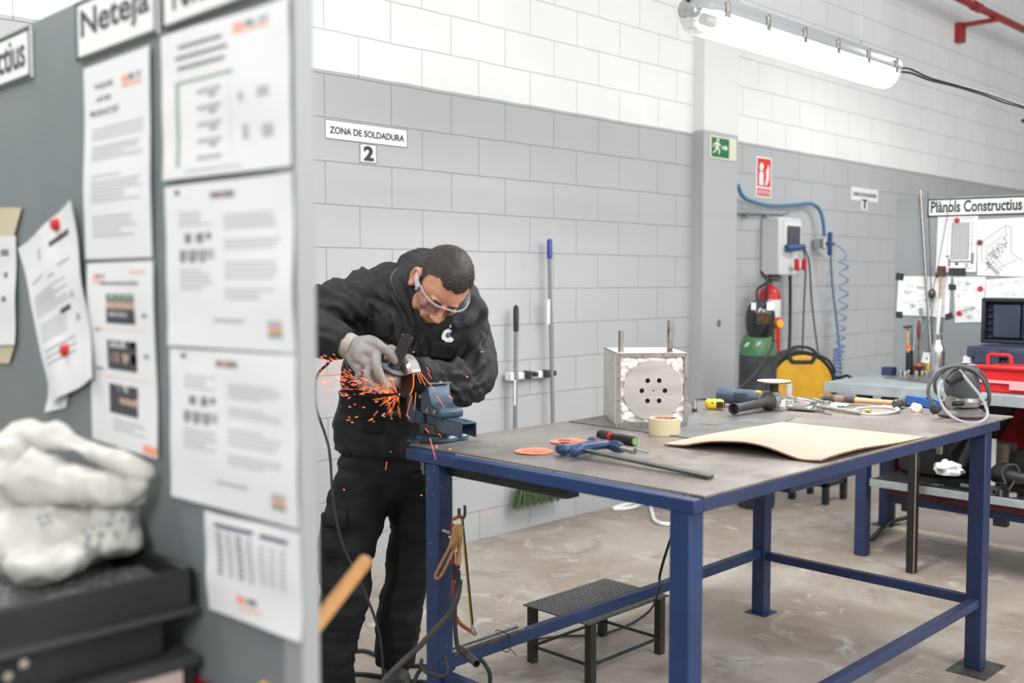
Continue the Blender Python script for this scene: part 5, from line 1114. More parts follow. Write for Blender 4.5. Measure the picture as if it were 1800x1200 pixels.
for y in (2.2, 1.75): MB().bx(5.075, 5.125, y, y+.06, .24, .272).build('rail_foot', M_black, t)
MB().bx(5.74, 5.76, .2, 2.6, .3, Zb-.03).build('red_back_panel', M_redp, t)
# black posts standing before the bench
t = thing('black_post', 'tall black steel post standing between the two benches', 'post', (4.82, 2.09, 0)); p = at_z(1602, 1006, 0)
MB().bx(p.x-.02, p.x+.02, p.y-.02, p.y+.02, 0, .83).build('post', mat('matt_black', s2l(30, 28, 27), .5), t); MB().bx(p.x-.022, p.x-.019, p.y-.021, p.y-.017, .0, .83).build('bare_edge', mat('edge_bare', s2l(150, 132, 118), .5), t)
p = at_z(1567, 925, 0); t = thing('black_stand', 'black stand with a slanting foot by the blue bench legs', 'stand', (p.x, p.y, 0))
MB().bx(p.x-.015, p.x+.015, p.y-.015, p.y+.015, 0, .8).build('upright', M_blk, t); q = at_z(1530, 948, .01); MB().bar((p.x, p.y, .04), (q.x, q.y, .01), .02, .018).build('foot', M_blk, t)
q = at_z(1600, 914, .01); MB().bar((p.x, p.y, .03), (q.x, q.y, .03), .02, .018).build('foot', M_blk, t)
# board of the second workstation, slightly turned
bA = at_d(1573, 500, 5.93); bB = at_d(1800, 500, 5.58); bA.z = bB.z = 0
bd2 = (bB-bA).normalized(); bn = V((-bd2.y, bd2.x, 0)); 
if bn.dot(FW) > 0: bn = -bn
ctop = bA+bd2*1.5
t = thing('notice_board', 'grey steel notice board standing behind the right bench', 'notice board', tuple(bA))
M2 = basis(bA, bd2, -bn, UZ)
MB(M2).bx(0, 1.5, 0, .025, Zb, 1.877).build('panel', mat('panel_far', s2l(140, 146, 147), .5, .2, s2l(132, 139, 141), 1.6), t, bevel=.002)
def at_b(x, y, off=0):   # pixel on the board face
    d = ray(x, y); P0 = bA+bn*off; return CAM+d*((P0-CAM).dot(bn)/d.dot(bn))
def bpage(name, label, pts, marks, cat='paper sheet', off=.003, curl=.006, texts=(), seed=0, segs=()): return page(name, label, [at_b(x, y) for x, y in pts], bn, marks, cat, curl, off, texts, seed=seed, segs=segs)
# header
lz = [at_b(x, y) for x, y in ((1631, 351), (1804, 343), (1804, 376), (1631, 382))]; t = thing('header_label', 'black framed sign reading Plànols Constructius on the far grey board', 'label', tuple(lz[3]))
Ls = (lz[1]-lz[0]); Ls.z = 0; L_ = Ls.length; z0, z1 = (lz[3].z+lz[2].z)/2, (lz[0].z+lz[1].z)/2; u_ = (lz[0]-bA).dot(bd2)
c = MB(M2); c.bx(u_, u_+L_, -.006, -.001, z0, z1); c.build('plate', M_signw, t)
c = MB(M2); e = .008
for (a0, a1, b0, b1) in ((u_, u_+L_, z0, z0+e), (u_, u_+L_, z1-e, z1), (u_, u_+e, z0, z1), (u_+L_-e, u_+L_, z0, z1)): c.bx(a0, a1, -.0075, -.006, b0, b1)
c.build('border', M_signb, t)
c = MB(); text(c, 'Plànols Constructius', M2 @ V((u_+.035*L_, -.006, z0+.022)), bd2, UZ, L_*.93, (z1-z0)*.66, bn, .028, .001); c.build('lettering', M_signb, t)
M_ink2 = None
tank = [(.37, .8, .12, .78, 3), (.36, .38, .14, .76, 2), (.78, .8, .14, .76, 2), (.57, .58, .14, .7, 2), (.28, .285, .2, .8, 2), (.28, .36, .2, .205, 3), (.28, .36, .34, .345, 3), (.28, .36, .5, .505, 3), (.86, .87, .1, .75, 2), (.8, .87, .3, .305, 2), (.8, .87, .5, .505, 2), (.3, .9, .8, .83, 2), (.3, .36, .76, .9, 2), (.48, .55, .82, .88, 1), (.72, .8, .84, .92, 3), (.86, .93, .66, .86, 2), (.28, .9, .93, .94, 2), (.24, .32, .7, .74, 2), (.54, .6, .62, .68, 6), (.2, .3, .05, .055, 3), (.6, .9, .04, .055, 3)]
bpage('drawing_sheet', 'white sheet with a drawing of a tall grey tank on the far board', ((1649, 381), (1720, 378), (1716, 478), (1645, 478)), tank, 'drawing', seed=11)
iso = []
random.seed(8)
sk = [(.08, .1, .36, .72, 2)]
for k in range(60):
    u = .1+random.random()*.45; v = .62-u*.7+random.random()*.36; w_ = random.random()*.035+.004; sk.append((u, u+w_, v, v+random.random()*.03+.004, random.choice((1, 2, 2))))
for k in range(14): sk += [(.1+k*.035, .14+k*.035, .36-k*.018, .365-k*.018, 2), (.2+k*.02, .22+k*.02, .62+k*.02, .65+k*.02, 1), (.28+k*.022, .3+k*.022, .74-k*.012, .745-k*.012, 3)]
sk += [(.53, .535, .12, .3, 2), (.62, .625, .16, .6, 3), (.53, .62, .14, .145, 2), (.9, .99, .48, .52, 2)]
random.seed(18); SG = []
for a in ((.08, .4, .53, .13), (.53, .13, .53, .3), (.08, .4, .08, .72), (.08, .72, .2, .8), (.53, .12, .64, .17), (.64, .17, .64, .6), (.16, .44, .2, .76), (.2, .8, .38, .98), (.42, .86, .75, .7), (.25, .7, .48, .92), (.3, .64, .52, .84), (.2, .5, .45, .32), (.64, .6, .85, .72)): SG.append((*a, .004, 2))
for k in range(95):
    u = .14+random.random()*.42; v = .68-(u-.14)*.95+random.uniform(-.03, .26)*(1-.5*(u-.14)); an = random.choice((0, 1.57, -.6, .6)); l_ = random.uniform(.02, .06); SG.append((u, v, u+l_*math.cos(an), v+l_*math.sin(an), random.uniform(.003, .007), random.choice((1, 2, 2))))
for k in range(12): SG.append((.22+k*.018, .76+k*.014, .2+k*.018, .84+k*.014, .004, 1))
SG += [(.93, .5, .99, .46, .006, 1), (.91, .56, .98, .53, .006, 2)]
sk = []
bpage('drawing_sheet', 'white sheet with an isometric machine drawing right of the tank drawing', ((1719, 386), (1812, 381), (1812, 487), (1718, 484)), sk, 'drawing', seed=12, segs=SG)
def scrib(seed, cs):
    random.seed(seed); out = []
    for (u, v, r) in cs:
        p = (u, v)
        for k in range(26):
            a = random.random()*6.28; q = (u+r*math.cos(a)*random.random(), v+r*.6*math.sin(a)*random.random()); out.append((*p, *q, .0028, random.choice((3, 2)))); p = q
    return out
def sketchy(seed, n=26):
    random.seed(seed); return [(u, u+random.random()*.07+.01, v, v+.008+random.random()*.012, random.choice((3, 3, 2))) for u, v in [(.08+random.random()*.8, .08+random.random()*.8) for _ in range(n)]]
bpage('drawing_sheet', 'faint sketch sheet fixed by black tape at the left of the far board', ((1580, 485), (1672, 486), (1668, 558), (1576, 553)), sketchy(31, 40), 'drawing', seed=13, segs=scrib(3, ((.2, .4, .1), (.45, .3, .12), (.6, .6, .12), (.3, .75, .1))))
bpage('drawing_sheet', 'torn notebook sketch sheet held by red magnets beside the open toolbox', ((1676, 487), (1733, 486), (1728, 566), (1679, 567)), sketchy(32, 30)+[(.02, .04, .05+k*.06, .08+k*.06, 2) for k in range(15)], 'drawing', seed=14, segs=scrib(5, ((.45, .14, .14), (.4, .72, .16), (.62, .7, .14), (.5, .9, .2), (.15, .42, .06))))
bpage('drawing_sheet', 'faint drawing sheet above the open toolbox on the far board', ((1733, 491), (1815, 486), (1812, 527), (1732, 525)), sketchy(33, 20), 'drawing', seed=15)
for k, (q, lab) in enumerate(((((1576, 479), (1590, 481), (1588, 493), (1575, 491)), 'black tape piece at the upper left of the faint sketch'), (((1576, 547), (1587, 548), (1587, 558), (1575, 557)), 'black tape piece at the lower left of the faint sketch'), (((1668, 499), (1681, 500), (1681, 509), (1668, 509)), 'black tape piece between the faint sketch and the notebook sheet'), (((1661, 553), (1673, 548), (1676, 558), (1663, 562)), 'black tape piece at the lower right of the faint sketch'), (((1668, 471), (1698, 471), (1698, 484), (1668, 483)), 'wide black tape piece under the tank drawing'))):
    P = [at_b(x, y) for x, y in q]; c = MB(); c.grid(lambda u, v: P[0].lerp(P[1], u).lerp(P[3].lerp(P[2], u), v)+bn*.009, 3, 3, .0008, bn); tag(c.build('tape_piece', M_blk, origin=tuple(P[0])), lab, 'tape')
for x, y, lab, m in ((1683, 387, 'red magnet on top of the tank drawing', M_magnet), (1723, 426, 'dark red magnet between the two upper drawings', mat('magnet_dark', s2l(110, 44, 40), .4)), (1724, 507, 'upper red magnet on the notebook sheet', M_magnet), (1687, 550, 'lower red magnet on the notebook sheet', M_magnet)):
    p = at_b(x, y); c = MB(); c.lathe([(0, .008), (.013, .008), (.0145, .02), (.01, .028), (0, .029)], p, bn, 18); tag(c.build('magnet', m, origin=tuple(p)), lab, 'magnet')
# ---- things on the second bench
def on(x, y, z=Zb): return at_z(x, y, z)
quad_plate('steel_plate', [(1552, 663), (1592, 656), (1652, 659), (1636, 673)], Zb, .004, M_sheet, 'dark steel plate lying on the left end of the right bench', 'metal sheet')
p = on(1660, 668); bp = p
t = thing('steel_bottle', 'tall bright steel bottle standing by the far grey board', 'bottle', tuple(p)); 
k_ = ((p-CAM).dot(FW))/1813; hB = (668-586)*k_
p = on(1647, 667); r = 12.5*k_
MB().lathe([(0, 0), (r*.94, 0), (r, .006), (r, hB*.6), (r*.9, hB*.7), (r*.6, hB*.8), (r*.46, hB*.85), (r*.46, hB*.87), (0, hB*.87)], p, n=36).build('body', mat('bottle_steel', s2l(196, 198, 200), .26, .9), t)
MB().lathe([(0, hB*.87), (r*.54, hB*.87), (r*.56, hB*.98), (r*.4, hB), (0, hB)], p, n=30).build('cap', M_chrome, t)
# tool holder
p = on(1598, 659); r = 6.5*k_; hT = (652-606)*k_
t = thing('tool_pot', 'narrow black tool pot with orange and yellow dots by the far board', 'pot', tuple(p))
MB().lathe([(0, 0), (r, 0), (r, hT), (r*.86, hT), (r*.86, .01), (0, .01)], p, n=24).build('pot', M_blk, t)
for (x, y, m) in ((1598, 610, mat('dot_orange', s2l(236, 92, 40), .5)), (1598, 617, mat('dot_yellow', s2l(226, 184, 50), .5))):
    q = at_d(x, y, (p-CAM).dot(FW)-r-.001); c = MB(); c.lathe([(0, -.002), (.011, -.002), (.011, .002), (0, .002)], q, -FW, 16); c.build('dot', m, t)
def stick(name, label, cat, x0, y0, x1, y1, z0dx, r0, m, dd=0, r1=None):
    d = (p-CAM).dot(FW)+dd; a = at_d(x0, y0, d); b = at_d(x1, y1, d); c = MB(); c.cyl(a, b, r0, r1 or r0, n=10); return tag(c.build(name, m, origin=tuple(b)), label, cat)
stick('file_tool', 'pale handled file standing in the black tool pot', 'file', 1598, 645, 1596, 581, 0, .01, M_wood)
stick('blue_brush', 'thin blue handled tool standing in the black tool pot', 'brush', 1600, 645, 1603, 576, 0, .006, M_hose, .01)
stick('steel_rule', 'narrow steel rule standing in the black tool pot', 'ruler', 1602, 645, 1611, 566, 0, .006, M_steel, -.01)
a = at_d(1588, 575, (p-CAM).dot(FW)+.03); b = at_d(1603, 573, (p-CAM).dot(FW)+.03); c = MB(); c.cyl(a, b, .008); c.cyl((a+b)/2, at_d(1597, 640, (p-CAM).dot(FW)+.01), .004); tag(c.build('t_handle_tool', mat('brown_tool', s2l(86, 60, 56), .5), origin=tuple(a)), 'brown T handled tool standing in the black tool pot', 'hand tool')
# screwdriver-like tool with small pot
p2 = on(1615, 661); t = thing('small_pot', 'short black pot with one orange dot beside the tall tool pot', 'pot', tuple(p2)); r = 4*k_; MB().lathe([(0, 0), (r, 0), (r, 18*k_), (r*.8, 18*k_), (r*.8, .01), (0, .01)], p2, n=18).build('pot', M_blk, t)
q = at_d(1615, 641, (p2-CAM).dot(FW)-r-.001); MB().lathe([(0, -.002), (.010, -.002), (.010, .002), (0, .002)], q, -FW, 14).build('dot', mat('dot_orange', s2l(236, 92, 40), .5), t)
dp = (p2-CAM).dot(FW); c = MB(); c.cyl(at_d(1614, 648, dp), at_d(1615, 590, dp), .0035); c.tube([at_d(1615, 596, dp), at_d(1615, 585, dp), at_d(1615, 572, dp), at_d(1615, 563, dp)], [.004, .012, .012, .006]); tag(c.build('long_screwdriver', mat('driver_maroon', s2l(100, 50, 52), .5), origin=tuple(p2)), 'long screwdriver with dark red handle standing in the short pot', 'screwdriver')
# boxes behind
for k, (x0, y0, x1, hh, m, lab) in enumerate(((1604, 652, 1613, 16, mat('box_brown', s2l(120, 76, 60), .6), 'small brown box left of the short pot'), (1620, 653, 1629, 16, mat('box_brown', s2l(120, 76, 60), .6), 'small brown box right of the short pot'), (1628, 654, 1637, 22, mat('box_yellow', s2l(214, 166, 50), .5), 'small yellow box beside the steel bottle'))):
    a = on(x0, y0+5); b = on(x1, y0+5); c = MB(); c.bar(a+V((0, 0, hh*k_/2)), b+V((0, 0, hh*k_/2)), .03, hh*k_, UZ); tag(c.build('small_box', m, origin=tuple(a)), lab, 'box')
dq = (on(1628, 656)-CAM).dot(FW)-.03; q = [at_d(x, y, dq) for x, y in ((1623, 618), (1639, 621), (1636, 641), (1619, 636))]
n_ = -FW; page('tag_card', 'tilted white card with a small dark triangle beside the steel bottle', q, n_, [(.4, .6, .5, .62, 1), (.45, .55, .42, .5, 1), (.55, .9, .12, .2, 3)], 'card', .001, 0)
# sockets in a row
so = thing('bit_socket', 'tiny chrome sockets standing on the dark steel plate of the right bench', 'socket', tuple(on(1583, 659, Zb+.004)), 0, 'chrome sockets on the right bench')
sp0 = on(1583, 659, Zb+.004)
MB().lathe([(0, 0), (.011, 0), (.011, .022), (.008, .026), (.008, .03), (0, .03)], sp0, n=14).build('socket', M_chrome, so)
for (x, y) in ((1591, 661), (1597, 659), (1611, 661), (1617, 659), (1621, 661), (1625, 659), (1629, 661), (1633, 660)):
    q = on(x, y, Zb+.004); dup(so, tuple(q))
# rods leaning on the board
def lean(x0, y0, x1, y1, r, name, label, cat, m, r1=None):
    a = at_b(x0, y0, .03); q = at_b(x1, y1, .01); b = a+(q-a); c = MB(); c.cyl(a, b, r, r1 or r, n=8); return tag(c.build(name, m, origin=tuple(a)), label, cat)
lean(1638, 640, 1618, 334, .0045, 'welding_rod', 'thickest grey rod leaning tall against the far board', 'rod', M_brush)
lean(1636, 640, 1616, 340, .003, 'welding_rod', 'thin grey rod just left of the thickest leaning rod', 'rod', M_iron)
lean(1640, 640, 1631, 336, .002, 'welding_rod', 'very thin rod leaning right of the thickest rod', 'rod', M_iron)
lean(1634, 540, 1672, 345, .0015, 'welding_rod', 'wire thin rod crossing the tank drawing', 'rod', M_iron)
# spatula / brush with white handle in bottle region
a = at_b(1647, 590, .06); b = at_b(1654, 470, .06)
t = thing('putty_knife', 'old brush with brown bristles standing upright behind the steel bottle', 'brush', tuple(a))
MB().tube([at_b(1647, 600, .06), at_b(1650, 560, .06), at_b(1653, 525, .06)], [.008, .01, .012], n=12).build('handle', M_white, t)
MB().tube([at_b(1652, 530, .06), at_b(1653, 505, .06), at_b(1655, 488, .06)], [.012, .015, .016], n=10, flat=.5).build('ferrule', mat('ferrule', s2l(200, 180, 150), .5, 0, s2l(150, 110, 70), 40), t)
c = MB(); c.box(at_b(1655, 477, .06), (.045, .03, .06)); c.tube([at_b(1653, 480, .06), at_b(1645, 487, .06)], [.014, .008]); c.build('head', mat('brown_rubber', s2l(92, 56, 48), .6), t)
c = MB(); q = at_b(1638, 516, .05); c.ell(q, (.02, .02, .03)); c.tube([q, at_b(1640, 545, .05), at_b(1618, 600, .05)], .0015); tag(c.build('spoon_tool', M_iron, origin=tuple(q)), 'small dark spoon shaped tool in front of the faint sketch', 'hand tool')
q = at_b(1679, 546+0, .05)
c = MB(); q = at_b(1619, 544, .05); c.tube([at_b(1619, 553, .05), at_b(1619, 541, .05)], [.03, .024], n=12, flat=.25); c.cyl(at_b(1617, 600, .05), at_b(1619, 552, .05), .002); tag(c.build('disc_tool', M_galv, origin=tuple(q)), 'grey fan shaped scraper on a thin rod by the far board', 'scraper')
# ---- toolboxes (they run out of the picture)
pr = on(1708, 697); 
t = thing('red_organiser', 'red plastic organiser case with handle on the right bench', 'toolbox', tuple(pr))
a = at_z(1704, 690, Zb); dR = V((0, -1, 0)); 
a = V((5.02, a.y, 0)); a = at_x(1707, 690, 5.02); y1 = a.y; y0 = y1-.5
c = MB(); c.bx(5.02, 5.36, y0, y1, Zb+.001, Zb+.052); c.build('base', M_red, t, bevel=.008)
c = MB(); c.bx(5.015, 5.36, y0, y1, Zb+.056, Zb+.115); c.bx(5.0, 5.03, y0, y1, Zb+.108, Zb+.13); c.build('lid', M_red, t, bevel=.008)
MB().bx(5.008, 5.012+.004, y0+.01, y1-.01, Zb+.046, Zb+.06).build('clear_strip', mat('clear_pink', s2l(222, 150, 155), .3), t)
q0 = at_x(1775, 700, 5.02).y; MB().bx(5.004, 5.014, q0-.12, q0, Zb+.018, Zb+.055).build('latch', mat('clear_pink2', s2l(222, 150, 155), .3), t, bevel=.003)
h0 = at_x(1736, 650, 5.04).y; h1 = at_x(1777, 650, 5.04).y
c = MB(); c.tube([(5.04, h0, Zb+.12), (5.04, h0, Zb+.17), (5.04, h0-.012, Zb+.178), (5.04, h1+.012, Zb+.178), (5.04, h1, Zb+.17), (5.04, h1, Zb+.12)], .008, n=8, smooth=False); c.build('handle', M_red, t)
t = thing('open_toolbox', 'large navy plastic toolbox with its lid open behind the red case', 'toolbox', (5.45, 1.8, Zb))
xt = 5.37; a = at_x(1700, 615, xt); yl = a.y; zr = at_x(1700, 612, xt).z
a2 = at_x(1697, 606, xt)
c = MB(); c.bx(xt+.02, 5.62, yl-.62, yl-.01, Zb+.001, a2.z-.06); c.build('body', M_navy, t, bevel=.012)
c = MB(); c.bx(xt, 5.64, yl-.64, yl+.005, a2.z-.062, a2.z-.005); c.build('rim', M_navy, t, bevel=.01)
lt = at_x(1728, 523, 5.64); zl0 = a2.z+.0; ltop = lt.z
ly = at_x(1729, 560, 5.64).y
c = MB(); c.bx(5.655, 5.675, ly-.55, ly, a2.z-.0, ltop); c.bx(5.60, 5.66, ly-.55, ly, ltop-.022, ltop); c.bx(5.60, 5.66, ly-.02, ly, a2.z, ltop); c.bx(5.60, 5.66, ly-.55, ly, a2.z, a2.z+.02); lid_ = c.build('lid', mat('navy_dark', s2l(32, 36, 48), .5), t, bevel=.008)
c = MB(); c.bx(5.62, 5.656, ly-.19, ly-.055, a2.z+.03, ltop-.035); c.build('lid_compartment', M_navy, lid_, bevel=.005)
c = MB()
for k in range(5): c.bx(5.625, 5.656, ly-.05, ly-.025, a2.z+.03+k*.035, a2.z+.034+k*.035); c.bx(5.625, 5.656, ly-.42, ly-.2, a2.z+.03+k*.045, a2.z+.035+k*.045)
for k in range(5): c.bx(5.625, 5.656, ly-.2-k*.05, ly-.205-k*.05, a2.z+.03, ltop-.035)
c.build('lid_rib', M_navy, lid_)
c = MB(); c.bx(xt-.012, xt+.01, yl-.16, yl-.04, a2.z-.09, a2.z-.02); c.bx(xt-.012, xt+.01, yl-.4, yl-.2, a2.z-.1, a2.z-.02); c.build('latch', M_navy, t, bevel=.005)
c = MB(); q = at_x(1695, 632, 5.36); c.bx(5.42, 5.46, q.y-.02, q.y+.03, Zb+.001, q.z+.015); tag(c.build('white_cup', mat('cup_white', s2l(224, 214, 212), .4), origin=(5.44, q.y, Zb)), 'small white cup edge between sander and toolboxes', 'cup')
# dark blue block behind bench left end
q = at_z(1552, 652, Zb); c = MB(); c.bx(5.5, 5.56, 2.52, 2.58, Zb+.001, Zb+.045); tag(c.build('blue_block', M_blue2, origin=(5.53, 2.55, Zb)), 'small blue steel block at the far left corner of the right bench', 'block')
# ---- lower shelf contents
def sh(x, y, z=zs): return at_z(x, y, z)
def shx(x, y, X_): return at_x(x, y, X_)
p = shx(1650, 800, 5.35); t = thing('rubber_bucket', 'wide black rubber bucket on the lower shelf of the right bench', 'bucket', (5.35, p.y, zs))
MB().lathe([(0, 0), (.17, 0), (.19, .02), (.215, .2), (.225, .205), (.225, .215), (.205, .215), (.18, .03), (0, .02)], (5.35, p.y, zs), n=40).build('body', M_blk, t)
crumple('white_rag', 'crumpled white cloth with a green mark on the lower shelf', 'rag', tuple(shx(1668, 822, 5.02)+V((0, 0, -.005))), .05, .06, .035, mat('rag', s2l(222, 224, 222), .8, 0, s2l(196, 202, 198), 20, col3=s2l(90, 150, 80), scale3=16, lo3=.62, hi3=.66), 4, 2.2, .5, 36)
for k, (x0, y0, x1, y1, X_, r, lab) in enumerate(((1665, 800, 1720, 730, 5.2, .02, 'dark round tube leaning up behind the white cloth'), (1690, 815, 1712, 770, 5.15, .022, 'short dark tube behind the right bench leg'), (1640, 838, 1660, 826, 5.0, .004, 'thin dark rod lying left of the white cloth'), (1615, 843, 1650, 828, 4.98, .003, 'second thin dark rod at the shelf front'), (1690, 846, 1712, 843, 5.0, .014, 'short dark spindle with bright end on the shelf'))):
    a = shx(x0, y0, X_); b = shx(x1, y1, X_); lo = zs+r+.001; 
    if k >= 2: a.z = b.z = lo
    else: a.z = max(a.z, lo)
    c = MB(); c.cyl(a, b, r, n=16); tag(c.build('steel_tube' if k < 2 else 'dark_rod', M_rubber if k < 2 else M_iron, origin=tuple(a)), lab, 'tube' if k < 2 else 'rod')
p = shx(1763, 812, 5.35); c = MB(); c.bx(5.25, 5.37, p.y-.06, p.y+.07, zs+.001, zs+.2); tag(c.build('wood_block', mat('block_grey_wood', s2l(120, 108, 98), .7, 0, s2l(100, 88, 80), 12, stretch=(1, 1, 5)), origin=(5.3, p.y, zs), bevel=.003), 'weathered grey wooden block on the lower shelf', 'block')
p = shx(1744, 800, 5.2); c = MB(); c.bx(5.19, 5.2, p.y-.02, p.y+.02, zs+.001, zs+.23); tag(c.build('white_strip', M_white, origin=(5.2, p.y, zs)), 'narrow white board edge showing right of the blue bench leg', 'board')
p = shx(1770, 840, 5.05); t = thing('power_drill', 'black power tool with looped cord lying on the lower shelf', 'power tool', (5.05, p.y, zs))
a = shx(1745, 838, 5.08); b = shx(1800, 842, 4.99); c = MB(); c.tube([a, shx(1762, 830, 5.06), shx(1780, 838, 5.02), b+V((0, -.08, 0))], [.028, .048, .04, .022], n=18); c.build('body', M_blk, t)
c = MB(); c.tube([shx(1768, 850, 4.97), shx(1762, 830, 4.98), shx(1770, 818, 4.99), shx(1786, 818, 5.0), shx(1792, 832, 5.0), shx(1782, 848, 4.98), shx(1773, 862, 4.97)], .0055); c.build('cord', M_rubber, t)
c = MB(); 
for x, y in ((1763, 826), (1775, 835)): c.ell(shx(x, y, 5.01), (.008, .008, .004))
c.build('red_switch', M_magnet, t)
for k, (x, y, lab) in enumerate(((1749, 856, 'short thick steel ring on the lower shelf edge'),)):
    p = shx(x, y, 4.96); a = V((4.95, p.y, zs+.018)); c = MB(); c.pipe(a, a+V((.05, 0, 0)), .017, .009); tag(c.build('steel_ring', M_iron, origin=tuple(a)), lab, 'ring')
for k, (x, y, lab) in enumerate(((1760, 860, 'small upright steel pin on the lower shelf'), (1780, 862, 'small tilted steel block on the lower shelf edge'))):
    p = shx(x, y, 4.96); c = MB(); c.box((4.96, p.y, zs+.015), (.012+.02*k, .012+.02*k, .03-.008*k), Matrix.Rotation(.5*k, 3, 'Z')); tag(c.build('steel_offcut', M_steel, origin=(4.96, p.y, zs)), lab, 'offcut')
p = shx(1798, 815, 5.25); c = MB(); c.lathe([(.03, -.03), (.085, -.02), (.095, 0), (.085, .02), (.03, .03)], (5.25, p.y-.02, zs+.1), (-1, .3, 0), 30); tag(c.build('round_tool_part', M_blk, origin=(5.25, p.y, zs)), 'black round tool part at the right end of the lower shelf', 'tool')  # round black part of a tool, lathed as a thick disc
# black shape hanging under bench top
c = MB(); P = [shx(x, y, 5.5) for x, y in ((1735, 705), (1785, 707), (1770, 740), (1750, 770), (1740, 772))]; n5 = len(P); vs = P+[p_+V((.06, 0, 0)) for p_ in P]; c.add(vs, [tuple(range(5)), tuple(range(5, 10))[::-1]]+[(i, i+5, (i+1) % 5+5, (i+1) % 5) for i in range(5)])
tag(c.build('black_bag', M_blk, origin=tuple(P[0])), 'black bag hanging under the right bench in front of the red panel', 'bag')
# little padlock-like clamp under the edge of the main table
t = thing('small_clamp', 'small bright metal clip with white card under the bench edge', 'clip', tuple(at_d(1652, 787, 3.55)))
q = at_d(1652, 787, 3.55); MB().bx(q.x-.009, q.x+.009, q.y-.009, q.y+.009, .815, .8719).build('clip', M_steel, t, bevel=.003); MB().bar(at_d(1626, 781, 3.6), at_d(1649, 783, 3.56), .003, .02).build('card', M_white, t)
# black low stool far behind
f0 = at_z(1453, 888, 0); zsl = WZB-.012
t = thing('far_stool', 'black metal stool carrying the yellow welding machine', 'stool', (f0.x, f0.y, 0)); sw = .27
for x in (0, sw-.035):
    for y in (0, sw-.035): MB(LM(f0)).bx(x, x+.035, y, y+.035, 0, zsl-.02).build('leg', M_blk, t)
MB(LM(f0)).bx(-.03, sw+.03, -.03, sw+.03, zsl-.02, zsl).build('seat', M_blk, t)
for a_ in ((0, sw, .005, .03), (0, sw, sw-.03, sw-.005), (.005, .03, 0, sw), (sw-.03, sw-.005, 0, sw)): MB(LM(f0)).bx(*a_, .11, .135).build('brace', M_blk, t)
# steel case near bench end: hanging blue things
# ------------------------------------------------------------------ the worker
def Q(x, y, d): return at_d(x, y, d)
TH = V((-FW.x, -FW.y, 0)).normalized()
W0 = at_z(650, 1215, 0)
man = thing('person', 'person in black jacket, cargo trousers and grey gloves bent over the vise, grinding metal', 'person', (W0.x, W0.y, 0))
def ering(x, y, d, ru, rv, roll=0, n=28, sq=.85):
    c = Q(x, y, d); a = math.radians(roll); u = RT*math.cos(a)+UZ*math.sin(a)
    return [c+u*(ru*math.copysign(abs(math.cos(t))**sq, math.cos(t)))+TH*(rv*math.copysign(abs(math.sin(t))**sq, math.sin(t))) for t in [2*PI*k/n for k in range(n)]]
# ---- trousers (the body itself, one surface with the head below)
lg = MB()
lg.rings([ering(672, 745, 3.56, .15, .11), ering(685, 790, 3.57, .165, .115), ering(690, 830, 3.58, .172, .115), ering(694, 868, 3.58, .165, .11)])
lg.tube([Q(652, 790, 3.55), Q(640, 840, 3.54), Q(630, 885, 3.52), Q(616, 935, 3.5), Q(606, 990, 3.48), Q(606, 1040, 3.46), Q(596, 1090, 3.45), Q(588, 1135, 3.45), Q(584, 1175, 3.45), Q(583, 1208, 3.45)], [.1, .105, .106, .098, .09, .084, .076, .07, .07, .072], n=24)
lg.tube([Q(722, 790, 3.58), Q(733, 850, 3.6), Q(734, 900, 3.6), Q(728, 945, 3.6), Q(719, 1000, 3.6), Q(707, 1050, 3.6), Q(699, 1100, 3.6), Q(696, 1140, 3.6), Q(695, 1168, 3.6)], [.11, .112, .098, .088, .08, .076, .074, .066, .062], n=24)
# cargo pocket bulge
lg.tube([Q(590, 905, 3.45), Q(586, 940, 3.43), Q(584, 975, 3.43)], [.045, .055, .045], n=12)
def fold_p(p, n_):
    r = at = 0
    f = .010*(ridge(p, 6, 3, (1, 1, 1.6))-.45)+.005*(ridge(p, 15, 8, (1, 1, 2.4))-.5)
    zl = max(0, .45-p.z)/.45
    f += .007*zl*ridge(p, 11, 4, (.5, .5, 2.8))
    kz = math.exp(-((p.z-.78)/.06)**2); f += .005*kz*math.sin(p.z*90+p.x*30)
    return f
legs = remesh(lg, 'trousers', M_cloth2, man, .011, 3, fold_p)
# ---- jacket: trunk and both sleeves in one surface
jk = MB()
jk.rings([ering(668, 792, 3.56, .155, .122, -3), ering(672, 775, 3.56, .168, .13, -3), ering(684, 740, 3.55, .186, .135, -3), ering(694, 700, 3.54, .192, .14, -4), ering(702, 655, 3.52, .19, .145, -6), ering(714, 610, 3.49, .19, .15, -10), ering(727, 570, 3.46, .19, .15, -14), ering(740, 530, 3.44, .175, .14, -18), ering(748, 500, 3.43, .14, .12, -20), ering(756, 480, 3.43, .095, .09, -22), ering(762, 468, 3.44, .06, .06, -22)])
jk.tube([Q(700, 520, 3.44), Q(668, 512, 3.44), Q(625, 525, 3.38), Q(580, 540, 3.3), Q(545, 556, 3.24), Q(545, 580, 3.19), Q(570, 592, 3.16), Q(594, 600, 3.13), Q(608, 605, 3.115)], [.088, .084, .08, .077, .076, .07, .062, .056, .050], n=22)
jk.tube([Q(795, 560, 3.43), Q(818, 575, 3.46), Q(831, 615, 3.46), Q(834, 655, 3.43), Q(815, 675, 3.37), Q(785, 670, 3.32), Q(755, 660, 3.27), Q(724, 652, 3.23)], [.085, .08, .076, .074, .072, .068, .064, .054], n=22)
jk.ell(Q(640, 600, 3.5), (.07, .05, .1)); jk.ell(Q(618, 574, 3.42), (.05, .08, .05)); jk.ell(Q(684, 492, 3.45), (.085, .09, .055)); jk.ell(Q(826, 550, 3.44), .06)
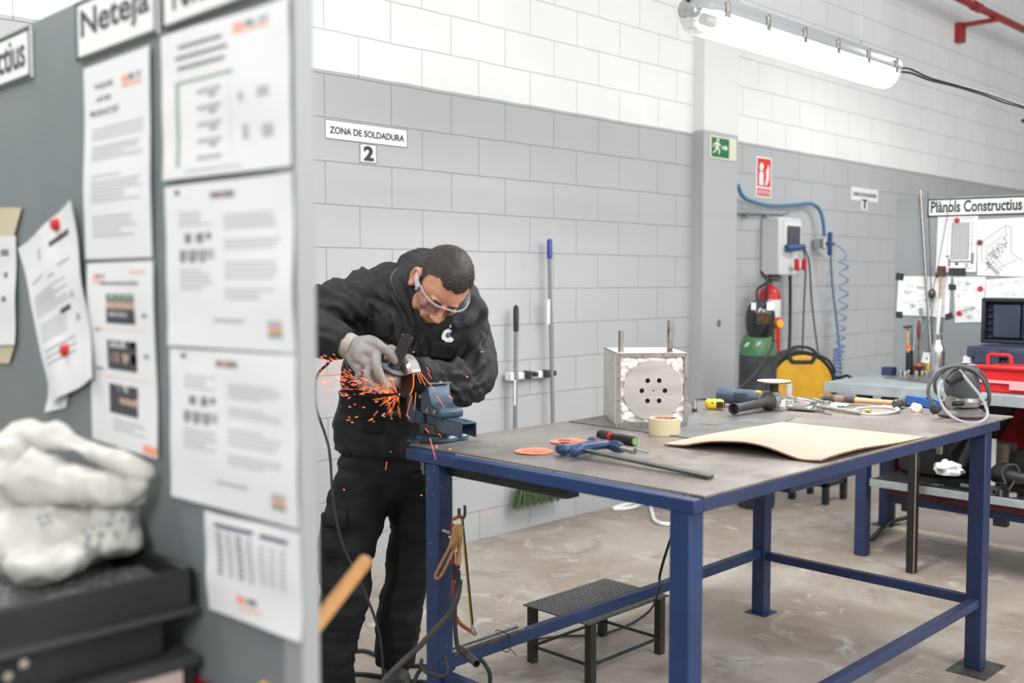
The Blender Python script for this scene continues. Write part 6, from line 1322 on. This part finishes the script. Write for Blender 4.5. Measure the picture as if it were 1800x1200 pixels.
# stand-up collar and folded hood
jk.tube([Q(722, 560, 3.335), Q(709, 520, 3.335), Q(706, 488, 3.36), Q(718, 466, 3.43), Q(745, 458, 3.5), Q(785, 470, 3.53), Q(818, 505, 3.5), Q(832, 535, 3.44), Q(820, 560, 3.37), Q(798, 575, 3.335)], [.014, .024, .03, .034, .036, .036, .034, .03, .024, .016], n=14)
jk.tube([Q(716, 500, 3.37), Q(728, 472, 3.43), Q(752, 464, 3.49), Q(800, 490, 3.49), Q(820, 525, 3.43)], [.026, .028, .03, .03, .026], n=12)
STROKES = [[(558, 508), (600, 520), (640, 556)], [(575, 488), (625, 500), (668, 545)], [(556, 548), (590, 560), (618, 585)], [(640, 476), (668, 505), (674, 556)], [(600, 500), (642, 532), (650, 570)], [(556, 590), (585, 596)], [(556, 528), (596, 540), (630, 575)],
 [(852, 592), (822, 632), (790, 648)], [(850, 640), (822, 660), (775, 655)], [(762, 640), (785, 672), (822, 706)], [(838, 556), (812, 600), (798, 636)], [(850, 672), (815, 686), (775, 682)], [(742, 636), (766, 660), (772, 698)], [(845, 615), (838, 660), (812, 700)], [(800, 640), (825, 648), (846, 690)],
 [(740, 600), (712, 640), (702, 700)], [(650, 600), (680, 612), (700, 640)], [(600, 690), (640, 720), (680, 722)], [(606, 735), (650, 752), (690, 748)], [(690, 520), (712, 560), (722, 600)], [(652, 530), (690, 552), (700, 600)]]
ARM1 = [Q(668, 512, 3.44), Q(580, 540, 3.3), Q(545, 570, 3.22)]
def fold_j(p, n_):
    v = p-CAM; dd = v.dot(FW); px = 900+F*v.dot(RT)/dd; py = 600-F*v.dot(UP)/dd
    f = .012*(ridge(p, 6, 1, (1.3, 1.3, 1))-.45)+.0055*(ridge(p, 13, 6, (1.5, 1.5, .9))-.5)+.002*(ridge(p, 30, 9, (1.5, 1.5, .9))-.5)
    # creases across the sleeves
    s1 = math.exp(-((px-600)/55)**2-((py-545)/55)**2); f += .008*s1*math.sin((px*.55-py*.8)*.12+2*noise.noise(p*8))
    s2 = math.exp(-((px-815)/40)**2-((py-650)/60)**2); f += .009*s2*math.sin((px*.7+py)*.11+2*noise.noise(p*8))
    s3 = math.exp(-((py-770)/26)**2)*(1 if px > 590 else 0); f += .005*s3*math.sin(px*.09)
    if py > 786: f += .004
    for pts in STROKES:
        best = 1e9
        for (ax, ay), (bx, by) in zip(pts, pts[1:]):
            ux, uy = bx-ax, by-ay; l2 = ux*ux+uy*uy; t_ = max(0, min(1, ((px-ax)*ux+(py-ay)*uy)/l2)); ex, ey = px-ax-t_*ux, py-ay-t_*uy
            q = math.hypot(ex, ey)*(1 if ex*uy-ey*ux > 0 else -1)
            if abs(q) < abs(best): best = q
        if abs(best) < 26: f += .0085*math.exp(-(best/4.5)**2)-.0075*math.exp(-((best-8.5)/4.5)**2)
    return f
jack = remesh(jk, 'jacket', M_cloth, man, .0085, 2, fold_j)
dg_ = bpy.context.evaluated_depsgraph_get(); dg_.update()
bvj = BVHTree.FromObject(jack, dg_); Wj = WM[jack.name]; bvl = BVHTree.FromObject(legs, dg_)
def patch(bvh, quad, name, m, parent, off=.004, nu=10, nv=8, th=.002, label=None, mask=None):
    c = MB(); decal(bvh, Wj, quad, nu, nv, off, 0, c, mask)
    if not c.v: print('no patch', name); return None
    bm = bmesh.new(); vm = {}
    o = c.build(name, m, parent, fix=False); bm.from_mesh(o.data); bmesh.ops.remove_doubles(bm, verts=bm.verts, dist=1e-5); bmesh.ops.recalc_face_normals(bm, faces=bm.faces); bm.to_mesh(o.data); bm.free()
    s = o.modifiers.new('s', 'SOLIDIFY'); s.thickness = th; s.offset = 0
    if label: o['label'] = label
    return o
c = MB(); A_ = catmull([Q(*k) for k in ((762, 450, 3.52), (728, 454, 3.44), (704, 466, 3.37), (688, 489, 3.31), (700, 522, 3.3), (714, 542, 3.3), (729, 570, 3.3))], 6); B_2 = catmull([Q(*k) for k in ((762, 462, 3.48), (738, 464, 3.42), (728, 478, 3.36), (723, 500, 3.33), (723, 525, 3.315), (727, 547, 3.31), (732, 570, 3.31))], 6)
n_c = len(A_)-1; c.grid(lambda u, v: A_[round(u*n_c)].lerp(B_2[round(u*n_c)], v)+TH*(.012*math.sin(PI*v)), n_c, 8, .008, -TH)
c.build('collar', M_cloth, man)
c = MB(); c.tube([Q(722, 478, 3.4), Q(717, 505, 3.36), Q(719, 535, 3.335), Q(728, 565, 3.33)], [.012, .013, .012, .008], n=10); c.build('inner_collar', M_blk, man)
M_cloth3 = mat('jacket_flap_cloth', s2l(36, 37, 39), .72, 0, s2l(29, 30, 32), 7, .4, .7, .25, 300, spec=.3)
patch(bvj, [(645, 556), (691, 566), (683, 594), (645, 586)], 'chest_pocket', M_cloth3, jack, .005, th=.006)
patch(bvj, [(757, 598), (800, 604), (795, 632), (755, 626)], 'chest_pocket', M_cloth3, jack, .005, th=.006)
c = MB(); c.tube([p+TH*.006 for p in A_[14:]], .0022, n=6, smooth=False); c.build('zipper', mat('zip_metal', s2l(104, 104, 106), .4, .4), man)
patch(bvj, [(731, 592), (739, 590), (722, 660), (714, 660)], 'placket', M_cloth3, jack, .004, 3, 14, th=.005)
patch(bvj, [(640, 700), (676, 702), (674, 762), (640, 760)], 'side_pocket', M_cloth3, jack, .004, th=.004)
patch(bvl, [(575, 893), (612, 898), (608, 930), (572, 922)], 'cargo_flap', M_cloth2, legs, .006, th=.006)
# round logo on the chest
def ringm(u, v):
    return True
def circpatch(cx, cy, r0, r1, a0, a1, name, m, off=.009):
    c = MB(); n = 26; rows = []
    for i in range(n+1):
        a = a0+(a1-a0)*i/n; row = []
        for j in range(4):
            r = r0+(r1-r0)*j/3; h = project(bvj, Wj, cx+r*math.cos(a), cy+r*1.08*math.sin(a)); row.append(h[0]+h[1]*off if h else None)
        rows.append(row)
    for i in range(n):
        for j in range(3):
            q = [rows[i][j], rows[i+1][j], rows[i+1][j+1], rows[i][j+1]]
            if all(k is not None for k in q): c.add(q, [(0, 1, 2, 3)])
    if c.v: return c.build(name, m, jack, fix=False)
circpatch(787, 588, 4.4, 11.5, .55, 2*PI-.75, 'chest_logo', M_signw); circpatch(788, 588, 0.1, 3.4, 0, 2*PI, 'logo_dot', mat('logo_blue', s2l(70, 120, 150), .5))
circpatch(793, 571, .1, 2.6, 0, 2*PI, 'collar_mark', M_signw)
c = MB()
for x, y in ((727, 619), (687, 793)):
    h = project(bvj, Wj, x, y) or project(bvl, Wj, x, y)
    if h: c.ell(h[0]+h[1]*.003, .0045)
if c.v: c.build('snap_button', M_steel, man)
# ---- head
SK = mat('skin', s2l(206, 152, 124), .5, 0, s2l(186, 130, 104), 9, .4, .65, .05, 160, spec=.4); SK.node_tree.nodes['Principled BSDF'].inputs['Subsurface Weight'].default_value = .08; SK.node_tree.nodes['Principled BSDF'].inputs['Subsurface Scale'].default_value = .02
SKB = mat('stubble_skin', s2l(206, 152, 126), .6, 0, s2l(186, 138, 116), 120, .4, .6, .1, 260)
p_, ps, ro = math.radians(45), math.radians(28), math.radians(20)
def toworld(v):   # (R,U,T) components -> roll -> world
    x, y, z = v; x2 = x*math.cos(ro)+y*math.sin(ro); y2 = y*math.cos(ro)-x*math.sin(ro); return RT*x2+UZ*y2+TH*z
def yawp(v): x, y, z = v; return (x*math.cos(ps)+z*math.sin(ps), y, z*math.cos(ps)-x*math.sin(ps))
XL = toworld(yawp((1, 0, 0))); YF = toworld(yawp((0, -math.sin(p_), math.cos(p_)))); ZU = toworld(yawp((0, math.cos(p_), math.sin(p_))))
HC = Q(775, 500, 3.32); S_ = 1.07
MH = basis(HC, XL*S_*1.04, YF*S_, ZU*S_)
hm = MB(MH)
hm.ell((0, -.012, .03), (.077, .096, .088)); hm.ell((0, .03, .02), (.066, .06, .06)); hm.ell((0, .036, -.03), (.058, .058, .075)); hm.ell((0, .03, -.08), (.05, .05, .034)); hm.ell((0, .074, -.098), (.021, .017, .017))
for s in (-1, 1):
    hm.ell((s*.04, .062, -.024), (.021, .022, .02)); hm.ell((s*.048, .02, -.068), (.016, .044, .03)); hm.ell((s*.026, .079, .017), (.02, .012, .009)); hm.ell((s*.03, .076, -.001), (.016, .014, .011))
    hm.ell((s*.0115, .1, -.037), (.009, .012, .008)); hm.ell((s*.02, .083, -.055), (.02, .012, .02))
    # ear: shell with rim
    hm.tube([(s*.075, .012, -.026), (s*.08, -.002, -.033), (s*.086, -.013, -.018), (s*.089, -.018, .005), (s*.086, -.01, .022), (s*.08, .004, .02), (s*.077, .01, .006)], [.006, .007, .0065, .006, .006, .006, .005], n=8); hm.ell((s*.078, -.004, -.004), (.0065, .018, .027)); hm.ell((s*.083, .004, -.034), (.007, .009, .01))
hm.tube([(0, .092, .012), (0, .1, -.006), (0, .112, -.026), (0, .118, -.036)], [.009, .009, .011, .0125], n=12)
hm.ell((0, .092, -.0625), (.023, .009, .006)); hm.ell((0, .09, -.073), (.019, .009, .0065))
hm.M = None
hm.tube([MH @ V((0, -.01, -.05)), MH @ V((0, -.045, -.1)), MH @ V((0, -.075, -.16))], [.062, .06, .066], n=20)
head = remesh(hm, 'head', [SK, SKB], man, .0042, 2, lambda p, n_: .0006*noise.noise(p*60), sf=.5)
Mi_ = MH.inverted(); Wh = WM[head.name]
def loc(v): return Mi_ @ (Wh @ v)
def is_hair(q):
    x, y, z = abs(q.x), q.y, q.z; j = .004*noise.noise(q*90)
    if z < -.075 or x > .0775: return False
    if y > .035: return z > .066-.10*max(0, .085-y)*0+.012*(1 if x > .03 else 0)*min(1, (x-.03)/.02)-.3*max(0, .07-y)*(x > .05)+j
    if y > .0: return (z > .03+(y-.0)*1.0+j) or (x > .058 and z > -.012+y*.3+j and y < .022)
    if y > -.03: return z > .026+j if x > .066 and y > -.024 else z > -.0+j
    return z > -.065+j
me = head.data
for p in me.polygons:
    q = loc(p.center); st = q.y > .0 and q.z < -.045+.01*noise.noise(q*60) and q.z > -.14 and not (abs(q.x) < .024 and -.08 < q.z < -.057)
    p.material_index = 0
hv = {}; vs = []; fs = []
for p in me.polygons:
    if is_hair(loc(p.center)):
        f = []
        for i in p.vertices:
            if i not in hv:
                v = me.vertices[i]; hv[i] = len(vs); vs.append(Wh @ v.co+(Wh.to_3x3() @ v.normal)*(.0035+.0012*noise.noise(v.co*220)))
            f.append(hv[i])
        fs.append(f)
hb = MB(); hb.add(vs, fs)
random.seed(2)
fsel = random.sample(fs, min(len(fs), 4200)) if len(fs) > 100 else fs
for f in fsel:
    a, b_, c_ = vs[f[0]], vs[f[1]], vs[f[2]]; o_ = a*.5+b_*.2+c_*.3; q = Mi_ @ o_
    nn = (b_-a).cross(c_-a)
    if nn.length < 1e-12: continue
    nn.normalize()
    if nn.dot(o_-HC) < 0: nn = -nn
    d = (nn*.75+YF*.55*(1 if q.z > .04 else .1)-ZU*.25+V([random.uniform(-.25, .25) for _ in range(3)])).normalized(); L_ = random.uniform(.004, .0085)*(1 if q.z > .03 else .6)
    s = d.orthogonal().normalized()*.0006; hb.add([o_-s, o_+s, o_+d*L_], [(0, 1, 2)])
hair = hb.build('hair', mat('dark_brown_hair', s2l(44, 38, 36), .5, 0, s2l(92, 74, 62), 18, .5, .75, .3, 260, col3=s2l(118, 108, 100), scale3=240, lo3=.6, hi3=.66), head, fix=False)
c = MB(MH)
for s in (-1, 1): c.tube([(s*.012, .0935, .015), (s*.026, .093, .021), (s*.044, .08, .017)], [.0028, .0034, .0018], n=6)
c.build('eyebrows', mat('brow', s2l(48, 36, 30), .8), head)
c = MB(MH)
for s in (-1, 1): c.tube([(s*.016, .0895, -.004), (s*.028, .092, -.0075), (s*.042, .082, -.004)], .0013, n=6)
c.tube([(-.02, .094, -.0675), (0, .0985, -.0672), (.02, .094, -.0675)], .0011, n=6)
c.build('lash_and_lip_lines', mat('line_dark', s2l(92, 52, 44), .7), head)
# safety glasses
M_cl = bpy.data.materials.new('clear_lens'); M_cl.use_nodes = True; nt = M_cl.node_tree; N = nt.nodes; L = nt.links; N.clear()
out = N.new('ShaderNodeOutputMaterial'); tr = N.new('ShaderNodeBsdfTransparent'); tr.inputs[0].default_value = (.93, .93, .95, 1); gl = N.new('ShaderNodeBsdfGlossy'); gl.inputs['Roughness'].default_value = .08; m2 = N.new('ShaderNodeMixShader'); m2.inputs[0].default_value = .2
L.new(tr.outputs[0], m2.inputs[1]); L.new(gl.outputs[0], m2.inputs[2]); L.new(m2.outputs[0], out.inputs[0])
M_rim = mat('clear_rim', s2l(205, 205, 215), .12, 0, alpha=.32)
def gl_(a, z): return V((.080*math.sin(a), .034+.072*math.cos(a)+(.004 if abs(a) > .3 else 0), z))
gp = thing('safety_glasses', 'clear wraparound safety glasses worn by the worker', 'safety glasses', tuple(MH @ V((0, .1, 0))))
c = MB(MH); A0 = 1.4
c.grid(lambda u, v: gl_(-A0+2*A0*u, .02-.042*v-(.006 if abs(u-.5) > .06 else -.012)*v), 30, 6); c.build('lens', M_cl, gp, fix=False)
c = MB(MH); c.tube([gl_(-A0+2*A0*k/16, .021) for k in range(17)], .003, n=8); c.build('rim', M_rim, gp)
for s in (-1, 1):
    c = MB(MH); c.tube([(s*.081, .046, .008), (s*.086, .02, .01), (s*.084, -.008, .016)], [.0085, .007, .004], n=8, flat=.35); c.ell((s*.081, .045, .004), (.005, .008, .014)); c.build('temple_arm', M_rim, gp)
# ---- gloves
rg_ = MB(); D0 = 3.1
wr = Q(610, 606, 3.115)
kn = [Q(655, 603, 3.075), Q(660, 622, 3.05), Q(652, 643, 3.045), Q(634, 652, 3.06)]
for k, r in zip(kn, (.0185, .019, .019, .0175)): rg_.tube([wr.lerp(k, -.1), wr.lerp(k, .3), wr.lerp(k, .7), k], [.03, .027, .022, r*.92], n=12)
rg_.ell(Q(636, 624, 3.075), (.034, .028, .042)); rg_.ell(Q(640, 645, 3.07), (.024, .022, .024))
fing = [[kn[0], Q(672, 611, 3.05), Q(686, 622, 3.05), Q(693, 633, 3.07)], [kn[1], Q(662, 642, 3.02), Q(668, 660, 3.015), Q(678, 677, 3.03)], [kn[2], Q(646, 662, 3.03), Q(653, 676, 3.03), Q(667, 685, 3.05)], [kn[3], Q(631, 664, 3.06), Q(639, 676, 3.07), Q(651, 684, 3.09)]]
for f, r in zip(fing, (.0138, .0138, .013, .0118)): rg_.tube(f, [r*1.25, r*1.08, r, r*.9], n=12); rg_.ell(f[-1], r*.9)
rg_.tube([Q(628, 600, 3.13), Q(650, 597, 3.15), Q(668, 606, 3.16), Q(680, 620, 3.16)], [.018, .015, .0135, .0115], n=12)
rgo = remesh(rg_, 'right_glove', M_glove, man, .0032, 2, lambda p, n_: .0012*(ridge(p, 34, 3)-.5)+.0005*noise.noise(p*120), sf=.5)
c = MB(); c.tube([Q(601, 603, 3.13), Q(606, 605, 3.12), Q(614, 608, 3.11), Q(624, 612, 3.1)], [.040, .041, .0405, .037], n=26)
remesh(c, 'glove_cuff', M_cuff, man, .003, 1, lambda p, n_: .0007*math.sin((p-wr).dot(RT*.85-UZ*.5)*900))
c = MB(); c.bar(Q(606, 634, 3.055), Q(613, 650, 3.05), .003, .005, -FW); c.build('glove_mark', M_ink, rgo)
c = MB(); c.ell(Q(679, 680, 3.03), (.0062, .006, .0072)); c.build('worn_fingertip', M_blk, rgo)
lf = MB()
lf.tube([Q(730, 652, 3.24), Q(718, 648, 3.21), Q(704, 640, 3.19)], [.03, .032, .032], n=14)
for (x0, y0, x1, y1, x2, y2) in ((700, 626, 688, 612, 679, 617), (704, 632, 690, 622, 680, 630), (706, 644, 694, 638, 684, 645), (710, 655, 700, 655, 690, 660)):
    lf.tube([Q(x0, y0, 3.18), Q(x1, y1, 3.16), Q(x2, y2, 3.13)], [.015, .0125, .0115], n=10); lf.ell(Q(x2, y2, 3.13), .011)
lf.tube([Q(716, 660, 3.17), Q(708, 672, 3.16), Q(698, 676, 3.15)], [.016, .0135, .012], n=10)
remesh(lf, 'left_glove', M_glove, man, .0035, 2)
# ---- boots
for (bx_, by_, dd) in ((584, 1234, 'r'), (697, 1207, 'l')):
    g = at_z(bx_, by_, 0); tz_ = at_z(bx_+(3 if dd == 'l' else -4), by_+32, 0); d = (tz_-g).normalized(); s = d.cross(UZ)
    b = MB(basis(g, d, s, UZ)); b.ell((-.03, 0, .06), (.06, .045, .06)); b.ell((.05, 0, .045), (.085, .048, .045)); b.ell((.12, 0, .035), (.07, .05, .036)); b.tube([(-.03, 0, .05), (-.035, 0, .16)], [.05, .052])
    bt = remesh(b, 'boot', mat('boot_leather', s2l(38, 36, 36), .5, 0, s2l(56, 52, 50), 30), man, .006, 2)
    for v in bt.data.vertices:
        w_ = WM[bt.name] @ v.co
        if w_.z < .004: v.co.z += .004-w_.z
    c = MB(basis(g, d, s, UZ)); c.bx(-.085, .185, -.046, .046, .0005, .016); so_ = c.build('sole', M_blk, bt, bevel=.008)
    c = MB(basis(g, d, s, UZ))
    for k in range(4): c.tube([(.03+k*.022, -.03, .082-k*.008), (.035+k*.022, 0, .096-k*.009), (.03+k*.022, .03, .082-k*.008)], .003, n=6)
    c.tube([(.02, .0, .1), (.04, -.03, .11), (.0, -.045, .1), (.02, 0, .1), (.04, .03, .11), (.0, .045, .1), (.02, 0, .1)], .0025, n=6); c.build('laces', mat('lace', s2l(70, 66, 64), .8), bt)
# ------------------------------------------------------------------ angle grinder in his hands
G = Q(684, 667, 3.1)
gt = thing('angle_grinder', 'angle grinder with silver guard held in the gloved hands of the worker', 'angle grinder', tuple(G))
nn = (RT*.8-TH*.6).normalized()            # spindle, away to the right
bb = (RT*-.56+UZ*.32-TH*.76); bb = (bb-nn*bb.dot(nn)).normalized()
hh = (RT*.4+UZ*.9+TH*.18).normalized()
c = MB(); c.lathe([(0, -.03), (.02, -.03), (.028, -.022), (.031, -.005), (.031, .012), (.027, .02), (0, .02)], G, nn, 26); c.tube([G+bb*.005, G+bb*.05, G+bb*.07], [.03, .031, .033], n=16, smooth=False); c.ell(G-UZ*.012-nn*.01, (.03, .03, .028)); c.build('gear_head', M_cast, gt, sharp=50)
c = MB(); c.tube([G+bb*.065, G+bb*.1, G+bb*.2, G+bb*.27], [.033, .034, .028, .032], n=18); c.build('motor_body', mat('grinder_teal', s2l(60, 82, 88), .4), gt)
c = MB(); c.lathe([(.0, .012), (.026, .012), (.028, .024), (.022, .03), (0, .03)], G, nn, 24); c.build('collar', M_iron, gt)
c = MB()
for k in range(12): a = -1.2+k*.2; o_ = G+nn*.022; u = UZ; v = nn.cross(UZ).normalized(); c.ell(o_+(u*math.cos(a)+v*math.sin(a))*.031, .0022)
c.build('collar_balls', M_blk, gt)
C2 = G+nn*.047
v_ = nn.cross(UZ).normalized()
if v_.dot(TH) < 0: v_ = -v_
u_2 = v_.cross(nn).normalized()
if u_2.z < 0: u_2 = -u_2
def gpt(a, r, z): return C2+(u_2*math.cos(a)+v_*math.sin(a))*r+nn*z
c = MB(); a0, a1 = -2.1, 1.25; n = 40
pr = [(.02, -.014), (.064, -.016), (.073, -.008), (.0745, .022), (.07, .025)]
vsz = [[gpt(a0+(a1-a0)*i/n, r, z) for r, z in pr] for i in range(n+1)]
fs_ = []; vs_ = [p for r in vsz for p in r]; m_ = len(pr)
for i in range(n):
    for j in range(m_-1): fs_.append((i*m_+j, (i+1)*m_+j, (i+1)*m_+j+1, i*m_+j+1))
c.add(vs_, fs_); o = c.build('guard', mat('guard_silver', s2l(200, 198, 194), .3, .6, s2l(176, 172, 168), 10), gt, fix=False); s = o.modifiers.new('s', 'SOLIDIFY'); s.thickness = .0025
c = MB(); c.lathe([(0, -.001), (.0575, -.001), (.0575, .0015), (0, .0015)], C2+nn*.004, nn, 44); cd_ = c.build('cutting_disc', mat('disc_dark', s2l(60, 42, 40), .75, 0, s2l(74, 46, 42), 40), gt)
c = MB(); c.tube([gpt(a, .0578, .004) for a in [.95+k*.12 for k in range(14)]], .0016, n=6); c.build('glowing_rim', M_glow3, cd_)
hb_ = G+hh*.026
c = MB(); c.lathe([(0, 0), (.014, 0), (.016, .006), (.018, .012), (.02, .018), (.0175, .026), (.017, .112), (.0185, .118), (.0185, .121), (.0145, .121), (.0135, .05), (0, .05)], hb_, hh, 30); sh_ = c.build('side_handle', M_rubber, gt)
c = MB()
for k in range(10): a = 2*PI*k/10; x_ = hh.orthogonal().normalized(); y_ = hh.cross(x_); c.cyl(hb_+hh*.04+(x_*math.cos(a)+y_*math.sin(a))*.0172, hb_+hh*.1+(x_*math.cos(a)+y_*math.sin(a))*.0172, .0014, n=5)
c.build('grip_ribs', M_blk, sh_)
c = MB(); c.lathe([(.012, .005), (.036, .008), (.037, .0115), (.012, .017)], hb_-hh*.001, hh, 36); c.build('hand_flange', mat('flange_grey', s2l(128, 130, 132), .45), gt)
# cable of the grinder
P = [G+bb*.27, Q(575, 640, 3.34), Q(556, 665, 3.3), Q(556, 715, 3.28), Q(572, 765, 3.25), Q(580, 800, 3.22), Q(586, 880, 3.2), Q(602, 955, 3.2), Q(632, 1020, 3.2), Q(655, 1075, 3.2), Q(668, 1120, 3.2), Q(673, 1180, 3.22), Q(668, 1225, 3.25)]
c = MB(); c.tube(P, .0042, n=10); c.build('power_cord', M_rubber, gt)
# ------------------------------------------------------------------ sparks
SPK = MB(); random.seed(21)
CP = Q(702, 693, 3.06)
def streak(x, y, ang, ln, d, w_, m):
    a = Q(x, y, d); b = Q(x+math.cos(ang)*ln, y+math.sin(ang)*ln, d+random.uniform(-.02, .02)); SPK.cur = m; SPK.cyl(a, b, w_, w_*.6, n=5)
for k in range(135):   # fan to the left
    t_ = random.random()**.75; A = math.radians(random.gauss(197, 9))
    R_ = 12+t_*135; x = 700+R_*math.cos(A); y = 694+R_*math.sin(A)*-1*-1
    y = 694-R_*math.sin(A-PI)*1.0
    y = 694+R_*math.sin(A) if math.sin(A) < 0 else 694-R_*abs(math.sin(A))
    dirn = math.atan2(y-694, x-700)
    streak(x, y, dirn+random.uniform(-.08, .08), 3+10*random.random()**1.6, 3.03-.1*t_+random.uniform(-.06, .02), random.uniform(.0005, .0011), random.choice((0, 0, 1, 2)))
for k in range(60):    # short ones right at the contact point
    A = math.radians(random.uniform(85, 250)); R_ = random.uniform(3, 36); streak(700+R_*math.cos(A), 693+R_*math.sin(A)*.9, A, random.uniform(6, 16), 3.03, .0007, random.choice((0, 2, 2)))
for k in range(26):
    x = random.uniform(560, 690); y = random.uniform(690, 745) if x > 600 else random.uniform(615, 710); streak(x, y, math.radians(random.choice((200, 160, 175))), random.uniform(2, 7), 3.0+random.uniform(-.05, .05), random.uniform(.001, .0016), random.choice((0, 1)))
for (x, y, a, l) in ((736, 655, 62, 26), (739, 655, 50, 40), (733, 655, 70, 20), (731, 690, 95, 30), (724, 695, 105, 38), (664, 722, 130, 12), (750, 645, 60, 10), (790, 695, 40, 9), (752, 655, 55, 12), (767, 695, 55, 26), (756, 770, 75, 38), (748, 753, 50, 10), (771, 762, 50, 8), (680, 812, 100, 14), (715, 728, 55, 10), (856, 895, 55, 14), (604, 860, 20, 2), (740, 870, 10, 2), (767, 783, 70, 4), (790, 789, 0, 3), (845, 618, 0, 5), (873, 618, 0, 5), (820, 662, 0, 3), (788, 695, 40, 8), (808, 1000, 0, 1), (618, 742, 0, 3), (612, 700, 330, 5), (655, 735, 150, 9), (975, 405, 0, 1), (876, 555, 0, 1)):
    streak(x, y, math.radians(a), l, 2.98, (.0009 if l > 4 else .0014), 1 if l < 6 else random.choice((0, 2)))
SPK.cur = 1; SPK.ell(Q(702, 693, 3.05), .0022)
o = SPK.build('grinding_sparks', [M_gold, M_glow2, M_glow3], origin=tuple(CP), fix=False); tag(o, 'spray of orange glowing sparks flying left from the grinder disc', 'sparks'); stuff(o)
pl_ = bpy.data.lights.new('spark_glow', 'POINT'); pl_.energy = .15; pl_.color = (1, .45, .2); pl_.shadow_soft_size = .03; po = bpy.data.objects.new('spark_glow', pl_); po.location = Q(698, 697, 3.0); COL.objects.link(po)
